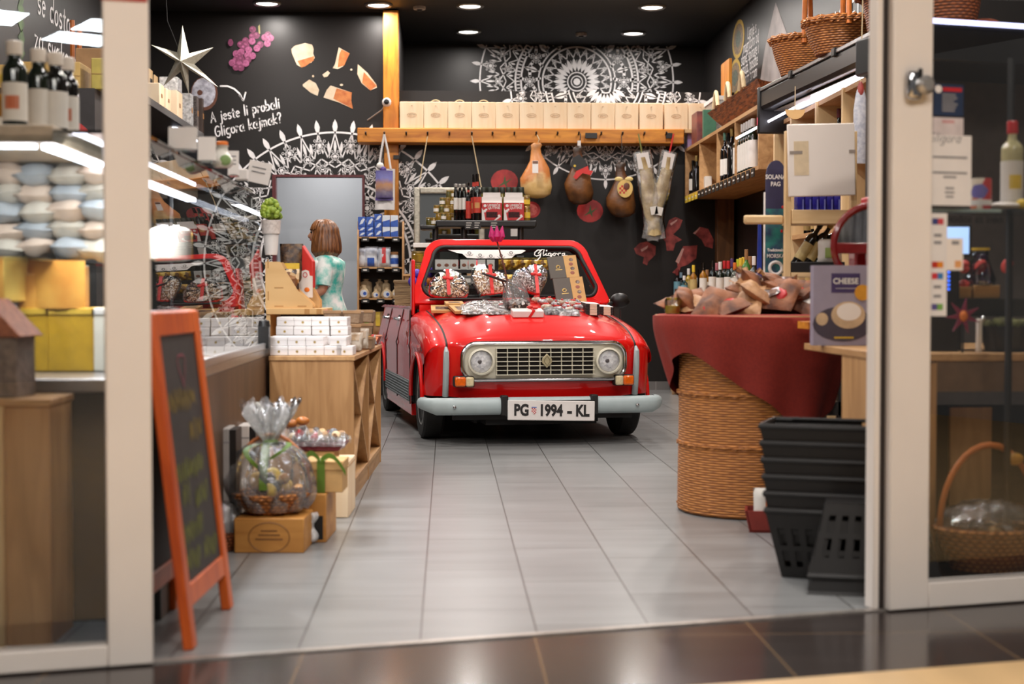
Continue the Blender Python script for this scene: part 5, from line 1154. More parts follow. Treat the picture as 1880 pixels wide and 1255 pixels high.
# what hangs in the stands: red gift box, chocolates, nuts
q = at(562, 553, 7.62); m_redbox = M('red_gift_card', (206, 50, 44), .5, var=.05)
t = thing('gift_box', 'red house shaped gift box with white scalloped label', 'box', (at(555, 553, 7.62).x, 7.625, at(555, 528, 7.62).z), rz=-.45)
hh = at(555, 450, 7.62).z - at(555, 528, 7.62).z
obj('box_body', MB().prism([(-.07, 0), (.06, 0), (.06, hh * .62), (.0, hh), (-.03, hh), (-.07, hh * .35)], 0, .03, 'y'), m_redbox, t, bevel=.003)
obj('side_flap', MB().prism([(-.072, .0), (-.03, hh), (-.05, hh * .9), (-.10, .02)], .001, .029, 'y'), M('dark_red_card', (120, 30, 34), .5), t, bevel=.002)
obj('white_label', MB().prism([(-.02, -.05), (.062, -.05), (.062, .06), (.045, .062), (.04, .085), (.02, .092), (.0, .085), (-.005, .062), (-.02, .06)], -.004, -.001, 'y'), m_white, t, smooth=0); obj('label_emblem', MB().tube([(.02 + .012 * cos(k * PI / 8), -.005, .066 + .012 * sin(k * PI / 8)) for k in range(16)], .002, 5, closed=True), m_red, t)
obj('label_picture', MB().ball((.03, -.005, -.01), (.016, .003, .012)), m_orange, t)
m_mix = BITS('mixed_nuts', [(196, 160, 110), (120, 80, 50), (60, 44, 38), (226, 200, 160), (160, 110, 60)], 45)
pouch('nut_bag', 'dark bag of nuts behind the plywood stand', (at(535, 480, 7.62).x, 7.63, RZ_ + .13), .12, .20, .05, M('dark_nut_bag', (50, 40, 40), .25, rgb2=(110, 84, 60), scale=40, bump=.4), 'bag', group='nut bags in the stand', patch=(-.7, .7, -.5, .0), patchm=m_yel)
pouch('nut_bag', 'clear bag of mixed nuts in the plywood stand', (at(528, 500, 7.58).x, 7.585, RZ_ + .06), .12, .14, .05, m_mix, 'bag', group='nut bags in the stand', seed=4)
# potted plant on the case end
p = at(497, 470, 7.3); h0 = at(497, 472, 7.3).z
PB = at(497, 467.5, 7.5).z
t = thing('potted_plant', 'round light green plant in white pot with lace rim', 'plant', (at(497, 470, 7.5).x, 7.52, PB))
zt = at(497, 404, 7.5).z - PB; zr = at(497, 426, 7.5).z - PB; s3 = 7.5 / FPX
obj('pot', MB().lathe([(11 * s3, 0), (12 * s3, .02), (14 * s3, zr), (13 * s3, zr), (11 * s3, .03), (0, .03)], 24), m_white, t)
obj('lace_rim', MB().lathe([(16 * s3, zr - .008), (18 * s3, zt), (17.4 * s3, zt), (15.5 * s3, zr - .008)], 24), M('lace_rim_white', (224, 214, 208), .6, rgb2=(196, 184, 178), scale=70), t)
lf = MB(); rnd = random.Random(3); lf.ball((0, 0, zt + .045), (.036, .036, .05), 12, 8)
for k in range(90):
 a, b = rnd.uniform(0, 2 * PI), rnd.uniform(-.2, 1); r_ = 17 * s3
 cx, cy, cz = r_ * 1.15 * cos(a) * math.sqrt(1 - max(0, b) ** 2), r_ * 1.15 * sin(a) * math.sqrt(1 - max(0, b) ** 2), zt + .02 + max(0, b) * .075 + b * .01
 lf.ball((cx * .85, cy * .85, cz), rnd.uniform(.009, .015), 7, 5)
obj('foliage', lf, M('fresh_leaf_green', (168, 188, 70), .5, rgb2=(110, 140, 40), scale=40), t)
# ---------------------------------------------------------------- goods on the floor before the counter
q = onz(430, 1015, 0); s4 = q.y / FPX
zb = (1015 - 949) * s4 * .97; m_gw = WOOD('golden_crate_wood', (206, 146, 72), (176, 116, 50), .5, 'x', 5)
t = thing('wooden_crate', 'golden wooden crate with burnt emblem under the cellophane basket', 'crate', (q.x, q.y, 0), R(-3)); wdt = (556 - 428) * s4
obj('box_body', MB().box(0, wdt, 0, .3, 0, zb), m_gw, t, bevel=.004); mb = MB(); mb.tube([(wdt * .5 + .075 * cos(k * PI / 12), 0, zb * .45 + .055 * sin(k * PI / 12)) for k in range(24)], .002, 4, closed=True); [mb.box(wdt * .5 - .05 + .01 * k, wdt * .5 + .05 - .01 * k, -.001, 0, zb * (.38 + .12 * k), zb * (.42 + .12 * k)) for k in range(3)]
obj('burnt_emblem', mb, M('burnt_brown', (120, 76, 36), .6), t, smooth=0)
CELL_R = 70 * s4
t = thing('gift_basket', 'round wicker gift basket wrapped in cellophane with green bow', 'basket', (at(497, 940, q.y + .13).x, q.y + .14, zb + .001))
obj('wicker_bowl', braid(wicker_bowl(MB(), .09, .142, .07), .138, .07, .012), m_wick, t)
obj('hoop_handle', MB().tube([(.15 * cos(PI * k / 14), .02 * sin(PI * k / 14), .07 + .22 * sin(PI * k / 14)) for k in range(15)], .007, 8), m_cane, t)
fl = MB(); rnd = random.Random(5)
for k in range(16): a = rnd.uniform(0, 2 * PI); r_ = rnd.uniform(0, .085); fl.ball((r_ * cos(a), r_ * sin(a), .085 + rnd.uniform(0, .05)), rnd.uniform(.02, .035), 8, 6, k % 4)
obj('packed_goods', fl, [m_gouda, m_gdark, m_mix, m_yel], t)
def cello(a, b):
 z = .0 + b; an = a * 2 * PI
 if b < .62: r = .145 * math.sqrt(max(0, 1 - ((b - .25) / .40) ** 2)) + .01
 else: r = .02 + (b - .62) / .38 * .085
 w = 1 + .10 * sin(an * 9 + b * 8) + .05 * sin(an * 17)
 return (r * w * cos(an), r * w * sin(an) * .9, .012 + b * .405 + (.015 * sin(an * 11) if b > .95 else 0))
obj('cellophane_wrap', MB().grid(cello, 64, 22), m_cello, t, smooth=60)
def tuft(a, b):
 an = a * 2 * PI; r = .016 + b * (.075 + .02 * sin(an * 7)); return (r * cos(an) - .01, r * sin(an), .262 + b * (.13 + .02 * sin(an * 13)))
obj('cellophane_tuft', MB().grid(tuft, 60, 5), m_cello2, t, smooth=60)
bw = MB(); bw.tube([(.0 + .02 * cos(k * PI / 6), .02 * sin(k * PI / 6), .262) for k in range(12)], .012, 6, closed=True)
for sx_, ln in ((-1, .15), (1, .12)):
 for j in range(6): pass
 bw.grid(lambda a, b: (sx_ * (.01 + .07 * sin(PI * b) ) + .02 * (a - .5), -.03 - .09 * sin(b * PI * .6) * 1.0, .262 - (.10 if sx_ < 0 else .05) * b + .03 * sin(b * PI) ), 2, 10)
bw.grid(lambda a, b: (-.012 + .03 * (a - .5), -.05 - .09 * sin(b * 1.7), .26 - .16 * b), 2, 10)
obj('green_bow', bw, m_green_rib, t)
# boxes standing behind the crate
q2 = onz(597, 995, 0)
t = thing('wooden_crate', 'tall wooden crate with dark opening behind the golden crate', 'crate', (q2.x - .155, q2.y, 0), R(-3)); hz = at(600, 906, q2.y).z
obj('box_body', MB().box(0, .16, 0, .30, 0, hz), m_gw, t, bevel=.004); obj('dark_opening', MB().box(.10, .148, -.002, .001, .012, hz * .55), m_dark, t, smooth=0)
obj('foil_wrap', MB().grid(lambda a, b: (.085 + .04 * a + .01 * sin(b * 9), -.02 - .025 * sin(PI * a), hz * .05 + b * hz * .6), 8, 10), m_cello2, t)
q3 = onz(640, 950, 0)
t = thing('wooden_crate', 'pale wooden crate nearest the oak counter corner', 'crate', (q3.x - .13, q3.y - .0, 0), R(-2)); hz3 = at(632, 848, q3.y).z
obj('box_body', MB().box(0, .13, 0, .3, 0, hz3), m_box, t, bevel=.004); obj('lid_gap', MB().box(-.001, .131, -.001, .30, hz3 - .02, hz3 - .016), m_plye, t, smooth=0)
def ribbon_box(name, label, px0, py0, px1, py1, Y, dz, m, group=None):
 a, b = at(px0, py1, Y), at(px1, py0, Y); w, h = b.x - a.x, b.z - a.z
 t = thing(name, label, 'box', ((a.x + b.x) / 2, Y, a.z), R(-3), group)
 obj('box_body', MB().box(-w / 2, w / 2, 0, .14, 0, h), m, t, bevel=.003); obj('lid', MB().box(-w / 2 - .003, w / 2 + .003, -.003, .143, h * .62, h), m, t, bevel=.003)
 return t, w, h
zk = hz + .001
t = thing('kraft_gift_box', 'brown kraft gift box with green ribbon on the tall crate', 'box', (q2.x - .02, q2.y + .03, zk), R(-3));
obj('box_body', MB().box(-.06, .085, 0, .17, 0, .085), m_kraftbox, t, bevel=.003); obj('lid', MB().box(-.064, .089, -.004, .174, .085, .12), m_kraftbox, t, bevel=.003)
obj('green_ribbon', MB().box(-.012, .018, -.0065, .176, -.0, .123).grid(lambda a, b: (.005 + .095 * b, -.02 - .02 * sin(PI * b), .125 + .03 * sin(PI * b) + .02 * (a - .5) - .05 * b * b), 2, 8).grid(lambda a, b: (.0 - .06 * b, -.015 - .02 * sin(PI * b), .125 + .03 * sin(PI * b) + .02 * (a - .5)), 2, 8), m_green_rib, t)
t = thing('gift_hamper', 'dark red gift tray wrapped in cellophane behind the basket', 'hamper', (at(575, 830, q3.y + .05).x, q3.y + .04, hz3 + .001), R(-6))
zz_ = at(575, 828, q3.y + .04).z - hz3
obj('tray_stand', MB().box(-.09, .09, .01, .13, 0, max(.01, zz_)), m_kraftbox, t, bevel=.004);
obj('tray', MB().prism([(-.11, zz_), (.11, zz_), (.135, zz_ + .035), (-.135, zz_ + .035)], 0, .14, 'y'), M('wine_red_tray', (110, 34, 40), .4), t, bevel=.004)
fl = MB();
for k in range(14): fl.ball((-.10 + .016 * k, .07 + .03 * sin(k * 2), zz_ + .05 + .02 * abs(sin(k))), (.022, .03, .022), 8, 6, k % 4)
obj('packed_goods', fl, [m_mix, m_kraft, m_red, m_snack['silver']], t)
obj('cellophane_wrap', MB().grid(lambda a, b: ((a * 2 - 1) * .14, .07 - .08 * cos(PI * b) * (1 + .1 * sin(a * 40)), zz_ + .02 + (.095 - .05 * a) * sin(PI * b) * (1 + .12 * sin(a * 31 + b * 9))), 30, 12), m_cello, t, smooth=60)
obj('brown_bow', MB().ball((-.10, .03, zz_ + .115), (.03, .018, .018)).ball((-.05, .03, zz_ + .125), (.03, .018, .02)), M('copper_satin', (196, 116, 50), .3, var=.2), t)
# white cartons beside the chalkboard
for i, (px0, px1, pt, pb, Y, m, lb) in enumerate(((386, 426, 783, 905, 5.6, M('grey_white_card', (170, 164, 160), .5, var=.03), 'tall grey white carton right behind the chalkboard'), (432, 462, 778, 905, 6.0, m_white, 'white carton behind the cellophane basket'))):
 a, b = at(px0, pb, Y), at(px1, pt, Y)
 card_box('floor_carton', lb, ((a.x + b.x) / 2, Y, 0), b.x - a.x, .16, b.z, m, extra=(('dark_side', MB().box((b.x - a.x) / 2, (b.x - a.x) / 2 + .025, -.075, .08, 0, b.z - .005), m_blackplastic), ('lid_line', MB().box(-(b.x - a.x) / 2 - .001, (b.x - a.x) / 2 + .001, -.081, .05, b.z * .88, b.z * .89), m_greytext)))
t = thing('gift_basket', 'small dark basket with clear wrap on the floor beside the chalkboard', 'basket', (at(400, 960, 5.5).x, 5.5, 0))
obj('wicker_bowl', wicker_bowl(MB(), .06, .085, .07), m_wick2, t); obj('clear_wrap', MB().ball((0, 0, .10), (.09, .08, .08), 20, 10, fn=lambda p, q: 1 + .08 * sin(p * 7)), m_cello, t)
# ---------------------------------------------------------------- woman at the back, seen from the side
m_skin = M('skin', (206, 150, 120), .5, var=.05, scale=6); m_hair = WOOD('brown_hair', (150, 96, 54), (70, 40, 24), .35, 'z', 16)
pw = at(596, 402, 11.3); PXW, PZT = pw.x, pw.z
K = PZT / 1.53
wm = thing('person', 'woman with chin length brown hair and teal patterned top, turned left', 'person', (PXW, 11.3, 0))
def skinbody(name, verts, edges, radii, mat, parent, sub=2):
 me = bpy.data.meshes.new(name); me.from_pydata([tuple(v) for v in verts], edges, []); o = bpy.data.objects.new(name, me); COL.objects.link(o); o.parent = parent
 md = o.modifiers.new('skin', 'SKIN'); sv = me.skin_vertices[0].data if me.skin_vertices else None
 if sv is None: me.attributes.new;
 if sv:
  for i, r in enumerate(radii): sv[i].radius = (r, r) if not isinstance(r, tuple) else r
  sv[0].use_root = True
 md.use_smooth_shade = True
 s_ = o.modifiers.new('sub', 'SUBSURF'); s_.levels = sub; s_.render_levels = sub
 me.materials.append(mat); return o
# heights in metres for a 1.53 m woman facing -x
V = [(0.02, 0, .78), (.02, 0, .92), (.01, 0, 1.05), (.015, 0, 1.17), (.02, 0, 1.23), (.0, 0, 1.28), (-.015, 0, 1.34),     # pelvis..head base
     (.015, -.13, 1.20), (.0, -.17, .98), (-.16, -.12, .93), (-.22, -.10, .94), (.015, .13, 1.20), (.0, .17, .98), (-.16, .12, .93), (-.22, .10, .94),
     (.02, -.085, .74), (.0, -.09, .42), (.03, -.09, .08), (-.09, -.09, .03), (.02, .085, .74), (.0, .09, .42), (.03, .09, .08), (-.09, .09, .03)]
E = [(0, 1), (1, 2), (2, 3), (3, 4), (4, 5), (5, 6), (3, 7), (7, 8), (8, 9), (9, 10), (3, 11), (11, 12), (12, 13), (13, 14), (0, 15), (15, 16), (16, 17), (17, 18), (0, 19), (19, 20), (20, 21), (21, 22)]
RD = [(.13, .11), (.12, .09), (.12, .10), (.10, .09), (.06, .06), .045, .055, .05, .038, .03, .022, .05, .038, .03, .022, .085, .055, .038, .028, .085, .055, .038, .028]
body = skinbody('body', V, E, RD, m_skin, wm)
# head with face in profile, joined above the neck
def headf(ph, th):
 k = 1.; a = (ph - PI); a = (a + PI) % (2 * PI) - PI       # a = 0 towards -x (the face)
 t = th / PI
 nose = math.exp(-(a / .16) ** 2) * math.exp(-((t - .46) / .055) ** 2) * .26
 brow = math.exp(-(a / .5) ** 2) * math.exp(-((t - .60) / .05) ** 2) * .03; eye = -math.exp(-((abs(a) - .42) / .16) ** 2) * math.exp(-((t - .54) / .04) ** 2) * .05
 lips = math.exp(-(a / .3) ** 2) * math.exp(-((t - .34) / .03) ** 2) * .06; chin = math.exp(-(a / .35) ** 2) * math.exp(-((t - .22) / .07) ** 2) * .14
 return 1 + nose + brow + eye + lips + chin
hd = obj('head', MB().ball((-.02, 0, 1.415), (.088, .07, .112), 40, 30, fn=headf), m_skin, wm, smooth=80)
for s in (-1, 1):
 obj('eye', MB().ball((-.098, s * .034, 1.428), (.008, .012, .008), 10, 8), m_ink, hd); obj('eyebrow', MB().tube([(-.100, s * .02, 1.446), (-.097, s * .04, 1.452), (-.085, s * .055, 1.448)], .004, 5), m_hair, hd)
 obj('ear', MB().ball((.0, s * .07, 1.41), (.018, .010, .028), 10, 8), m_skin, hd)
obj('lips', MB().ball((-.108, 0, 1.372), (.007, .02, .007), 10, 6), M('lip_pink', (186, 104, 96), .5), hd)
# bob: shell of strands, open at the face
hr = MB()
def bob(a, b):
 ph = PI + .62 + a * (2 * PI - 1.24)
 if b < .5: th = (PI / 2) * (1 - b / .5) ; rr = cos(th); zz = 1.42 + .112 * sin(th); rx, ry = .108, .095
 else:
  f = (b - .5) / .5; rr = 1 + .16 * sin(f * PI * .75) - .30 * sst(.72, 1, f); zz = 1.42 - .185 * f; rx, ry = .108, .095
 w = 1 + .018 * sin(ph * 23 + b * 3) + .01 * sin(ph * 51)
 return (.004 + rx * rr * w * cos(ph), ry * rr * w * sin(ph), zz)
hr.grid(bob, 90, 26)
def bang(a, b):
 z = 1.525 - .075 * b; k = math.sqrt(max(.05, 1 - ((z - 1.415) / .122) ** 2)); an = (a - .5) * 2.2
 return (-.018 - (.097 + .002 * sin(a * 60)) * k * cos(an), .092 * k * sin(an), z + .006 * sin(a * 40) * b)
hr.grid(bang, 40, 6)
obj('hair', hr, m_hair, wm, smooth=70)
m_topc = M('teal_print_cloth', (226, 228, 224), .7, rgb2=(60, 178, 164), scale=13)
tp = MB()
def top_(a, b):
 an = a * 2 * PI; z = .74 + b * .53; sh = sst(.86, 1., b)
 rx = (.165 - .05 * sst(.0, .45, b) + .03 * sst(.4, .75, b)) * (1 - .62 * sh); ry = (.16 - .02 * sst(0, .5, b) + .03 * sst(.5, .8, b)) * (1 - .55 * sh)
 w = 1 + .03 * sin(an * 5 + b * 6) + .015 * sin(an * 11)
 return (.012 + rx * w * cos(an), ry * w * sin(an), z + .012 * sin(an * 7) * (1 - b))
tp.grid(top_, 48, 24)
for s in (-1, 1): tp.tube([(.015, s * .105, 1.215), (.008, s * .155, 1.12), (.0, s * .175, 1.02)], [.068, .062, .058], 14)
obj('blouse', tp, m_topc, wm, smooth=70)
tr = MB()
for s in (-1, 1): tr.tube([(.02, s * .07, .80), (.01, s * .088, .60), (.005, s * .09, .42), (.03, s * .09, .09)], [.115, .09, .07, .062], 16)
obj('trousers', tr, M('dark_trousers', (44, 44, 54), .8, var=.1), wm, smooth=70)
for s in (-1, 1): obj('shoe', MB().ball((-.035, s * .09, .04), (.125, .048, .04), 16, 9), M('white_shoe', (210, 206, 200), .5), wm)
wm.scale = (K, K, K)
# ================================================================ BACK WALL GOODS
YH = 14.32
def nodecol(name, stops, axis='z', rough=.5, scale=12, var=.25, z0=0., z1=1.):
 """colour bands along the object's own height, broken up by noise"""
 if name in MATS: return MATS[name]
 m = bpy.data.materials.new(name); m.use_nodes = True; MATS[name] = m
 nt = m.node_tree; b = nt.nodes['Principled BSDF']; L = nt.links.new
 tc = nt.nodes.new('ShaderNodeTexCoord'); s = nt.nodes.new('ShaderNodeSeparateXYZ'); L(tc.outputs['Object'], s.inputs[0])
 n = nt.nodes.new('ShaderNodeTexNoise'); n.inputs['Scale'].default_value = scale; n.inputs['Detail'].default_value = 5; L(tc.outputs['Object'], n.inputs['Vector'])
 mr = nt.nodes.new('ShaderNodeMapRange'); mr.inputs['From Min'].default_value = z0; mr.inputs['From Max'].default_value = z1; L(s.outputs['xyz'.index(axis)], mr.inputs['Value'])
 ad = nt.nodes.new('ShaderNodeMath'); ad.operation = 'MULTIPLY_ADD'; ad.inputs[1].default_value = var * 2; L(n.outputs['Fac'], ad.inputs[0])
 sb = nt.nodes.new('ShaderNodeMath'); sb.operation = 'SUBTRACT'; sb.inputs[1].default_value = var; L(mr.outputs[0], sb.inputs[0]); L(sb.outputs[0], ad.inputs[2])
 r = nt.nodes.new('ShaderNodeValToRGB'); el = r.color_ramp.elements
 while len(el) < len(stops): el.new(.5)
 for i, (p, c) in enumerate(stops): el[i].position = p; el[i].color = (*lin(c), 1)
 L(ad.outputs[0], r.inputs[0]); L(r.outputs[0], b.inputs['Base Color']); b.inputs['Roughness'].default_value = rough
 bp = nt.nodes.new('ShaderNodeBump'); bp.inputs['Strength'].default_value = .35; bp.inputs['Distance'].default_value = .02; L(n.outputs['Fac'], bp.inputs['Height']); L(bp.outputs[0], b.inputs['Normal'])
 return m
m_ham1 = nodecol('cured_ham_golden', [(.0, (206, 166, 96)), (.28, (222, 186, 128)), (.5, (196, 120, 60)), (.8, (206, 136, 76)), (1, (176, 120, 70))], rough=.4, z0=-.56, z1=0., var=.42, scale=9)
m_ham2 = nodecol('cured_ham_brown', [(.0, (70, 42, 20)), (.4, (120, 74, 34)), (.7, (92, 54, 28)), (1, (60, 44, 34))], rough=.4, z0=-.56, z1=0., var=.5, scale=10)
def ham(label, px, pt, pb, pw_, m, tilt):
 q = at(px, pt, YH); s = YH / FPX; h = (pb - pt) * s * .98; w = pw_ * s / 2
 t = thing('cured_ham', label, 'ham', (q.x, YH, q.z), group=None)
 prof_ = [(0, -h), (w * .45, -h * .985), (w * .82, -h * .92), (w, -h * .78), (w * .97, -h * .64), (w * .74, -h * .46), (w * .48, -h * .32), (w * .34, -h * .2), (w * .30, -h * .1), (w * .36, -h * .04), (w * .22, -.0), (0, 0)]
 mb = MB(); mb.lathe(prof_, 28, sy=.62)
 mb.v = [(x + tilt * (-z) * .12 + .012 * sin(z * 22), y, z) for x, y, z in mb.v]
 o = obj('meat', mb, m, t, smooth=70)
 return t, h, w
hook_z = at(984, 249, 14.4).z
t, h, w = ham('golden cured ham hanging leftmost with white tag', 986, 262, 366, 58, m_ham1, -.1)
obj('hanging_cord', MB().tube([(.0, .0, -.02), (.02, -.02, .03), (.0, .0, hook_z - t.location.z)], .005, 5), m_rope, t)
tg = obj('paper_tag', MB().box(-.028, .028, -.19, -.185, -.34, -.22), m_white, t, rot=(R(-8), 0, 0), loc=(-.03, .0, 0)); obj('tag_heading', MB().box(-.026, .026, -.1915, -.190, -.25, -.224), M('brown_ink2', (120, 80, 60), .6), tg, smooth=0)
t, h, w = ham('dark cured ham in the middle with red ribbon label', 1062, 268, 378, 52, m_ham2, .15)
obj('hanging_cord', MB().tube([(0, 0, -.02), (.015, -.02, .06), (.02, -.01, .12)], .005, 5), m_blackplastic, t); obj('white_slip', MB().box(-.012, .02, -.03, -.026, -.0, .05), m_white, t, smooth=0)
lb = obj('black_label', MB().prism([(-.09, -.20), (-.06, -.12), (.0, -.09), (.05, -.14), (.075, -.20), (.0, -.26)], -.105, -.10, 'y'), m_blackplastic, t, smooth=0)
obj('label_emblem', MB().lathe([(0, 0), (.012, 0), (.012, .003), (0, .003)], 10), m_yel, lb, loc=(-.045, -.106, -.20), rot=(R(90), 0, 0))
obj('red_ribbon', MB().prism([(-.06, -.31), (-.03, -.25), (.08, -.20), (.09, -.24), (.13, -.25), (.11, -.29), (.03, -.27), (-.03, -.33)], -.118, -.112, 'y'), m_red_rib, t, smooth=0)
t, h, w = ham('dark cured ham hanging rightmost with checkered oval label', 1141, 298, 401, 54, m_ham2, 0.)
obj('hanging_cord', MB().tube([(0, 0, -.02), (.0, -.02, .12), (.0, .0, hook_z - t.location.z)], .004, 5), m_blackplastic, t)
ov = obj('oval_label', MB().prism([(.075 * cos(k * PI / 12) + .02, -.255 + .08 * sin(k * PI / 12) * (1.15 if sin(k * PI / 12) < 0 else 1)) for k in range(24)], -.125, -.12, 'y'), M('label_yellow', (226, 190, 110), .5), t, smooth=0)
mb = MB()
for i in range(4):
 for j in range(4):
  if (i + j) % 2 == 0: mb.box(-.035 + i * .018, -.017 + i * .018, -.127, -.1255, -.31 + j * .02, -.29 + j * .02)
obj('red_checks', mb, m_red, ov, smooth=0); obj('label_picture', MB().ball((.035, -.127, -.24), (.03, .004, .035)), M('brown_picture', (110, 60, 40), .5), ov)
obj('bow', MB().ball((-.04, -.12, -.17), (.04, .012, .022)).ball((.06, -.12, -.17), (.04, .012, .022)), M('straw_ribbon', (226, 200, 130), .5), t)
# dried fish in clear bags
m_fish = M('dried_fish', (206, 182, 132), .5, rgb2=(150, 124, 80), scale=10, bump=.6)
def fishbag(label, pts_top, pts_bot, ww, lacecol):
 a, b = at(*pts_top, YH), at(*pts_bot, YH); v = b - a; l = v.length; an = math.atan2(-v.x, -v.z)
 t = thing('dried_fish_bag', label, 'fish', tuple(a), rot=(0, an, 0), group='dried fish bags')
 obj('fish', MB().grid(lambda u, k: (ww * .36 * (.7 + .3 * sin(PI * k)) * cos(u * 2 * PI) + .012 * sin(k * 7), .035 * sin(u * 2 * PI) - .02, -.06 - k * (l - .1)), 16, 18), m_fish, t, smooth=60)
 obj('clear_bag', MB().grid(lambda u, k: (ww * .5 * (1 - .12 * (1 - k)) * cos(u * 2 * PI) * (1 + .05 * sin(k * 17)), (.05 * (.4 + .6 * sin(PI * k))) * sin(u * 2 * PI) * (1 + .15 * sin(k * 23 + u * 9)) - .02, -k * l), 24, 26), SHEER('fish_bag_film', (.97, .97, .97), .05, .1, .9, 26, haze=.10), t, smooth=60)
 obj('header_card', MB().box(-ww * .3, ww * .3, -.052, -.048, -.17, -.02), m_white, t, smooth=0); obj('price_sticker', MB().box(-.02, .05, -.085, -.082, -l * .72, -l * .63), m_lab, t, smooth=0)
 obj('hanging_ribbon', MB().tube([(0, -.03, -.02), (0, -.04, .05), (0, -.03, .17)], .008, 5), lacecol, t)
fishbag('wide clear bag of dried fish with green ribbon, left of two', (1177, 278), (1205, 440), .20, M('olive_ribbon', (130, 130, 60), .5)); fishbag('slim clear bag of dried fish with red ribbon, right of two', (1229, 278), (1193, 440), .18, m_red_rib)
for px, w_, lb in ((1085, 22, 'clip sign with clear holder on the beam'), (1228, 12, 'small dark clip on the beam above the right fish bag')):
 q = at(px, 249, 14.38); obj('price_clip', MB().box(-w_ / 2 * .0053, w_ / 2 * .0053, -.01, .01, -.03, .025), m_blackplastic, loc=(q.x, 14.36, q.z), label=lb, cat='clip', bevel=.004)
# tote bag on the post
q = at(706, 248, 14.36); s = 14.36 / FPX
t = thing('tote_bag', 'cotton tote bag with purple lavender print hanging from the beam', 'bag', (q.x, 14.34, q.z))
zt, zb2 = -(310 - 248) * s, -(384 - 248) * s
obj('cloth', MB().grid(lambda a, b: ((a - .5) * .19 * (1 - .05 * b) + .01 * b, -.0 - .05 * sin(PI * a) - .01 * sin(a * 9 + b * 5), zb2 + (zt - zb2) * b), 14, 10).grid(lambda a, b: ((a - .5) * .19 * (1 - .05 * b) + .01 * b, .02, zb2 + (zt - zb2) * b), 14, 10), M('cotton', (220, 214, 210), .8, var=.04), t)
obj('strap', MB().tube([(-.055, -.03, zt), (-.03, -.03, zt * .5), (0, -.05, .0)], .011, 6), m_white, t); obj('strap', MB().tube([(.06, -.03, zt), (.035, -.03, zt * .5), (0, -.055, .0)], .011, 6), m_white, t)
obj('lavender_picture', MB().grid(lambda a, b: ((a - .5) * .165, -.058 - .045 * sin(PI * (a * .87 + .065)) * .9, zb2 + .11 + (zt - zb2 - .13) * b), 10, 6), nodecol('lavender_print', [(0, (60, 44, 100)), (.2, (110, 100, 120)), (.45, (176, 128, 90)), (.7, (120, 120, 180)), (1, (90, 80, 140))], z0=zb2 + .1, z1=zt, scale=20, var=.12), t)
obj('purple_ribbon', MB().box(-.085, .085, -.066, -.058, zb2 + .085, zb2 + .115), M('purple_satin', (74, 50, 130), .4), t, smooth=0); obj('bow', MB().ball((-.01, -.06, zt - .01), (.03, .02, .03)).ball((-.04, -.05, zt + .03), (.035, .02, .03), mi=1), [MATS['purple_satin'], m_lab], t)
for i, (x0, y0, x1, y1) in enumerate(((785, 250, 771, 330), (866, 249, 884, 346))):
 a, b = at(x0, y0, 14.36), at(x1, y1, 14.36); obj('loose_cord', MB().tube([tuple(Vector((0, 0, 0))), tuple((b - a) * .5 + Vector((0, .01, 0))), tuple(b - a)], .005, 5), m_rope, loc=tuple(a), label=('short cord hanging from the beam over the lace print' , 'long cord hanging from the beam behind the tall bottles')[i], cat='cord', group='cords on the beam')
# ---------------------------------------------------------------- blue salt rack
YS = 13.7; s = YS / FPX
a, b = at(656, 600, YS), at(741, 396, YS); RW = b.x - a.x; zr0 = .0
t = thing('shop_rack', 'oak display rack with curved sides carrying blue salt packs', 'rack', (a.x, YS, 0)); zT = at(700, 405, YS).z
sidep = [(0, 0), (.30, 0), (.30, zT), (.10, zT), (.04, zT - .12), (.0, zT - .35)]
for x in (0, RW - .015): obj('side_panel', MB().prism([(y, z) for y, z in sidep], x, x + .015, 'x'), m_oak, t, smooth=0)
obj('back_panel', MB().box(.015, RW - .015, .285, .30, 0, zT), M('dark_rack_back', (34, 26, 22), .7), t, smooth=0)
LV = [at(700, y, YS).z for y in (434, 490, 547, 616)]
m_tag = M('black_price_tag', (30, 28, 28), .4);
for i, z in enumerate(LV):
 obj('shelf_board', MB().box(.015, RW - .015, .02 if i else .05, .285, z - .014, z), m_oak_h, t, smooth=0)
 if i < 3:
  for k in range(3): tg = obj('price_tag', MB().box(.04 + .14 * k, .11 + .14 * k, .008, .014, z - .045, z - .005), m_tag, t, smooth=0, rot=(0, 0, 0)); obj('tag_digits', MB().box(.055 + .14 * k, .09 + .14 * k, .0065, .0075, z - .034, z - .022), m_lab, tg, smooth=0)
m_salt = M('salt_blue', (50, 92, 176), .4, rgb2=(34, 66, 146), scale=30); m_saltw = M('salt_white_pack', (206, 212, 222), .4, var=.05)
def salt_box(px, pb, w, h, label, style, z, dy=0.):
 q = at(px, pb, YS + .05); W2, H2 = w * s, h * s
 t = thing('salt_pack', label, 'pack', (q.x, YS + .06 + dy, z + .001), group='blue salt packs on the rack')
 obj('box_body', MB().box(-W2 / 2, W2 / 2, 0, .07, 0, H2), m_saltw if style else m_salt, t, smooth=0, bevel=.003)
 if style: obj('blue_panel', MB().box(-W2 / 2, W2 / 2, -.001, .0, 0, H2 * .45).prism([(-W2 / 2, H2 * .45), (W2 / 2, H2 * .45), (W2 / 2, H2 * .62)], -.001, 0, 'y'), m_salt, t, smooth=0)
 else: obj('white_wave', MB().prism([(-W2 * .3, H2 * .2), (W2 * .1, H2 * .3), (W2 * .45, H2 * .75), (W2 * .2, H2 * .85), (-W2 * .1, H2 * .6)], -.001, 0, 'y'), m_saltw, t, smooth=0)
 return t, H2
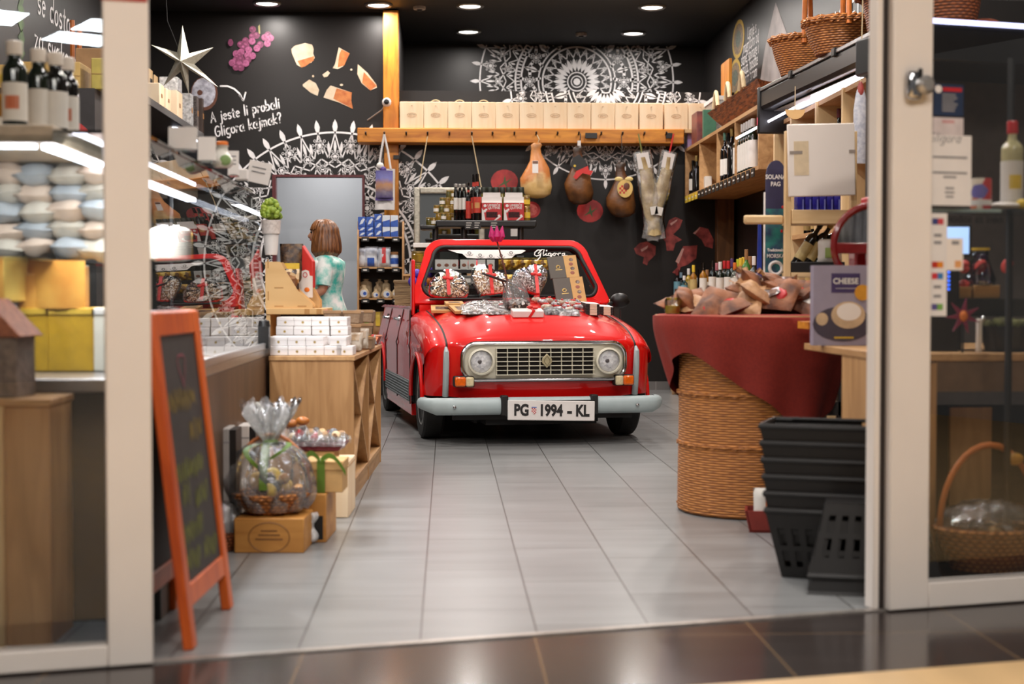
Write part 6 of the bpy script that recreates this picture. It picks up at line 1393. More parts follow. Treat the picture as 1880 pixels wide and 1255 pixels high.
for c_, (px, hs, st) in enumerate(((664, (9, 9, 18), 0), (679, (9, 9, 18), 0), (694, (13, 14, 14), 0), (709, (18, 21), 1), (724, (18, 21), 1))):
 z = LV[0]
 for k, h in enumerate(hs):
  r_, H2 = salt_box(px, 432, 13.5, h, 'blue white salt pack on the top rack shelf, %s stack, %s' % (ORD[c_], ('lowest', 'second up', 'third up')[k]), st, z); z += H2 + .001
m_bagw = M('white_salt_bag', (204, 208, 214), .45, rgb2=(150, 156, 172), scale=14, bump=.3)
for i, (px, w, h, pm, lb) in enumerate(((664, 17, 36, m_saltw, 'pale tall salt bag at the left of the middle rack shelf'), (681, 26, 38, m_salt, 'salt bag with blue panel on the middle rack shelf'), (705, 24, 37, m_red, 'salt bag with red band on the middle rack shelf'))):
 q = at(px, 489, YS + .1); pouch('salt_bag', lb, (q.x, YS + .12, LV[1] + .001), w * s, h * s, .07, m_bagw, 'bag', patch=(-.5, .5, -.9, -.1) if i != 2 else (-.3, .3, -.6, .95), patchm=pm, group='salt bags on the rack', seed=i)
q = at(724, 489, YS + .1); jar('salt_jar', 'white salt shaker with brown lid at the right of the middle shelf', (q.x, YS + .12, LV[1] + .001), 28 * s, 7.5 * s, m_saltw, M('cork_lid', (156, 110, 70), .7), m_salt)
m_linen = M('linen_pouch', (206, 186, 152), .85, rgb2=(170, 146, 112), scale=30, bump=.3)
for i, (px, pb, w, h, dy) in enumerate(((668, 545, 24, 22, .0), (690, 545, 16, 15, .0), (710, 545, 22, 18, .0), (727, 545, 17, 20, .0), (667, 535, 24, 14, .10), (693, 538, 17, 20, .12), (709, 530, 18, 16, .13), (672, 525, 26, 13, .18), (697, 524, 16, 12, .18))):
 q = at(px, pb, YS + .08 + dy); z = max(LV[2] + .001, q.z)
 t = thing('linen_pouch', 'small linen salt pouch on the lower rack shelf, %s' % ('front row first', 'front row second', 'front row third', 'front row rightmost', 'middle row left', 'middle row centre', 'middle row right', 'back row left', 'back row right')[i], 'pouch', (q.x, YS + .09 + dy, LV[2] + .001), group='linen pouches on the rack')
 z0 = z - LV[2]; obj('pouch_body', MB().lathe([(w * s * .38, z0 * 0), (w * s * .48, .02), (w * s * .42, z0 + h * s * .5), (w * s * .14, z0 + h * s * .78), (w * s * .24, z0 + h * s)], 12, sy=.6), m_linen, t, smooth=60)
 if i < 4: obj('round_tag', MB().lathe([(0, 0), (w * s * .28, 0), (w * s * .28, .003), (0, .003)], 14), m_saltw, t, loc=(0, -w * s * .30, h * s * .38), rot=(R(90), 0, 0));
 if i < 4: obj('blue_stamp', MB().lathe([(0, 0), (w * s * .14, 0), (w * s * .14, .002), (0, .002)], 8), m_salt, t, loc=(.01, -w * s * .30 - .003, h * s * .38), rot=(R(90), 0, 0))
for px, m, lb in ((673, M('lime_band', (110, 200, 60), .5), 'kraft pouch with green band on the lowest rack shelf'), (694, m_yel, 'kraft pouch with yellow band on the lowest rack shelf')):
 q = at(px, 612, YS + .1); pouch('kraft_pouch', lb, (q.x, YS + .12, LV[3] + .001), 20 * s, 44 * s, .06, m_kraft, 'pouch', patch=(-.4, .4, -.2, .95), patchm=m, group='kraft pouches on the rack')
# ---------------------------------------------------------------- mirror, basket, balloons behind the car
YM = 13.9; s = YM / FPX
a, b = at(760, 455, YM), at(890, 344, YM); MW, MH = b.x - a.x, b.z - a.z
m_silver = M('silver_leaf', (186, 180, 166), .35, .6, var=.15, scale=30, bump=.4); fw = 11 * s
t = thing('mirror', 'silver framed mirror standing behind the stepped rack', 'mirror', (a.x, YM, a.z - .25))
MH += .25
obj('frame', MB().box(0, fw, 0, .04, 0, MH).box(MW - fw, MW, 0, .04, 0, MH).box(fw, MW - fw, 0, .04, MH - fw, MH).box(fw, MW - fw, 0, .04, 0, fw), m_silver, t, bevel=.012, seg=3); obj('mirror_glass', MB().box(fw * .9, MW - fw * .9, .012, .02, fw * .9, MH - fw * .9), M('mirror_silver', (225, 228, 228), .02, 1., var=0), t, smooth=0)
obj('side_table', MB().box(0, .90, 0, .74, .0, .02).box(.02, .06, .02, .72, -a.z + .273, 0).box(.84, .88, .02, .72, -a.z + .273, 0), m_oak_h, loc=(a.x - .09, YM - .64, a.z - .272), label='low oak table behind the car carrying the mirror', cat='table', bevel=.002)
q = at(775, 449, 13.6); TZ = a.z - .25
t = thing('white_tray', 'white shelf ledge in front of the mirror foot', 'tray', (q.x - .08, 13.5, TZ + .001)); hz_ = at(775, 446, 13.5).z - TZ
obj('ledge_top', MB().box(0, .26, 0, .2, hz_ - .04, hz_), m_white, t, bevel=.003); obj('ledge_foot', MB().box(.02, .24, .05, .19, 0, hz_ - .04), M('dark_ledge_foot', (40, 34, 30), .6), t, smooth=0)
m_honey = M('honey_jar', (150, 120, 40), .12, rgb2=(110, 80, 24), scale=20, coat=.4)
for i, py in enumerate((497,)):
 q = at(768, py, 13.35)
 jar('honey_jar', 'big amber jar standing left behind the windscreen, lower', (q.x, 13.4, TZ + .001), .10, .065, m_honey, m_lid_gold)
 jar('honey_jar', 'big amber jar standing left behind the windscreen, upper', (q.x, 13.4, TZ + .103), .10, .065, m_honey, m_lid_gold)
s = 13.1 / FPX; q = at(752, 549, 13.1)
t = thing('willow_basket', 'square grey willow basket behind the car door', 'basket', (q.x, 12.97, .0)); zz = at(752, 517, 13.1).z; m_wilbox = M('willow_weave', (158, 130, 92), .7, rgb2=(96, 72, 46), scale=30, stretch=(.15, .15, 1.6), bump=.8)
obj('woven_body', MB().prism([(-.12, .0), (.14, .0), (.16, zz), (-.13, zz)], 0, .26, 'y'), m_wilbox, t, smooth=0); obj('woven_rim', MB().tube([(-.13, 0, zz), (.16, 0, zz), (.16, .26, zz), (-.13, .26, zz)], .014, 8, closed=True), m_wilbox, t)
obj('white_lip', MB().box(-.12, .15, -.012, .0, zz * .5, zz * .5 + .02), m_white, t, smooth=0)
m_ball = M('purple_balloon', (84, 60, 170), .25, var=.1, scale=8, coat=.4)
for i, (px, py, r, Y) in enumerate(((766, 502, 8, 12.3), (758, 517, 9, 12.25), (768, 528, 8, 12.4), (776, 520, 7, 12.2), (789, 500, 9, 12.5), (790, 516, 7, 12.5))):
 q = at(px, py, Y); t = thing('balloon', 'small purple balloon %s behind the windscreen pillar' % ('at the top of the bunch', 'leftmost in the bunch', 'lowest in the bunch', 'low inside the bunch', 'seen through the glass', 'orange tinted, seen through the glass')[i], 'balloon', tuple(q), group='balloons beside the windscreen')
 rr = r * Y / FPX; obj('skin', MB().ball((0, 0, 0), (rr, rr, rr * 1.1), 16, 12), m_ball if i != 5 else M('orange_balloon', (220, 120, 50), .25), t); obj('knot', MB().lathe([(.006, -.012), (.002, 0)], 8, (0, 0, -rr * 1.08)), m_ball, t)
# ---------------------------------------------------------------- stepped black rack standing in the car's tub
YK = 12.35; s = YK / FPX
p = at(805, 404, YK); zt = p.z; x0, x1 = at(800, 404, YK).x, at(985, 404, YK).x
t = thing('stepped_rack', 'black stepped rack in the open car carrying bottles and jars', 'rack', (x0, YK, .345)); Z0 = .345
def RX(px, Y=YK): return at(px, 400, Y).x - x0
obj('top_shelf', MB().box(.0, x1 - x0, 0, .34, zt - Z0 - .055, zt - Z0).box(-.13, .0, .02, .30, zt - Z0 - .075, zt - Z0 - .04), m_blackplastic, t, bevel=.01)
m_pipe = M('dark_steel_pipe', (84, 80, 80), .3, .7)
for px in (799, 852, 957): obj('pipe_leg', MB().tube([(RX(px), .12, 0), (RX(px), .12, zt - Z0 - .05)], .026, 12), m_pipe, t)
z2 = at(870, 495, YK).z - Z0; z3 = at(870, 524, YK - .2).z - Z0
obj('lower_shelf', MB().box(-.05, x1 - x0 + .0, -.06, .30, z2 - .025, z2), m_blackplastic, t, smooth=0); obj('foot_shelf', MB().box(-.05, x1 - x0, -.22, .30, z3 - .025, z3), m_blackplastic, t, smooth=0)
obj('feet', MB().box(.0, .05, .0, .25, 0, z3).box(x1 - x0 - .06, x1 - x0 - .01, .0, .25, 0, z3), m_blackplastic, t, smooth=0)
for px, w in ((861, 15), (876, 14), (907, 16)):
 g = obj('price_tag', MB().box(RX(px) - w * s / 2, RX(px) + w * s / 2, -.012, -.004, zt - Z0 - .075, zt - Z0 - .01), m_tag, t, smooth=0)
 for k in range(3): obj('tag_line', MB().box(RX(px) - w * s * .35, RX(px) + w * s * (.35 - .1 * k), -.0135, -.0125, zt - Z0 - .026 - .018 * k, zt - Z0 - .02 - .018 * k), m_lab, g, smooth=0)
ZS = zt + .001
for i, px in enumerate((837, 844.5, 852)):
 q = at(px, 400, YK + .06); h = at(px, 337.5, YK + .06).z - ZS
 bottle('vinegar_bottle', 'dark bottle with white label and cap, %s of the three on the black rack' % ('left', 'middle', 'right')[i], (q.x, YK + .06 + .03 * (i == 1), ZS), h, .0185, m_gblack, M('silver_cap', (190, 186, 180), .3, .6), m_lab, .78, .72, .09, (.3, .62), 'white labelled bottles on the black rack')
m_redlab = M('orange_red_label', (196, 64, 46), .5, rgb2=(170, 44, 36), scale=30)
q = at(860, 400, YK + .05); bottle('chilli_bottle', 'small slim bottle with orange red label and neck', (q.x, YK + .04, ZS), at(860, 334, YK).z - ZS, .022, m_gblack, m_gblack, m_redlab, .52, .42, .2, (.05, .5), neck=m_redlab)
for i, (px, pt, dy) in enumerate(((876, 319, .05), (870, 320, .16))):
 q = at(px, 400, YK + dy); bottle('wine_bottle', ('big wine bottle with oval red label and red neck band on the black rack', 'second big wine bottle half hidden behind the first')[i], (q.x, YK + dy, ZS), at(px, pt, YK + dy).z - ZS, .036, m_gblack, m_gblack, m_redlab, .58, .36, .17, (.16, .5), neck=m_redlab, mark=M('label_gold', (206, 150, 90), .4))
m_pq = M('pickle_green', (110, 100, 40), .12, rgb2=(60, 56, 24), scale=30, coat=.4); m_dlid = M('dark_green_lid', (40, 46, 36), .4)
for i in range(7):
 px = 888 + 11.5 * i; q = at(px, 400, YK + .22); jar('pickle_jar', 'pickle jar with dark lid behind the red cartons, %s from left' % ORD[i], (q.x, YK + .25, ZS), at(px, 343.5, YK + .25).z - ZS, .027, m_pq, m_dlid, group='pickle jars behind the red cartons')
for i, px in enumerate((903, 943.5)):
 q = at(px, 400, YK + .03); w = 37 * s; h = at(px, 352.5, YK).z - ZS
 t = thing('gift_carton', 'red and white gift carton with handle flap, %s of two on the black rack' % ('left', 'right')[i], 'carton', (q.x, YK + .02, ZS), group='red gift cartons on the black rack')
 obj('box_body', MB().box(-w / 2, w / 2, 0, .09, 0, h * .62), m_red, t, bevel=.002, smooth=0); obj('white_flap', MB().box(-w / 2, w / 2, .02, .025, h * .62, h * .84).prism([(-w / 2 + .01, h * .82), (w / 2 - .01, h * .82), (w / 2 - .012, h), (-w / 2 + .012, h)], .03, .035, 'y').box(-w / 2, w / 2, .0, .02, h * .62, h * .64), m_white, t, smooth=0)
 obj('window', MB().box(-w * .28, w * .28, -.001, .0, h * .10, h * .30), M('dark_red_window', (70, 20, 20), .2, rgb2=(40, 12, 12), scale=60), t, smooth=0)
 mb = MB(); mb.T = Matrix.Translation((w * .10, -.0012, h * .535)); mb.text('UMIJEĆE', .026, 0, bold=.0006, sx=1.1); mb.T = Matrix.Translation((w * .10, -.0012, h * .44)); mb.text('LJUTINE', .026, 0, bold=.0006, sx=1.1); mb.T = None
 for x, z, r_ in ((-.34, .52, .013), (-.36, .33, .012), (-.28, .38, .009), (.36, .16, .011)): mb.ball((w * x, -.0008, h * z), (r_, .0008, r_), 10, 6)
 mb.prism([(-w / 2, h * .0), (-w * .32, 0), (-w * .40, h * .3), (-w / 2, h * .45)], -.0008, 0, 'y'); mb.prism([(w * .1, 0), (w * .4, h * .18), (w * .45, h * .13), (w * .2, 0)], -.0008, 0, 'y')
 obj('carton_lettering', mb, m_white, t, smooth=0)
jar('pickle_jar', 'yellow labelled jar at the right end of the black rack', (at(967, 400, YK + .1).x, YK + .1, ZS), .12, .03, m_honey, m_lid_gold, m_yel); jar('pickle_jar', 'yellow labelled jar on top at the right end of the black rack', (at(967, 400, YK + .1).x, YK + .1, ZS + .122), .09, .028, m_honey, m_lid_gold, m_yel)
k_ = 0
zL = zt - .04 + .001
for row, (pxs, lev) in enumerate((((787, 796, 805, 814, 824), 0), ((801, 810, 820, 829), 1), ((812, 822, 831), 2), ((824, 833), 3))):
 for px in pxs:
  dy = .12 + .05 * lev; q = at(px, 400, YK + dy); base = (zL if px < 800 else ZS); hh = .066
  jar('preserve_jar', 'gold lidded preserve jar piled on the black rack, %s layer, %s from left' % (ORD[lev], ORD[pxs.index(px)]), (q.x, YK + dy, base + lev * .0665), hh, .024, m_honey if (k_ % 3) else m_pq, m_lid_gold, m_lab if k_ % 2 else None, 'preserve jars on the black rack'); k_ += 1
# small white cards with a brown animal, bags of sweets on the lower steps
m_card = M('sweet_carton_white', (206, 204, 200), .5, var=.03)
for i, px in enumerate((806, 820, 834, 852, 867, 884, 901)):
 q = at(px, 495, YK - .03); w = 14 * s
 t = thing('small_carton', 'small white carton with brown picture on the rack behind the windscreen, %s from the left' % ORD[i], 'carton', (q.x, YK - .04, z2 + Z0 + .001), group='white picture cartons behind the windscreen')
 obj('box_body', MB().box(-w / 2, w / 2, 0, .06, 0, 20 * s), m_card, t, smooth=0, bevel=.002); obj('picture', MB().ball((0, -.0005, 8 * s), (w * .3, .001, 3.2 * s), 10, 6), M('picture_brown', (130, 80, 60), .6), t)
m_goldb = BITS('golden_sweets', [(196, 150, 50), (226, 190, 90), (120, 80, 30), (160, 110, 40), (90, 60, 30)], 38)
for i, px in enumerate((925, 943, 962, 981, 999, 1016)):
 q = at(px, 495, YK); pouch('sweet_bag', 'gold bag of sweets on the upper step behind the windscreen, %s from the left' % ORD[i], (q.x, YK + .02, z2 + Z0 + .001), 20 * s, 22 * s, .06, m_goldb, 'bag', group='gold sweet bags on the upper step', seed=i)
m_grey_tin = M('dull_tin', (110, 110, 106), .35, .6)
for i, px in enumerate((812, 834, 856, 878, 898, 930, 955, 980)):
 q = at(px, 520, YK - .16); h = 18 * s
 if i < 5:
  card_box('flat_tin', 'dull grey tin on the lower step behind the windscreen, %s from the left' % ORD[i], (q.x, YK - .14, z3 + Z0 + .001), 19 * s, .07, h, m_grey_tin, group='grey tins on the lower step', cat='tin', extra=(('tin_label', MB().box(-8 * s, 8 * s, -.036, -.035, h * .3, h * .7), m_lab),))
 else: pouch('sweet_bag', 'brown gold bag of sweets on the lower step behind the windscreen, %s from the left' % ORD[i - 5], (q.x, YK - .12, z3 + Z0 + .001), 23 * s, 20 * s, .06, m_goldb, 'bag', group='brown sweet bags on the lower step', seed=i)
# wall notice and small table behind the car
q = at(945, 425, YB); obj('wall_notice', MB().box(-.04, .04, -.004, 0, -.045, .045), m_white, loc=(q.x, YB - .002, q.z), label='small white notice on the wall behind the black rack', cat='notice', smooth=0)
q = at(1118, 556, 11.6); zt2 = at(1118, 549, 11.6).z; w_ = at(1152, 549, 11.6).x - q.x
t = thing('side_table', 'small pale oak table right behind the car mirror', 'table', (q.x - .2, 11.6, 0)); obj('table_top', MB().box(0, w_ + .2, 0, .4, q.z, zt2), m_light_h, t, bevel=.003)
for x in (.03, w_ + .10): obj('leg', MB().box(x, x + .04, .05, .09, 0, q.z), M('dark_leg', (50, 40, 34), .5), t, smooth=0)
# ---------------------------------------------------------------- sweets on the bonnet
def hz(x, y):
 best = min(range(0, 101), key=lambda k: abs(hood(x / HW, k / 100).y - y)); return hood(x / HW, best / 100).z
def on_bonnet(px, py):
 """car coordinates of the bonnet point seen at a pixel"""
 d = ray(px, py); best = None
 for k in range(30, 101):
  for j in range(-30, 31):
   c = hood(j / 30, k / 100); v = cw(c.x, c.y, c.z) - Vector((0, 0, CAMZ)); e = (v - d * (v.dot(d) / d.dot(d))).length
   if best is None or e < best[0]: best = (e, c)
 return best[1]
def bonnet_thing(name, label, cat, px, py, rz=0., pitch=None, lift=.002, group=None):
 c = on_bonnet(px, py); sl = math.atan2(hz(c.x, c.y + .06) - hz(c.x, c.y - .06), .12) if pitch is None else pitch
 p = cw(c.x, c.y, c.z + lift); t = thing(name, label, cat, tuple(p), group=group, rot=(sl, 0, CA + rz)); return t, c
m_choc = M('chocolate', (70, 44, 32), .3, rgb2=(150, 120, 100), scale=40); sb = 9.9 / FPX
for i, (px, py, w, d, rz, lift, lb) in enumerate(((814, 576, 46, .27, -.12, .003, 'kraft chocolate box with window at the left edge of the bonnet'), (857, 577, 42, .27, .03, .003, 'second kraft chocolate box with window beside the left one'), (836, 568, 34, .12, -.05, .024, 'small kraft chocolate box on top of the others'))):
 t, c = bonnet_thing('chocolate_box', lb, 'box', px, py, rz, lift=lift, group='kraft chocolate boxes on the bonnet'); W2 = w * sb
 obj('box_body', MB().box(-W2 / 2, W2 / 2, 0, d, 0, .02), m_kraftbox, t, bevel=.002, smooth=0); obj('window', MB().box(-W2 * .32, W2 * .32, d * .15, d * .7, .02, .0208), m_choc, t, smooth=0)
m_foil = M('silver_foil', (206, 200, 202), .22, .5, rgb2=(120, 110, 112), scale=22, bump=.9, bscale=30)
m_foilb = BITS('wrapped_mix', [(150, 130, 124), (86, 62, 54), (196, 182, 180), (120, 90, 76), (70, 54, 50), (206, 196, 200)], 34, .3, .9)
def crumple(w, d, h, seed, n=16):
 rnd = random.Random(seed); ph = [rnd.uniform(0, 6) for _ in range(6)]
 def f(a, b):
  x, y = a * 2 - 1, b * 2 - 1; e = max(0, 1 - abs(x) ** 4) ** .5 * max(0, 1 - abs(y) ** 4) ** .5
  z = h * e * (.72 + .14 * sin(7 * x + ph[0]) * cos(6 * y + ph[1]) + .10 * sin(15 * x + 11 * y + ph[2]) + .06 * cos(22 * y + ph[3] + 5 * x))
  return (x * w / 2 * (1 + .04 * sin(9 * y + ph[4])), d / 2 + y * d / 2 * (1 + .04 * sin(8 * x + ph[5])), z)
 return MB().grid(f, n, n).grid(lambda a, b: ((a * 2 - 1) * w / 2 * .96, d * b, 0), 2, 2)
for i, (px, py, w, d, h, m, rz, lb) in enumerate(((885, 577, 66, .26, .022, m_foilb, -.1, 'flat clear pack of mixed chocolates lying left of the white gift box'), (925, 578, 54, .24, .026, m_foilb, .1, 'flat clear pack of brown chocolates behind the white gift box'), (900, 563, 80, .14, .028, m_foilb, 0, 'silver wrapped pack lying under the windscreen vent'), (1022, 579, 40, .10, .035, M('dark_foil', (110, 106, 112), .2, .6, rgb2=(60, 58, 64), scale=24, bump=.6), .05, 'dark silver pack right of the white gift box'), (1045, 580, 38, .09, .03, m_foil, -.1, 'crinkled clear pack near the stacked notebooks'), (1050, 563, 60, .14, .035, m_foil, .2, 'clear wrapped sweets near the right windscreen corner'))):
 t, c = bonnet_thing('wrapped_sweets', lb, 'sweets', px, py, rz, group='wrapped sweets on the bonnet')
 obj('filling', crumple(w * sb, d, h, i), m, t, smooth=60); obj('clear_film', crumple(w * sb * 1.08, d * 1.06, h * 1.25, i + 20, 22), m_cello, t, smooth=60)
t, c = bonnet_thing('gift_box', 'white gift box tied with red ribbon on the bonnet', 'box', 972, 583, -.02, pitch=R(10)); W2 = 56 * sb
obj('box_body', MB().box(-W2 / 2, W2 / 2, 0, .10, 0, .045), m_white, t, bevel=.006); obj('red_ribbon', MB().prism([(-.005, -.001), (.015, -.001), (.045, .046), (.025, .046)], -.0015, .101, 'y').ball((.05, .04, .058), (.022, .014, .010)).ball((.015, .04, .062), (.02, .012, .012)), m_red_rib, t)
t, c = bonnet_thing('sweet_bag', 'clear bag of dark chocolates tied at the windscreen middle', 'bag', 952, 574, 0, pitch=0)
obj('chocolates', MB().ball((0, .02, .045), (.085, .06, .045), 20, 12, fn=lambda p, q: 1 + .12 * sin(p * 7) * sin(q * 5)), BITS('choc_bits', [(40, 28, 24), (206, 200, 196), (120, 90, 70), (60, 44, 38), (180, 170, 160)], 55), t)
def sac(a, b):
 an = a * 2 * PI; r = .095 * math.sqrt(max(.02, sin(PI * min(1, .12 + b * .80)))) * (1 - .35 * b) ; w = 1 + .12 * sin(an * 8 + b * 5)
 return (r * w * cos(an) - .03 * b, .02 + r * w * .7 * sin(an), .22 * b * 1.0)
obj('clear_film', MB().grid(sac, 64, 22), m_cello, t, smooth=60)
for i in range(12):
 px = (985, 996, 1008, 1018, 1030, 1040, 1052, 1062, 1003, 1024, 1046, 1058)[i]; py = (556, 562, 559, 566, 562, 568, 563, 570, 572, 574, 574, 560)[i]
 t, c = bonnet_thing('sweet_bundle', 'small clear bundle of sweets tied with red bow on the bonnet, %s from the left' % ORD[[0, 1, 3, 4, 6, 7, 9, 11, 2, 5, 8, 10][i]], 'sweets', px, py, .4 * i, group='red tied sweet bundles on the bonnet')
 obj('film_pouch', MB().ball((0, 0, .022), (.036, .03, .02), 12, 8, fn=lambda p, q: 1 + .15 * sin(p * 5 + i)), m_foil if i % 2 else m_snack['clear'], t); obj('red_bow', MB().ball((-.010, 0, .046), (.011, .005, .005), 8, 6).ball((.010, 0, .048), (.011, .005, .005), 8, 6).tube([(0, 0, .045), (.0, -.01, .03)], .005, 5), m_red_rib, t)
mnb = M('notebook_black', (36, 30, 30), .5)
k_ = 0
for px, n, lb in ((1088, 4, 'left'), (1113, 3, 'right')):
 c = on_bonnet(px, 582 - (px > 1100));
 for k in range(n):
  p = cw(c.x, c.y, c.z + .004 + k * .0185 + .006); t = thing('chocolate_bar_box', 'flat black and cream box in the %s pile at the right bonnet edge, %s' % (lb, ('lowest', 'second', 'third', 'topmost')[k] if k < n - 1 else 'topmost'), 'box', tuple(p), group='flat boxes piled on the bonnet', rot=(R(4), R(3), CA - .15 + .05 * k))
  W2 = 25 * sb; obj('box_body', MB().box(-W2 / 2, W2 / 2, 0, .16, 0, .017), mnb, t, bevel=.001, smooth=0); obj('cream_band', MB().box(-W2 * .22, W2 * .3, -.0008, .1608, -.0002, .0174), M('cream_band', (226, 212, 186), .5), t, smooth=0)
  if k == n - 1: obj('white_lid', MB().box(-W2 / 2, W2 / 2, .0, .16, .0175, .0195), m_white, t, smooth=0)
# two dark chocolate boxes leaning on the windscreen
m_dkbox = M('dark_taupe_card', (84, 76, 68), .55, var=.04)
yq = 1.02
def lean_box(label, px0, px1, pt, pb, split):
 Yw = cw(.4, yq, .9).y
 a, b = at(px0, pb, Yw), at(px1, pt, Yw); w, h = b.x - a.x, b.z - a.z
 t = thing('chocolate_box', label, 'box', ((a.x + b.x) / 2, Yw + (.0 if pb > 540 else .14), a.z), rot=(R(-27), R(-4), CA), group='dark chocolate boxes on the windscreen'); hh = h / cos(R(27))
 obj('box_body', MB().box(-w / 2, w / 2 * (split * 2 - 1), 0, .02, 0, hh), m_dkbox, t, bevel=.002, smooth=0); sx0 = -w / 2 + w * split
 o = obj('tan_sleeve', MB().box(sx0, w / 2, -.001, .0205, 0, hh), m_kraftbox, t, smooth=0)
 for k in range(4): obj('printed_sweet', MB().ball((sx0 + (w / 2 - sx0) * .5 + .006 * (k % 2), -.001, hh * (.2 + .2 * k)), (.016, .001, .014), 10, 6), m_choc if k % 2 else M('red_brown_ink', (150, 80, 60), .5), o)
 g = MB(); g.tube([(-w * .18 + .013 * cos(k * PI / 8), -.001, hh * .5 + .013 * sin(k * PI / 8)) for k in range(16)], .003, 5, closed=True); g.tube([(-w * .18 - .01, -.001, hh * .5), (-w * .18 + .004, -.001, hh * .5 + .01)], .003, 5); g.box(-w * .28, -w * .05, -.001, 0, hh * .36, hh * .39)
 obj('gold_emblem', g, m_gold_ink, t)
lean_box('upper dark chocolate box with tan strip leaning on the windscreen', 1013, 1068, 468, 509, .56); lean_box('lower dark chocolate box with tan strip leaning on the windscreen', 1022, 1078, 509, 555, .57)
# heart shaped boxes in front of the windscreen
def heart(n=40):
 out = []
 for k in range(n):
  a = 2 * PI * k / n; out.append((.80 * sin(a) ** 3 * 1.15, (14 * cos(a) - 3.2 * cos(2 * a) - 1.6 * cos(3 * a) - .6 * cos(4 * a)) / 15))
 return out
m_nut = [BITS('nut_praline', [(226, 206, 176), (150, 110, 70), (90, 60, 40), (236, 226, 210), (196, 160, 116), (60, 44, 36)], 110), BITS('nut_praline_light', [(236, 226, 206), (206, 180, 140), (120, 84, 56), (240, 234, 222), (160, 120, 80)], 100), BITS('dark_crumbs', [(60, 40, 36), (120, 100, 96), (200, 190, 184), (80, 56, 50), (150, 130, 124)], 150)]
for i, (px, pb, w, h, rot, lb) in enumerate(((825, 549, 70, 58, .05, 'left heart shaped praline box in clear film with red ribbon'), (899, 547, 74, 62, .55, 'middle heart shaped praline box crossed by the wiper'), (977, 546, 68, 62, -.35, 'right heart shaped box of dark crumbs with red ribbon'))):
 xc = {0: -.42, 1: -.13, 2: .20}[i]; yc = 1.10 if i != 1 else 1.10
 Yw = cw(xc, yc, .9).y; a = at(px, pb, Yw); ss = Yw / FPX; sc_ = w * ss / 1.84
 t = thing('heart_box', lb, 'box', (a.x, a.y, a.z), rot=(R(-26), 0, CA), group='heart shaped boxes at the windscreen')
 hp = heart() if i else [(.92 * sin(2 * PI * k / 40) * (1 - .22 * cos(2 * PI * k / 40)), .98 * cos(2 * PI * k / 40) if cos(2 * PI * k / 40) > 0 else -.8 * abs(cos(2 * PI * k / 40)) ** .4) for k in range(40)]; kz = h * ss / 2.0 / cos(R(26)) * .98
 pts = [(x * sc_ * cos(rot) + z * kz * sin(rot), z * kz * cos(rot) - x * sc_ * sin(rot)) for x, z in hp]; zmin = min(p[1] for p in pts); pts = [(x, z - zmin) for x, z in pts]
 cx = sum(p[0] for p in pts) / len(pts); cz = sum(p[1] for p in pts) / len(pts)
 mb = MB(); n = len(pts); vs = []
 for f, y in ((1, 0), (1, -.02), (.93, -.035), (.6, -.046), (0.02, -.048)): vs += [(cx + (x - cx) * f, y, cz + (z - cz) * f) for x, z in pts]
 fs = [(j * n + k, j * n + (k + 1) % n, (j + 1) * n + (k + 1) % n, (j + 1) * n + k) for j in range(4) for k in range(n)] + [tuple(range(n)), tuple(range(4 * n, 5 * n))]
 obj('praline_heart', mb.add(vs, fs), m_nut[i], t, smooth=60)
 mb = MB(); vs = []
 for f, y in ((1.02, .002), (1.05, -.022), (.98, -.045), (.6, -.058), (0.02, -.06)): vs += [(cx + (x - cx) * f * (1 + .015 * sin(k * 2.7)), y * (1 + .1 * sin(k * 1.9)), cz + (z - cz) * f) for k, (x, z) in enumerate(pts)]
 obj('clear_film', mb.add(vs, fs), m_film, t, smooth=60)
 rx = cx + (-.01 if i == 0 else .01 * (i > 0) + .02 * (i == 2)); zm = max(z for x, z in pts); tl = -.10 if i == 0 else 0
 obj('red_ribbon', MB().box(rx - .012, rx + .012, -.066, -.062, .004, zm * .94).ball((rx - .02, -.068, zm * .62), (.02, .008, .013)).ball((rx + .02, -.068, zm * .60), (.02, .008, .013)), m_red_rib, t)
# wooden tulip standing at the windscreen
a, b = cw(.05, .98, .905), None
Yt = a.y; base = at(938, 520, Yt); top = at(912, 441, Yt); m_tul = M('magenta_tulip', (206, 40, 120), .5, rgb2=(176, 30, 96), scale=30)
t = thing('tulip', 'magenta wooden tulip on a brown stem before the windscreen', 'flower', (base.x, Yt, base.z - .09)); dv_ = top - base; dv_.z += .09
obj('stem', MB().tube([(0, 0, 0), tuple(dv_ * .5 + Vector((.005, 0, 0))), tuple(dv_)], .006, 6), M('brown_stem', (110, 66, 56), .6), t)
fl = MB(); fl.ball(tuple(dv_ + Vector((0, 0, .022))), (.036, .034, .034), 16, 10); obj('flower_cup', fl, m_tul, t)
for an in (150, 30, 90, 210, 330, 270):
 cx, cy = .034 * cos(R(an)), .034 * sin(R(an));
 obj('petal', MB().tube([tuple(dv_ + Vector((cx * .5, cy * .5, .0))), tuple(dv_ + Vector((cx * 1.1, cy * 1.1, .03))), tuple(dv_ + Vector((cx * 1.35, cy * 1.35, .098)))], [.020, .026, .003], 10), m_tul, t)
# ================================================================ RIGHT SIDE
SX = 2.34
def yx(px, x=SX): return onx(px, 300, x).y
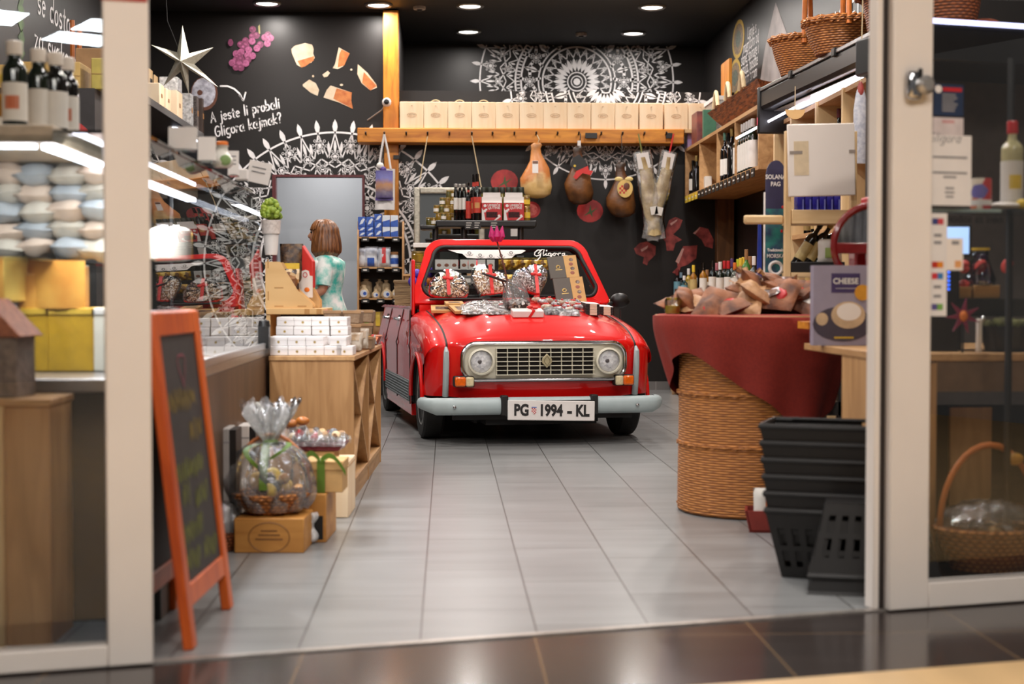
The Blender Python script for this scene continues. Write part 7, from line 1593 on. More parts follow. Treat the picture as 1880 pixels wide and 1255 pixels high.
# wall shelving with bays
zb_, zt_ = 1.89, 2.38
t = thing('bottle_shelving', 'oak wall shelving with open bays of bottles along the right wall', 'shelving', (SX, 11.1, zb_)); L_ = 14.55 - 11.1; D_ = XR - SX - .01
obj('top_board', MB().box(0, D_, -.02, L_, zt_ - zb_ - .03, zt_ - zb_), m_oak_y, t, smooth=0); obj('bottom_board', MB().box(0, D_, -.02, L_, 0, .03), m_oak_y, t, smooth=0); obj('back_board', MB().box(D_ - .012, D_, 0, L_, .03, zt_ - zb_ - .03), m_case_brown, t, smooth=0)
DV = [14.53] + [yx(p) for p in (1284, 1316, 1349)] + [11.1]
for y in DV: obj('divider', MB().box(0, D_ - .012, y - 11.1 - .012, y - 11.1 + .012, .03, zt_ - zb_ - .03), m_oak_y, t, smooth=0)
for k in range(18):
 y = .1 + k * .185; g = obj('price_tag', MB().box(-.012, -.004, y, y + .11, -.045, .02), m_tag if k < 14 else m_yel, t, smooth=0); obj('tag_line', MB().box(-.0135, -.0125, y + .015, y + .08, -.02, -.008), m_lab, g, smooth=0)
ZB = zb_ + .031
for i, (px, h, sty, lb) in enumerate(((1273, .33, 0, 'wine bottle with pale label in the far bay of the wall shelving'), (1279, .36, 1, 'tall dark wine bottle in the far bay of the wall shelving'), (1331, .42, 2, 'dark sparkling wine bottle with green foil in the third bay'), (1337, .40, 0, 'dark wine bottle with white label in the third bay'), (1344, .42, 1, 'tall gold topped wine bottle in the third bay'))):
 y = yx(px, SX + .05); bottle('wine_bottle', lb, (SX + .05, y, ZB), h, .042, m_gblack, (m_gblack, m_lid_gold, M('green_foil', (120, 170, 150), .3, .4))[sty], m_lab if sty != 1 else None, .6, .34, .16, (.12, .45), 'wine in the wall shelving')
for i in range(7):
 px = 1355 + i * 4.6; y = yx(px, SX + .05); bottle('wine_bottle', 'white labelled bottle in the row filling the nearest bay, %s from the back' % ORD[i], (SX + .05, y, ZB), .40, .043, m_gdark, m_white, m_lab, .62, .4, .16, (.05, .58), 'white labelled bottles in the nearest bay')
pouch('black_pouch', 'black pouch in the second bay of the wall shelving', (SX + .12, yx(1304, SX + .12), ZB), .2, .24, .08, m_blackplastic, 'pouch', rz=-R(70)); card_box('sweet_carton', 'small pale carton in front of the black pouch in the second bay', (SX + .07, yx(1299, SX + .07), ZB), .06, .12, .12, m_lab)
ZTS = zt_ + .002
for px, w, h, m, lb in ((1263, .02, .34, M('violet_print', (96, 80, 170), .4, rgb2=(200, 170, 210), scale=9), 'violet printed box at the far end on the wall shelving'), (1280, .03, .30, M('red_print_box', (150, 76, 66), .4, rgb2=(90, 50, 56), scale=9), 'reddish printed box beside the violet one on the wall shelving')):
 y = yx(px, SX + .05); card_box('gift_carton', lb, (SX + .08, y, ZTS), .12, .3, h, m, extra=(('front_print', MB().box(-.0615, -.0605, -.12, .12, h * .2, h * .8), m_lab if px < 1270 else MATS['red_print_box']),))
y = yx(1298, SX + .06); card_box('green_board', 'narrow green board standing behind the long basket', (SX + .08, y, ZTS), .12, .06, .27, M('bottle_green_card', (60, 110, 86), .5))
y = yx(1330, SX + .3); t = thing('plastic_tub', 'clear plastic box with white lid behind the long basket', 'box', (SX + .30, y, ZTS)); obj('clear_wall', MB().box(-.14, .14, -.28, .28, .0, .38), SHEER('frosted_plastic', (.9, .9, .9), .06, .1, haze=.4), t, smooth=0); obj('white_lid', MB().box(-.15, .15, -.29, .29, .38, .42), m_white, t, bevel=.004); obj('white_sheet', MB().box(-.143, -.141, -.2, .1, .05, .25), m_white, t, smooth=0)
obj('cutting_board', MB().box(-.015, .015, -.2, .2, 0, .36), m_pine_v, loc=(SX + .32, yx(1333, SX + .32), ZTS + .425), label='amber wooden board standing on the white lidded box', cat='board', bevel=.004)
def long_basket(label, p, L2, r, h):
 t = thing('wicker_basket', label, 'basket', p); obj('woven_body', MB().grid(lambda a, b: (-r + r * 2 * a * 1, (b * 2 - 1) * L2 * (1 - .18 * (1 - min(1, abs(a * 2 - 1) ** 2))), h * abs(a * 2 - 1) ** 1.6), 14, 20).grid(lambda a, b: (-r + 2 * r * a, -L2 * (.82 + .18 * b * 0) if False else -L2 * (.82 + .18 * abs(a * 2 - 1) ** 2), h * (abs(a * 2 - 1) ** 1.6 + (1 - abs(a * 2 - 1) ** 1.6) * b)), 14, 6).grid(lambda a, b: (-r + 2 * r * a, L2 * (.82 + .18 * abs(a * 2 - 1) ** 2), h * (abs(a * 2 - 1) ** 1.6 + (1 - abs(a * 2 - 1) ** 1.6) * b)), 14, 6), M('basket_weave', (170, 96, 50), .6, rgb2=(84, 40, 20), scale=26, stretch=(2, .25, 2), bump=1.), t)
 for y in (-L2 * .45, L2 * .1, L2 * .6): obj('loop_handle', MB().tube([(-r, y - .09 + .18 * k / 10, h + .13 * sin(PI * k / 10)) for k in range(11)], .018, 8), m_rope, t)
 return t
p0 = yx(1300, SX); p1 = yx(1392, SX); long_basket('long brown wicker trough with loop handles on top of the wall shelving', (SX + .19, (p0 + p1) / 2, ZTS), (p0 - p1) / 2, .2, .19)
# lower counter under the shelving with sauces
t = thing('sauce_counter', 'oak counter along the right wall carrying sauce and oil bottles', 'counter', (2.2, 10.86, 0)); SC_ = .93
obj('top_board', MB().box(0, XR - 2.21, 0, 3.64, SC_ - .03, SC_), m_oak_y, t, smooth=0); obj('end_panel', MB().box(0, XR - 2.21, 3.62, 3.64, 0, SC_ - .03).box(.3, XR - 2.21, .0, .02, 0, SC_ - .03), m_oak, t, smooth=0); obj('back_board', MB().box(.5, .52, 0.02, 3.62, 0, SC_ - .03), m_case_brown, t, smooth=0)
obj('upright', MB().box(.0, .06, 3.54, 3.62, 0, SC_ - .03), m_light, t, smooth=0)
pouch('brown_pouch', 'brown pouch standing low beside the far counter end', (2.2, 14.0, .002), .14, .3, .12, m_kraft, 'pouch', rz=.3)
bc = lambda k, c: M('cap_' + k, c, .4)
SA = [(1244, .27, m_gblack, bc('wine', (120, 40, 40)), 'blue'), (1251, .24, m_gblack, bc('sky', (150, 180, 200)), 'blue'), (1257, .2, m_gclear, m_white, 'blue'), (1265, .27, M('olive_oil', (170, 140, 50), .1, coat=.4), m_white, 'tan'), (1274, .29, MATS['amber_oil'], m_yel, 'tan'), (1281, .25, m_gblack, m_gblack, None), (1292, .30, MATS['amber_oil'], m_gclear, 'white'), (1299, .24, MATS['amber_oil'], MATS['cork_lid'], 'white'), (1309, .31, m_gblack, m_gclear, 'white'), (1317, .29, m_gdark, bc('rose', (186, 110, 120)), 'white'), (1323, .29, m_gdark, m_white, 'white'), (1331, .30, m_gdark, m_red, 'white'), (1338, .29, m_gdark, m_red, 'white'), (1345, .31, m_gblack, bc('plum', (90, 60, 110)), 'white'), (1350, .27, m_gclear, m_orange, 'white'), (1356, .30, m_gclear, bc('lime', (190, 200, 50)), 'white'), (1361, .30, m_gclear, m_yel, 'white'), (1366, .31, m_gclear, m_yel, 'white'), (1371, .36, M('green_bottle', (70, 120, 50), .1, coat=.4), MATS['cork_lid'], 'white'), (1378, .31, MATS['amber_oil'], MATS['cork_lid'], 'white'), (1385, .30, m_gblack, m_white, 'white')]
LB = {'blue': M('label_blue', (110, 160, 176), .5), 'tan': M('label_tan', (196, 170, 110), .5), 'white': m_lab}
for i, (px, h, mg, mc, lb) in enumerate(SA):
 x = 2.27 + .05 * (i % 2); bottle('sauce_bottle', 'sauce bottle on the right counter behind the bags, %s from the back' % (ORD[i] if i < 20 else 'last'), (x, yx(px, x), SC_ + .001), h, .034, mg, mc, LB.get(lb), .6, .36, .22, (.08, .55), 'sauce bottles on the right counter')
obj('wooden_post', MB().box(at(1312, 450, YB).x, at(1343, 450, YB).x, 14.56, 14.69, 0, zb_), WOOD('shade_darkened_pine', (120, 80, 44), (84, 54, 28), .5, 'z', 5), label='pine post coloured dark for the shade under the wall shelving', cat='post', bevel=.005)  # pine tone darkened in the colour for the unlit corner
# nearer shelving bays below the canopy
t = thing('bottle_shelving', 'oak shelving with tall bays behind the black canopy', 'shelving', (SX + .06, 6.9, 0)); LN = 3.93; D2 = XR - SX - .07
for y in (0, .7, 1.35, 2.05, 2.7, 3.4, LN): obj('upright', MB().box(0, D2, y - .02, y + .02, 0, 2.2), m_light, t, smooth=0)
for z in (.5, .95, 1.36, 1.78, 2.2): obj('shelf_board', MB().box(.01, D2, 0, LN, z - .03, z), m_oak_y, t, smooth=0)
obj('back_board', MB().box(D2 - .01, D2, 0, LN, 0, 2.2), m_case_brown, t, smooth=0)
for i, (px, z, h, s_) in enumerate(((1482, 1.361, .34, 1), (1461, 1.781, .34, 0), (1466, 1.361, .33, 2), (1478, 1.781, .36, 1), (1498, 1.781, .33, 0), (1540, 1.781, .36, 2), (1490, .951, .33, 1), (1500, 1.361, .33, 1), (1520, 1.361, .33, 0))):
 x = SX + .18; bottle('wine_bottle', 'dark wine bottle in the bays behind the canopy, %s along the shelves' % ORD[i], (x, yx(px, x), z), h, .04, m_gblack, (m_gblack, m_lid_gold, m_dkred)[s_], m_lab if s_ != 1 else LB['tan'], .6, .34, .16, (.1, .45), 'wine behind the canopy')
# black canopy of the cooler with light tubes
ca = math.atan2(.06, 1)
t = thing('cooler_canopy', 'black canopy with white light tubes over the right shelves', 'canopy', (2.24, 10.55, 2.14), ca); LC = 3.3   # local -y runs towards the camera
obj('hood', MB().prism([(0, .15), (.02, .125), (.10, .12), (.6, .10), (.6, .26), (.05, .27), (0, .25)], -LC, 0, 'y'), M('black_gloss_panel', (40, 38, 38), .3, var=.05), t, bevel=.006); obj('top_rail', MB().box(-.01, .03, -LC, -.02, .255, .28), m_steel, t, bevel=.004); obj('end_cap', MB().box(-.015, .6, .0, .05, -.04, .29), m_blackplastic, t, bevel=.01); obj('red_badge', MB().box(-.017, -.014, .012, .04, .02, .075), M('pink_badge', (196, 60, 90), .4), t, smooth=0)
m_tube = GLOW('tube_glow', (240, 238, 255), 6.5)
obj('light_tube', MB().tube([(.10, -LC + .02, .095), (.10, -.9, .095)], .014, 8), m_tube, t); obj('light_tube', MB().tube([(.22, -LC + .02, .08), (.22, -.15, .08)], .014, 8), m_tube, t); obj('light_tube', MB().tube([(.06, -.85, .07), (.06, .9, .02)], .009, 8), m_tube, t)
obj('tube_tray', MB().box(.07, .34, -LC, -.1, .106, .112), m_steel, t, smooth=0); area('canopy_lamp', (2.24 + .45, 8.8, 2.20), .05, 13, (.96, .95, 1), sizey=3.0, rot=(0, 0, ca))
for k in range(3): obj('rail_clip', MB().box(-.02, .04, -.8 - k * .9, -.74 - k * .9, .24, .29), m_blackplastic, t, bevel=.004)
q = at(1460, 201, 9.2); t = thing('wooden_plaque', 'half round wooden plaque hanging under the canopy', 'plaque', tuple(q)); obj('board', MB().prism([(.062 * cos(-PI * k / 10), .06 * sin(-PI * k / 10)) for k in range(11)], 0, .01, 'y'), m_ply, t, smooth=0); obj('cord', MB().tube([(0, .005, 0), (0, .005, 2.245 - q.z)], .003, 5), m_rope, t)
# baskets on the canopy
def handle_basket(label, p, r, h, sx, hh, rz, n=1):
 t = thing('wicker_basket', label, 'basket', p, rz, group=None)
 obj('woven_body', braid(wicker_bowl(MB(), r * .7, r, h, 36, sx=sx), r - .01, h, .03, sx=sx), m_wick, t); obj('arch_handle', MB().tube([(r * sx * .98 * cos(PI * k / 16), .0, h * .8 + hh * sin(PI * k / 16)) for k in range(17)], .018, 8), m_cane, t); return t
def cbk(px, py, Y): return at(px, py, Y)
handle_basket('wicker basket with tall arched handle, far one on the canopy', (2.43, 9.95, 2.42), .25, .24, .8, .50, R(70)); handle_basket('wicker basket with double handle, near one on the canopy', (2.46, 9.1, 2.42), .26, .20, .85, .5, R(80))
t = thing('wicker_basket', 'dark shaggy basket at the near end of the canopy', 'basket', (2.56, 8.25, 2.42)); obj('woven_body', braid(wicker_bowl(MB(), .2, .25, .4), .24, .4, .04), m_wick2, t); obj('braid_rim', braid(MB(), .25, .2, .03), m_wick2, t)
t = thing('photo_frame', 'small slate board in wooden frame leaning behind the far basket', 'frame', (2.40, 10.35, 2.42), R(-70)); obj('wood_frame', MB().box(-.10, -.075, 0, .02, 0, .26).box(.075, .10, 0, .02, 0, .26).box(-.075, .075, 0, .02, .24, .26).box(-.075, .075, 0, .02, 0, .02), m_light, t, smooth=0); obj('slate', MB().box(-.075, .075, .005, .012, .02, .24), m_slate, t, smooth=0)
# ---------------------------------------------------------------- wooden stand with white board, salt sign
YW = 6.95; s = YW / FPX
a = at(1446, 300, YW); b = at(1566, 300, YW)
t = thing('wooden_stand', 'pale wooden stand with crossbars holding the blank white board', 'stand', (a.x, YW, 0)); w = b.x - a.x; zt2 = at(1450, 240, YW).z
for x in (-.012, w - .01): obj('upright', MB().box(x, x + .03, 0, .03, 0, zt2), m_light, t, bevel=.003)
zc0, zc1 = at(1500, 411, YW).z, at(1500, 385, YW).z; obj('crossbar', MB().box(.02, w, -.01, .03, zc0, zc1), m_light_h, t, bevel=.003); obj('shelf_board', MB().box(.02, w, .03, .2, zc0, zc0 + .02), m_light_h, t, smooth=0); obj('crossbar', MB().box(-.20, -.012, .02, .05, at(1390, 411, YW).z, at(1390, 394, YW).z), m_light_h, t, bevel=.01)
zr_ = at(1500, 500, YW).z; obj('shelf_board', MB().box(.02, w, .0, .28, zr_ - .02, zr_), m_light_h, t, smooth=0)
bz0, bz1 = at(1450, 362, YW).z, at(1450, 229, YW).z; bd2 = obj('white_board', MB().box(.0, w + .01, -.022, -.012, 0, bz1 - bz0), m_cream, t, rot=(0, R(-1.5), 0), loc=(0, 0, bz0), bevel=.006); bz0 = 0
for x, ww in ((.01, .06), (w - .02, .03)): obj('tape', MB().box(x, x + ww, -.0235, -.022, bz0 + .20, bz0 + .215), M('grey_tape', (150, 138, 128), .5), bd2, smooth=0)
obj('stain', MB().box(.03, .10, -.0228, -.022, bz0 + .10, bz0 + .26), M('yellow_stain', (222, 200, 166), .6, var=.08), bd2, smooth=0)
for i in range(6): card_box('blue_pack', 'shiny blue pack on the crossbar under the white board, %s from the left' % ORD[i], (a.x + .085 + .035 * i, YW + .12, zc0 + .021), .032, .08, at(1500, 356, YW).z - zc0 - .021, M('royal_blue_foil', (50, 50, 190), .25, rgb2=(30, 26, 120), scale=20), group='blue packs under the white board', cat='pack', extra=(('bright_edge', MB().box(.006, .012, -.041, -.040, .0, .10), M('pale_blue_foil', (130, 140, 220), .25)),))
for i, (x, m, lb) in enumerate(((.07, m_gblack, 'dark bottle lying tilted in the lower stand shelf, left'), (.12, m_gblack, 'dark bottle lying tilted in the lower stand shelf, middle'), (.17, m_gdark, 'dark bottle lying tilted in the lower stand shelf, right'))):
 o = bottle('wine_bottle', lb, (a.x + x, YW + .14, zr_ + .03), .26, .028, m, m_lid_gold if i else m_gblack, LB['tan'], .6, .4, .16, (.15, .5), 'tilted bottles in the stand'); o.rotation_euler = (0, R(32), 0)
pouch('green_white_pack', 'white and green pack at the right of the lower stand shelf', (a.x + .22, YW + .06, zr_ + .04), .12, .12, .05, m_lab, 'pack', patch=(-.5, .2, -.5, .3), patchm=M('pale_green', (160, 180, 100), .5)); card_box('dark_basket', 'dark open crate holding the tilted bottles in the stand', (a.x + .15, YW + .02, zr_ + .001), .26, .02, .05, m_blackplastic, cat='crate')
YG = 7.15; a2, b2 = at(1405, 500, YG), at(1446, 294, YG); w2, h2 = b2.x - a2.x, b2.z - .0
t = thing('salt_sign', 'tall rounded blue and teal salt sign left of the wooden stand', 'sign', (a2.x, YG, 0))
def bx2(px, py): q = at(px, py, YG); return q.x - a2.x, q.z
zsp = bx2(1405, 330)[1]; rr = w2 / 2
obj('navy_top', MB().prism([(w2, zsp - .14)] + [(w2 / 2 + rr * cos(PI * k / 12), zsp - .02 + (h2 - zsp + .02) * sin(PI * k / 12)) for k in range(7)] + [(w2 / 2 + rr * cos(PI * k / 12), zsp - .02 + (h2 - zsp + .02) * sin(PI * k / 12) ** .6) for k in range(7, 13)] + [(0, zsp - .14)], 0, .012, 'y'), M('deep_navy', (42, 38, 74), .5), t, smooth=0)
obj('teal_body', MB().box(0, w2, 0, .012, .0, zsp - .14), M('teal_print', (34, 120, 110), .5, rgb2=(40, 52, 90), scale=14), t, smooth=0); obj('white_edge', MB().box(-.008, -.001, .0, .012, 0, zsp - .06).box(w2 + .001, w2 + .008, 0, .012, 0, zsp), m_white, t, smooth=0)
mb = MB()
def tt(s_, px, py, size, sx_): mb = MB(); q = bx2(px, py); mb.T = Matrix.Translation((q[0], -.001, q[1])); mb.text(s_, size, 0, bold=.0008, sx=sx_); mb.T = None; obj('white_lettering', mb, m_white, t, smooth=0)
tt('SOLANA', 1424, 325, .030, .85); tt('PAG', 1424, 338, .030, .85); tt('Tradicionalna', 1425, 459, .019, .85); tt('MORSKA', 1424, 470, .026, .85)
q = bx2(1424, 492); mb.tube([(q[0] + .03 * cos(k * PI / 8), -.001, q[1] + .03 * sin(k * PI / 8)) for k in range(16)], .009, 6, closed=True); obj('white_swirl', mb, m_white, t)
mb = MB()
for px, py in ((1437, 380), (1435, 424)): q = bx2(px, py); mb.ball((q[0], -.0005, q[1]), (.006, .001, .008), 8, 6)
obj('red_dots', mb, m_red, t); q = at(1400, 450, 7.3); obj('blue_banner', MB().prism([(.0, 0), (.05, 0), (.035, at(1400, 400, 7.3).z), (.02, at(1400, 400, 7.3).z)], 0, .01, 'y'), M('banner_blue', (40, 60, 160), .5), loc=(at(1386, 500, 7.3).x, 7.32, 0), label='narrow leaning blue banner behind the salt sign', cat='banner', smooth=0)
# ---------------------------------------------------------------- wicker drum table
WX, WY = 1.335, 6.43; WR = .325
WT = at(1340, 575, WY - .4).z - .01
t = thing('wicker_table', 'tall round honey wicker drum used as table', 'table', (WX, WY, 0))
mb = MB(); mb.lathe([(WR - .02, .0), (WR, .01), (WR * 1.0, .1), (WR * .985, WT * .5), (WR * .985, WT - .02), (.0, WT - .02)], 64); braid(mb, WR - .012, .03, .016); obj('woven_drum', mb, WICKER('drum_wicker', (212, 138, 66), (128, 70, 26), 48, .0105), t)
for z in (.30, .52, .72): obj('woven_band', braid(MB(), WR - .004, z, .012, 60), MATS['drum_wicker'], t)
obj('table_disc', MB().lathe([(.0, WT - .02), (.425, WT - .02), (.43, WT - .01), (.425, WT), (0, WT)], 48), m_oak_h, t)
cl_ = MB(); CR_ = .435
def hang(an):       # how far the cloth hangs below the rim: corners of a square cloth
 k = min(abs((an - R(c) + PI) % (2 * PI) - PI) for c in (302, 122)) / R(100)
 return .12 + .40 * max(0, 1 - k) ** 1.15 + .008 * sin(an * 9)
def clo(a, b):
 an = a * 2 * PI
 if b < .4: r = CR_ * b / .4; z = WT + .003
 else:
  f = (b - .4) / .6; d = hang(an) * f; r = CR_ + .012 * sin(PI * min(1, f * 3) * .5) - .10 * (f ** 1.2) * min(1, hang(an) / .3) + .014 * sin(an * 11 + .5) * f; z = WT + .003 - d
 return (r * cos(an), r * sin(an), z)
t = obj('tablecloth', cl_.grid(clo, 96, 24), M('rust_red_cloth', (150, 44, 30), .85, scale=90, rgb2=(136, 38, 27)), loc=(WX, WY, 0), smooth=70, label='rust red cloth draped over the wicker drum table', cat='tablecloth')
# heap of snack bags on it
m_bagk = M('tan_crinkle', (196, 150, 106), .5, rgb2=(150, 104, 66), scale=14, bump=.6); m_bagd = M('dark_crinkle', (150, 92, 56), .6, rgb2=(84, 50, 36), scale=14, bump=.6); m_bagg = SHEER('bag_film', (.8, .76, .74), .12, .12, .9, 24, haze=.35, hazecol=(170, 150, 140))
rnd = random.Random(11); HB_ = []
for i in range(34):
 if i < 18: an = rnd.uniform(0, 2 * PI); r = rnd.uniform(.12, .36); z = .035
 elif i < 28: an = rnd.uniform(0, 2 * PI); r = rnd.uniform(.03, .24); z = .085
 else: an = rnd.uniform(0, 2 * PI); r = rnd.uniform(.0, .15); z = .115
 HB_.append((r * cos(an), r * sin(an), z))
for i, (x, y, z) in enumerate(HB_):
 k = i % 5; far = x > -.05
 t = thing('snack_bag', 'snack bag heaped on the red cloth, %s layer, %s from left' % (('lowest', 'middle', 'top')[(i >= 18) + (i >= 28)], ORD[sorted(range((0, 18, 28)[(i >= 18) + (i >= 28)], (18, 28, 34)[(i >= 18) + (i >= 28)]), key=lambda q: HB_[q][0]).index(i)]), 'bag', (WX + x, WY + y, WT + .004 + z), group='snack bags on the red cloth', rot=(rnd.uniform(.1, .9), rnd.uniform(-.4, .4), rnd.uniform(-1.5, 1.5)))
 obj('bag_body', pillow(MB(), .15, .19, .06, seed=i, crease=.3), (m_bagk if far else m_bagd, m_bagd, m_bagk, m_foilb, m_bagd)[k], t, smooth=60)
 if k in (1, 4): obj('printed_label', MB().ball((.0, -.02, .02), (.035, .04, .016), 10, 6), (m_orange, m_orange, m_red, m_lab, m_orange)[(i * 3) % 5], t)
 if z > .1 or k == 2: obj('folded_edge', MB().grid(lambda a, b: ((a - .5) * (.11 + .02 * b), .085 + .03 * b, .010 * sin(a * 11 + i) * (.4 + b)), 14, 4), m_bagk if far else m_bagd, t, smooth=60)
q = at(1241, 556, 6.2); t = thing('glass_jar', 'small jar with yellow contents at the left edge of the red cloth', 'jar', (q.x + .01, 6.35, WT + .004)); obj('glass_body', MB().lathe([(.03, 0), (.036, .01), (.036, .06), (.028, .07)], 16), m_gclear, t); obj('contents', MB().lathe([(.0, .002), (.033, .004), (.033, .035), (0, .036)], 16), m_yel, t)
# red tray with snacks on the floor
q = onz(1385, 985, 0); t = thing('red_tray', 'small red card tray with snack packs on the floor by the wicker drum', 'tray', (q.x + .09, q.y + .09, 0), R(-12)); obj('tray_body', MB().prism([(-.085, 0), (.10, 0), (.12, .085), (-.105, .085)], 0, .012, 'y').prism([(-.085, 0), (.10, 0), (.12, .085), (-.105, .085)], .15, .16, 'y').box(-.09, .10, .0, .16, 0, .01).prism([(-.09, .005), (-.08, .005), (-.098, .085), (-.108, .085)], 0, .16, 'y'), M('brick_red_card', (136, 44, 34), .5), t, smooth=0)
for k, (x, m) in enumerate(((-.03, m_lab), (.03, m_bagd))): pouch('snack_pack', ('white and orange snack pack standing in the red tray', 'dark snack pack standing in the red tray behind the white one')[k], (q.x + .09 + x, q.y + .13 + .05 * k, .014), .075, .16, .04, m, 'pack', patch=(.3, .95, -.8, .8), patchm=m_orange, seed=k, rz=-.2)
# ---------------------------------------------------------------- black shopping baskets
m_bk = M('matte_black_plastic', (24, 21, 20), .5, var=.1)
def shop_basket(label, loc, rz, inv=False, rot=None, w0=.30, d0=.21, w1=.40, d1=.29, h=.225):
 t = thing('shopping_basket', label, 'basket', loc, group='black shopping baskets', rot=(0 if not inv else PI, 0, rz)); mb = MB(); T_ = .004
 def lev(f): return (w0 + (w1 - w0) * f) / 2, (d0 + (d1 - d0) * f) / 2
 def bandq(f0, f1, only=None):
  a, b = lev(f0), lev(f1); z0, z1 = h * f0, h * f1
  for sx, sy in ((1, 0), (-1, 0), (0, 1), (0, -1)):
   if sx: mb.add([(sx * a[0], -a[1], z0), (sx * a[0], a[1], z0), (sx * b[0], b[1], z1), (sx * b[0], -b[1], z1)], [(0, 1, 2, 3)])
   else: mb.add([(-a[0], sy * a[1], z0), (a[0], sy * a[1], z0), (b[0], sy * b[1], z1), (-b[0], sy * b[1], z1)], [(0, 1, 2, 3)])
 bandq(0, .16); bandq(.40, .48); bandq(.74, 1.0)
 for f0, f1 in ((.16, .40), (.48, .74)):
  a, b = lev(f0), lev(f1)
  for k in range(9):
   u = -1 + .25 * k - .0; v = u + .12
   for sy in (1, -1): mb.add([(u * a[0], sy * a[1], h * f0), (min(1, v) * a[0], sy * a[1], h * f0), (min(1, v) * b[0], sy * b[1], h * f1), (u * b[0], sy * b[1], h * f1)], [(0, 1, 2, 3)])
   for sx in (1, -1): mb.add([(sx * a[0], u * a[1], h * f0), (sx * a[0], min(1, v) * a[1], h * f0), (sx * b[0], min(1, v) * b[1], h * f1), (sx * b[0], u * b[1], h * f1)], [(0, 1, 2, 3)])
 mb.add([(-w0 / 2, -d0 / 2, 0), (w0 / 2, -d0 / 2, 0), (w0 / 2, d0 / 2, 0), (-w0 / 2, d0 / 2, 0)], [(0, 1, 2, 3)])
 o = obj('slotted_body', mb, m_bk, t, smooth=0); sm = o.modifiers.new('solid', 'SOLIDIFY'); sm.thickness = .005; sm.offset = 0
 obj('rim', MB().tube([(w1 / 2, -d1 / 2, h), (w1 / 2, d1 / 2, h), (-w1 / 2, d1 / 2, h), (-w1 / 2, -d1 / 2, h)], .011, 6, closed=True), m_bk, t); obj('carry_handle', MB().tube([(-w1 * .3, d1 / 2 - .01, h + .006), (-w1 * .3, .04, h + .012), (w1 * .3, .04, h + .012), (w1 * .3, d1 / 2 - .01, h + .006)], .007, 6), m_bk, t)
 return t
q = onz(1440, 1065, 0); BX0, BY0 = q.x + .185, q.y + .10
for k in range(6): shop_basket('black shopping basket in the tall nested stack by the right door, %s from the bottom' % ORD[k], (BX0 - .004 * k, BY0, .002 + .056 * k), R(-22), h=.225)
q = onz(1520, 1098, 0); shop_basket('upturned black shopping basket before the tall stack, lower one', (q.x + .19, q.y + .16, .226), R(-15), True); shop_basket('upturned black shopping basket before the tall stack, upper one', (q.x + .19, q.y + .16, .282), R(-15), True)
# ---------------------------------------------------------------- counter by the right door (follows the shop front)
THD = TH; TH = 0
def dl(lx, off, z=0): return Vector((lx, 4.36 + off, z))
def on_off(px, py, off): p = at(px, py, 4.36 + off); return p.x, p.z
OF = .42; zc = .752
l0 = on_off(1618, 650, OF)[0]
t = thing('oak_counter', 'oak counter with open shelves beside the right glass door', 'counter', tuple(dl(l0, OF)), TH)
def lc(px, py, off=OF): a_, z_ = on_off(px, py, off); return a_ - l0, z_
x1 = 1.75; zt3 = zc
obj('worktop', MB().box(0, x1 - .35, 0, 1.05, zt3 - .026, zt3), m_oak_y, t, bevel=.003)
obj('end_panel', MB().box(.005, .03, .04, .50, 0, zt3 - .026), m_oak, t, smooth=0); pa = lc(1704, 800)[0]; pb_ = lc(1719, 800)[0]
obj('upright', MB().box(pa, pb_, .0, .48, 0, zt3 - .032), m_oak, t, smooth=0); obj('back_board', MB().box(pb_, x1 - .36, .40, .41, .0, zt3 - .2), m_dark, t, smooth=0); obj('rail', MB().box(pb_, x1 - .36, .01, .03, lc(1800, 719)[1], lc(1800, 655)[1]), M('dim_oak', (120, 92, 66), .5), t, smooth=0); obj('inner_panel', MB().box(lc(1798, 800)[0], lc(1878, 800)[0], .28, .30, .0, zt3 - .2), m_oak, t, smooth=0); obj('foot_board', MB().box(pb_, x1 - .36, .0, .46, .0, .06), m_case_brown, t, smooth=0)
obj('small_shelf', MB().box(-.0, .3, .98, 1.16, at(1455, 603, 5.85).z, at(1455, 590, 5.85).z), m_pine, t, smooth=0); obj('small_shelf_post', MB().box(.05, .09, 1.0, 1.04, zt3, at(1455, 603, 5.85).z), m_oak, t, smooth=0)
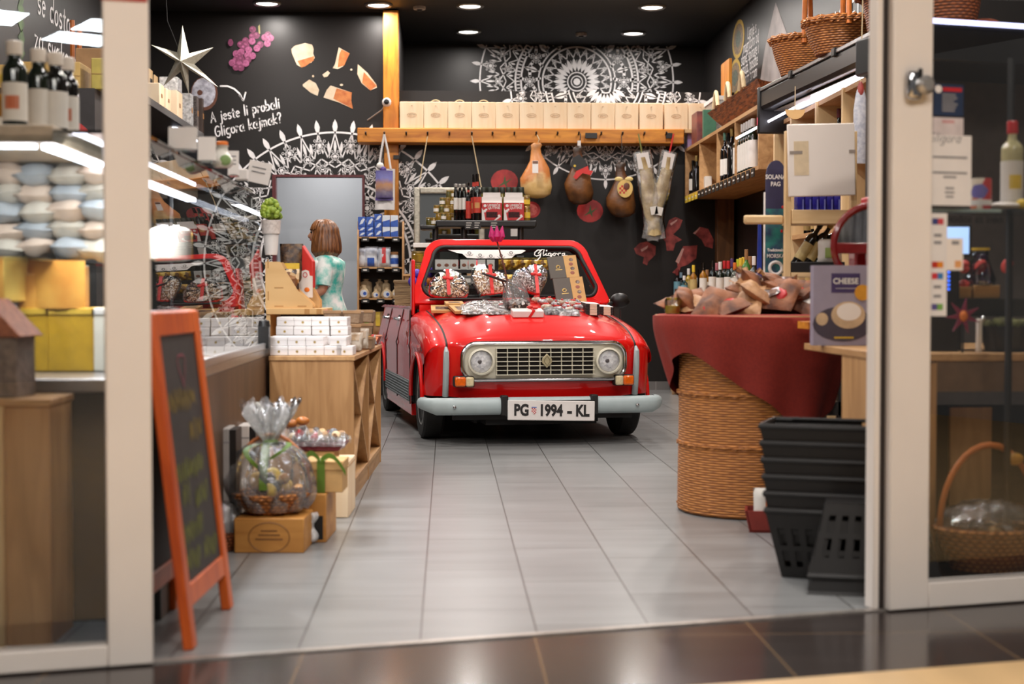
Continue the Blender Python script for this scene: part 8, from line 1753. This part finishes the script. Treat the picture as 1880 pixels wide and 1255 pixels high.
# cheese poster card
a_, z0 = on_off(1493, 634, 1.15); b_, z1 = on_off(1606, 487, 1.15); w, h = b_ - a_, z1 - z0
p = dl(a_, 1.15, zt3 + .001); t = thing('poster_card', 'mauve standing card with CHEESE heading on the oak counter', 'card', tuple(p), TH, rot=None)
obj('card_body', MB().box(0, w, 0, .05, 0, h), M('mauve_card', (150, 140, 156), .5, var=.04), t, smooth=0); obj('plum_block', MB().box(w * .29, w * .76, -.001, .0, h * .66, h * .90), M('plum', (64, 46, 92), .5), t, smooth=0)
mb = MB(); mb.T = Matrix.Translation((w * .525, -.0016, h * .80)); mb.text('CHEESE', .030, 0, bold=.0008, sx=.95); mb.T = None; mb.box(w * .36, w * .7, -.0015, -.001, h * .71, h * .715); obj('heading', mb, m_lab, t, smooth=0)
mb = MB(); mb.prism([(w * (.48 + .49 * cos(k * PI / 12)), h * (.27 + .22 * sin(k * PI / 12))) for k in range(24)], -.0012, 0, 'y', 0).prism([(w * (.57 + .28 * cos(k * PI / 12)), h * (.38 + .17 * sin(k * PI / 12))) for k in range(24)], -.002, -.0012, 'y', 1).prism([(w * (.58 + .2 * cos(k * PI / 12)), h * (.42 + .11 * sin(k * PI / 12))) for k in range(24)], -.0026, -.002, 'y', 2).prism([(w * (.14 + .1 * cos(k * PI / 8)), h * (.33 + .08 * sin(k * PI / 8))) for k in range(16)], -.002, -.0012, 'y', 1); mb.box(w * .34, w * .66, -.002, -.0012, h * .085, h * .11, 3); mb.prism([(w * (.80 + .13 * cos(k * PI / 8)), h * (.66 + .1 * sin(k * PI / 8))) for k in range(16)], -.003, -.0015, 'y', 4)
obj('picture', mb, [M('dark_plate', (66, 58, 72), .5), M('cheese_beige', (206, 176, 140), .5), m_cream, MATS['mustard_print'], M('orange_round', (216, 150, 40), .5)], t, smooth=0)
lf = MB(); [lf.ball((w * .99 + .01 * sin(k), -.012 - .006 * cos(k * 2), h * (.62 + .02 * k)), .014, 7, 5) for k in range(9)]; obj('leaf_sprig', lf, MATS['fresh_leaf_green'], t)
# red hand slicer behind the card
a_ = on_off(1600, 500, 1.28)[0]; p = dl(a_, 1.27, 0); zst = zt3
t = thing('meat_slicer', 'red hand slicer with big round wheel and yellow handle', 'slicer', (p.x, p.y, zst + .001), TH); m_sl = M('burgundy_enamel', (120, 24, 24), .25, coat=.5)
c_ = on_off(1600, 452, 1.27)[1] - zst; rW = .155
obj('foot', MB().box(-.12, .16, .02, .22, 0, .06).box(-.05, .1, .06, .16, .06, c_), m_sl, t, bevel=.01); obj('wheel_rim', MB().tube([(rW * cos(k * PI / 20), -.02, c_ + rW * sin(k * PI / 20)) for k in range(40)], .014, 8, closed=True), m_sl, t)
obj('wheel_spokes', MB().box(-rW, rW, -.03, -.01, c_ - .03, c_ + .012).box(-.03, .03, -.03, -.01, c_ - rW, c_), m_sl, t, bevel=.004); obj('blade', MB().prism([(rW * .96 * cos(k * PI / 16), c_ + .012 + rW * .93 * sin(k * PI / 16)) for k in range(17)], -.012, -.006, 'y'), M('fluted_steel', (206, 206, 212), .15, 1., var=.3, scale=10, stretch=(6, 1, .6)), t, smooth=0)
obj('yellow_handle', MB().lathe([(.012, 0), (.016, .01), (.012, .05), (.016, .06), (.01, .075)], 14), M('handle_yellow', (220, 156, 40), .35), t, loc=(.065, -.06, c_ - .13)); obj('top_block', MB().box(-.02, .18, -.02, .1, c_ + rW - .01, c_ + rW + .035), m_red, t, bevel=.008)
# metal trestle under the white board
q = at(1520, 760, 6.3); t = thing('steel_trolley', 'grey steel trolley leg between wicker drum and oak counter', 'trolley', (q.x, 6.3, 0)); obj('cross_rail', MB().box(-.06, .07, 0, .03, at(1, 768, 6.3).z, at(1, 742, 6.3).z), m_steel, t, smooth=0); obj('leg', MB().box(.045, .085, 0, .04, 0, at(1, 650, 6.3).z), m_steel, t, smooth=0); obj('upright_plate', MB().box(-.05, -.005, .0, .02, at(1, 742, 6.3).z, at(1, 686, 6.3).z), m_lab, t, smooth=0)
# goods seen through the right door
def dthing(name, label, cat, px, py, off, z=None, group=None):
 a_, z_ = on_off(px, py, off); p = dl(a_, off, z_ if z is None else z); return thing(name, label, cat, tuple(p), TH, group)
def dw(px0, px1, off): return on_off(px1, 500, off)[0] - on_off(px0, 500, off)[0]
ZC = zt3 + .001
t = dthing('till', 'black till with bright screen on the oak counter', 'till', 1735, 640, OF + .12, ZC); w = dw(1700, 1752, OF + .12); zz = on_off(1735, 470, OF + .12)[1] - ZC
obj('housing', MB().box(-w / 2, w / 2, 0, .12, 0, zz), m_blackplastic, t, bevel=.004); z2 = on_off(1735, 412, OF + .12)[1] - ZC; obj('screen', MB().box(-w / 2 - .01, w / 2 + .04, .0, .02, zz, z2), m_blackplastic, t, bevel=.003); obj('lit_display', MB().box(-w / 2 - .0, w / 2 + .03, -.001, .0, zz + .008, z2 - .008), GLOW('screen_glow', (170, 205, 255), 1.1), t, smooth=0); kp = MB(); [kp.box(-w * .05 + .012 * i, .007 + -w * .05 + .012 * i, -.001, 0, zz - .03 - .014 * j, zz - .022 - .014 * j) for i in range(2) for j in range(7)]; obj('lit_keys', kp, GLOW('blue_key_glow', (60, 110, 255), 2.), t, smooth=0)
for i, (p0_, p1_, pt, pb, m, lb) in enumerate(((1758, 1784, 527, 548, m_kraftbox, 'small kraft box on the raised shelf right of the till'), (1788, 1836, 524, 548, m_kraftbox, 'wider kraft box on the raised shelf under the flowers'))):
 o_ = OF + .2; w = dw(p0_, p1_, o_); zb3 = on_off(1800, pb, o_)[1]; h = on_off(1800, pt, o_)[1] - zb3; t = dthing('kraft_box', lb, 'box', (p0_ + p1_) / 2, pb, o_, zb3 + .001, 'kraft boxes by the till'); obj('box_body', MB().box(-w / 2, w / 2, 0, .12, 0, h), m, t, bevel=.002); obj('lid_edge', MB().box(-w / 2 - .001, w / 2 + .001, -.001, .1, h * .6, h * .63), m_plye, t, smooth=0)
o_ = OF + .2; zb3 = on_off(1800, 548, o_)[1]; t = dthing('raised_shelf', 'black raised shelf on the oak counter under the kraft boxes', 'shelf', 1755, 548, o_, ZC); obj('shelf_board', MB().box(0, .5, -.02, .2, zb3 - ZC - .06, zb3 - ZC), m_blackplastic, t, smooth=0); obj('end_leg', MB().box(0, .02, 0, .2, 0, zb3 - ZC - .06).box(.48, .5, 0, .2, 0, zb3 - ZC - .06), m_blackplastic, t, smooth=0)
zk2 = zb3 + (on_off(1800, 524, o_)[1] - zb3) + .003
t = dthing('flower_vase', 'glass vase with yellow rim and purple flowers by the till', 'vase', 1798, 524, o_ + .05, zk2); hh = on_off(1798, 455, o_ + .05)[1] - zk2
obj('glass_body', MB().lathe([(.05, 0), (.055, .02), (.03, hh * .7), (.028, hh * .92), (.03, hh)], 20), SHEER('smoky_glass', (.6, .5, .6), .1, .05), t); obj('yellow_rim', MB().lathe([(.033, hh * .93), (.034, hh), (.026, hh), (.026, hh * .93)], 18), m_yel, t); fl = MB(); [fl.ball((.05 * cos(k * 2.1) - .04, .03 * sin(k * 2.1), hh * .35 + .05 * sin(k * 1.3)), (.02, .02, .015), 8, 6, k % 3) for k in range(9)]; obj('flower_heads', fl, [M('plum_petal', (100, 40, 110), .5), MATS['leaf_green_paint'], M('coral_petal', (226, 80, 76), .5)], t)
for px, py, lb in ((1800, 490, 'coral oval wooden spoon head left by the flower vase'), (1849, 487, 'coral oval wooden petal at the right by the dark cabinet')):
 t = dthing('wooden_petal', lb, 'flower', px, py, o_ + .02); obj('petal', MB().ball((0, 0, 0), (.02, .006, .028), 14, 9), MATS['coral_petal'], t, rot=(0, R(30), 0)); obj('stem', MB().tube([(0, 0, -.02), (.0, .01, zk2 - t.location.z + .0)], .003, 5), m_tag, t)
t = dthing('wooden_flower', 'magenta star shaped wooden flower with orange centre before the black shelf', 'flower', 1768, 580, OF + .02, ZC); zf = on_off(1768, 580, OF + .02)[1] - ZC; [obj('petal', MB().prism([(0, -.012), (.06, 0), (0, .012)], -.004, .004, 'y'), M('berry_petal', (136, 32, 66), .5), t, loc=(0, 0, zf), rot=(0, R(20 + 52 * k), 0)) for k in range(7)]; obj('centre', MB().ball((0, -.006, zf), (.014, .008, .018), 12, 8), m_orange, t); obj('stem', MB().tube([(0, 0, 0), (0, 0, zf)], .004, 6), m_tag, t)
t = dthing('white_bar', 'slim white upright holder on the oak counter', 'holder', 1799, 640, OF + .05, ZC); zf = on_off(1799, 585, OF + .05)[1] - ZC; obj('bar', MB().box(-.008, .008, 0, .02, 0, zf), m_cream, t, bevel=.003); obj('clip', MB().ball((.014, .01, zf), .010, 10, 7), m_chrome, t)
t = dthing('herb_bowl', 'dark bowl of dried green herbs at the right on the counter', 'bowl', 1848, 640, OF + .12, ZC); zf = on_off(1848, 598, OF + .12)[1] - ZC; obj('bowl_body', MB().lathe([(.07, 0), (.09, zf), (.084, zf), (.065, .01), (0, .01)], 24), m_blackplastic, t); lf = MB(); [lf.ball((.07 * cos(k * 2.4) * (k % 5) / 4, .07 * sin(k * 2.4) * (k % 5) / 4, zf + .015 * (1 - (k % 5) / 5)), .018, 7, 5) for k in range(26)]; obj('herbs', lf, M('dried_herb', (110, 110, 60), .8, rgb2=(70, 64, 36), scale=40), t)
# glass shelf with bottle and tin
o_ = .12; x_, zg = on_off(1703, 382, o_); w = dw(1703, 1838, o_); t = thing('glass_shelf', 'clear glass shelf behind the right door', 'shelf', tuple(dl(x_, o_, zg - .012)), TH); obj('shelf_glass', MB().box(-.02, w + .3, 0, .22, 0, .010), m_caseglass, t, smooth=0); obj('green_edge', MB().box(-.02, w, -.003, 0, 0, .010), M('glass_edge_green', (176, 196, 190), .3), t, smooth=0); obj('support_bar', MB().tube([(w + .10, .19, -zg + .03), (w + .10, .19, .5)], .012, 8), m_blackplastic, t)
t = dthing('painted_tin', 'colourful painted tin on the glass shelf', 'tin', 1801, 378, o_ + .06, zg); r = dw(1783, 1820, o_) / 2; h = on_off(1801, 325, o_)[1] - zg; obj('tin_body', MB().lathe([(r, 0), (r, h * .95), (r * .96, h), (0, h)], 24), BITS('painted_tin', [(206, 120, 80), (196, 60, 60), (226, 210, 190), (110, 100, 170), (210, 150, 80), (214, 180, 150)], 28, .4, .05), t); obj('white_band', MB().lathe([(r * 1.01, h * .12), (r * 1.01, h * .3)], 24), m_white, t)
t = dthing('pale_dish', 'pale flat dish beside the painted tin on the glass shelf', 'dish', 1845, 378, o_ + .05, zg); obj('dish_body', MB().ball((0, 0, .012), (.05, .035, .012), 18, 8), m_cream, t); obj('lemon', MB().ball((.05, -.01, .016), (.02, .016, .016), 12, 8), m_yel, t)
x_, zb4 = on_off(1862, 372, o_ + .09); p = dl(x_, o_ + .11, zg); bottle('oil_bottle', 'clear yellow oil bottle with red cap on the glass shelf', tuple(p), on_off(1862, 222, o_ + .1)[1] - zg, .034, M('pale_oil', (196, 186, 140), .1, coat=.5), m_red, m_lab, .68, .42, .14, (.1, .55), mark=m_yel)
# basket on the lower shelf and second canopy above
t = dthing('gift_basket', 'large wicker gift basket with arched handle inside the oak counter', 'basket', 1815, 1045, OF - .10, .061); r = dw(1718, 1915, OF - .1) / 2; obj('wicker_bowl', braid(wicker_bowl(MB(), r * .7, r, .13, sx=1, sy=.72), r - .005, .13, .014, sy=.72), m_wick, t); hh = on_off(1815, 800, OF)[1] - .2; obj('arch_handle', MB().tube([(r * .93 * cos(PI * k / 18), 0, .12 + (hh) * sin(PI * k / 18)) for k in range(19)], .010, 8), m_cane, t); obj('clear_wrap', MB().ball((0, 0, .15), (r * .9, r * .62, .07), 24, 10, fn=lambda p, q: 1 + .12 * sin(p * 7 + q * 4)), m_cello, t, smooth=60); fl = MB(); [fl.ball((r * .7 * cos(k * 2.4) * (k % 4) / 3, r * .45 * sin(k * 2.4) * (k % 4) / 3, .12), (.035, .03, .03), 8, 6, k % 3) for k in range(14)]; obj('packed_goods', fl, [m_gdark, m_snack['silver'], m_mix], t); obj('yellow_bow', MB().ball((r * .45, -.01, .12 + hh * .84), (.03, .012, .02)), M('yellow_satin', (220, 160, 60), .4), t)
TH = THD
def dl(lx, off, z=0): p = A0 + UD * lx + ND * off; return Vector((p.x, p.y, z))
def on_off(px, py, off):
 d = ray(px, py); o = Vector((0, 0, CAMZ)); t_ = (A0 + ND * off - o).dot(ND) / d.dot(ND); p = o + d * t_; return (p - A0).dot(UD), p.z
o_ = 1.35; x_, z1 = on_off(1688, 36, o_); _, z0 = on_off(1720, 112, o_)
t = thing('cooler_canopy', 'wide black canopy with bright edge behind the right door', 'canopy', tuple(dl(x_, o_, z0)), TH); obj('hood', MB().box(0, 1.6, 0, .5, 0, z1 - z0), m_blackplastic, t, bevel=.01); obj('bright_edge', MB().box(.0, 1.6, -.012, .0, z1 - z0 - .012, z1 - z0 + .008), GLOW('edge_glow', (200, 205, 255), 2.2), t, smooth=0); obj('frame_post', MB().box(.0, .03, .02, .06, -z0, 0).box(.9, .96, .02, .06, -z0, 0), m_blackplastic, t, smooth=0); obj('rear_panel', MB().box(.05, 1.6, .47, .49, -z0 + .3, 0), M('dim_taupe_panel', (84, 74, 68), .5, var=.06), t, smooth=0)
t = dthing('wicker_basket', 'round brown basket on the canopy behind the right door', 'basket', 1745, 38, o_ + .2, z1 + .011); obj('woven_body', braid(wicker_bowl(MB(), .10, .125, .14), .12, .14, .012), m_wick2, t); obj('bread', MB().ball((.13, -.06, .02), (.07, .04, .02), 12, 8), M('brown_crust', (130, 60, 34), .6), t)
# hanging sausages in white paper beside the frame post
for i, px in enumerate((1580, 1604)):
 Y = 7.3; q = at(px, 160, Y); w = (26, 20)[i] * Y / FPX; h = q.z - at(px, (300, 330)[i], Y).z; t = thing('cured_sausage', 'cured sausage in white printed paper hanging by the canopy, %s one' % ('left', 'right')[i], 'sausage', tuple(q), group='hanging sausages'); obj('white_paper', MB().lathe([(w * .5, -h), (w * .5, -h * .3), (w * .35, -h * .1), (w * .2, 0)], 14, sy=.5), M('printed_paper', (206, 206, 212), .5, rgb2=(170, 172, 186), scale=50), t); obj('brown_end', MB().ball((0, 0, -.02), (w * .25, w * .2, .05), 10, 8), m_ham, t); obj('cord', MB().tube([(0, 0, 0), (.01, 0, CEIL - q.z - 1.2)], .003, 5), m_rope, t)
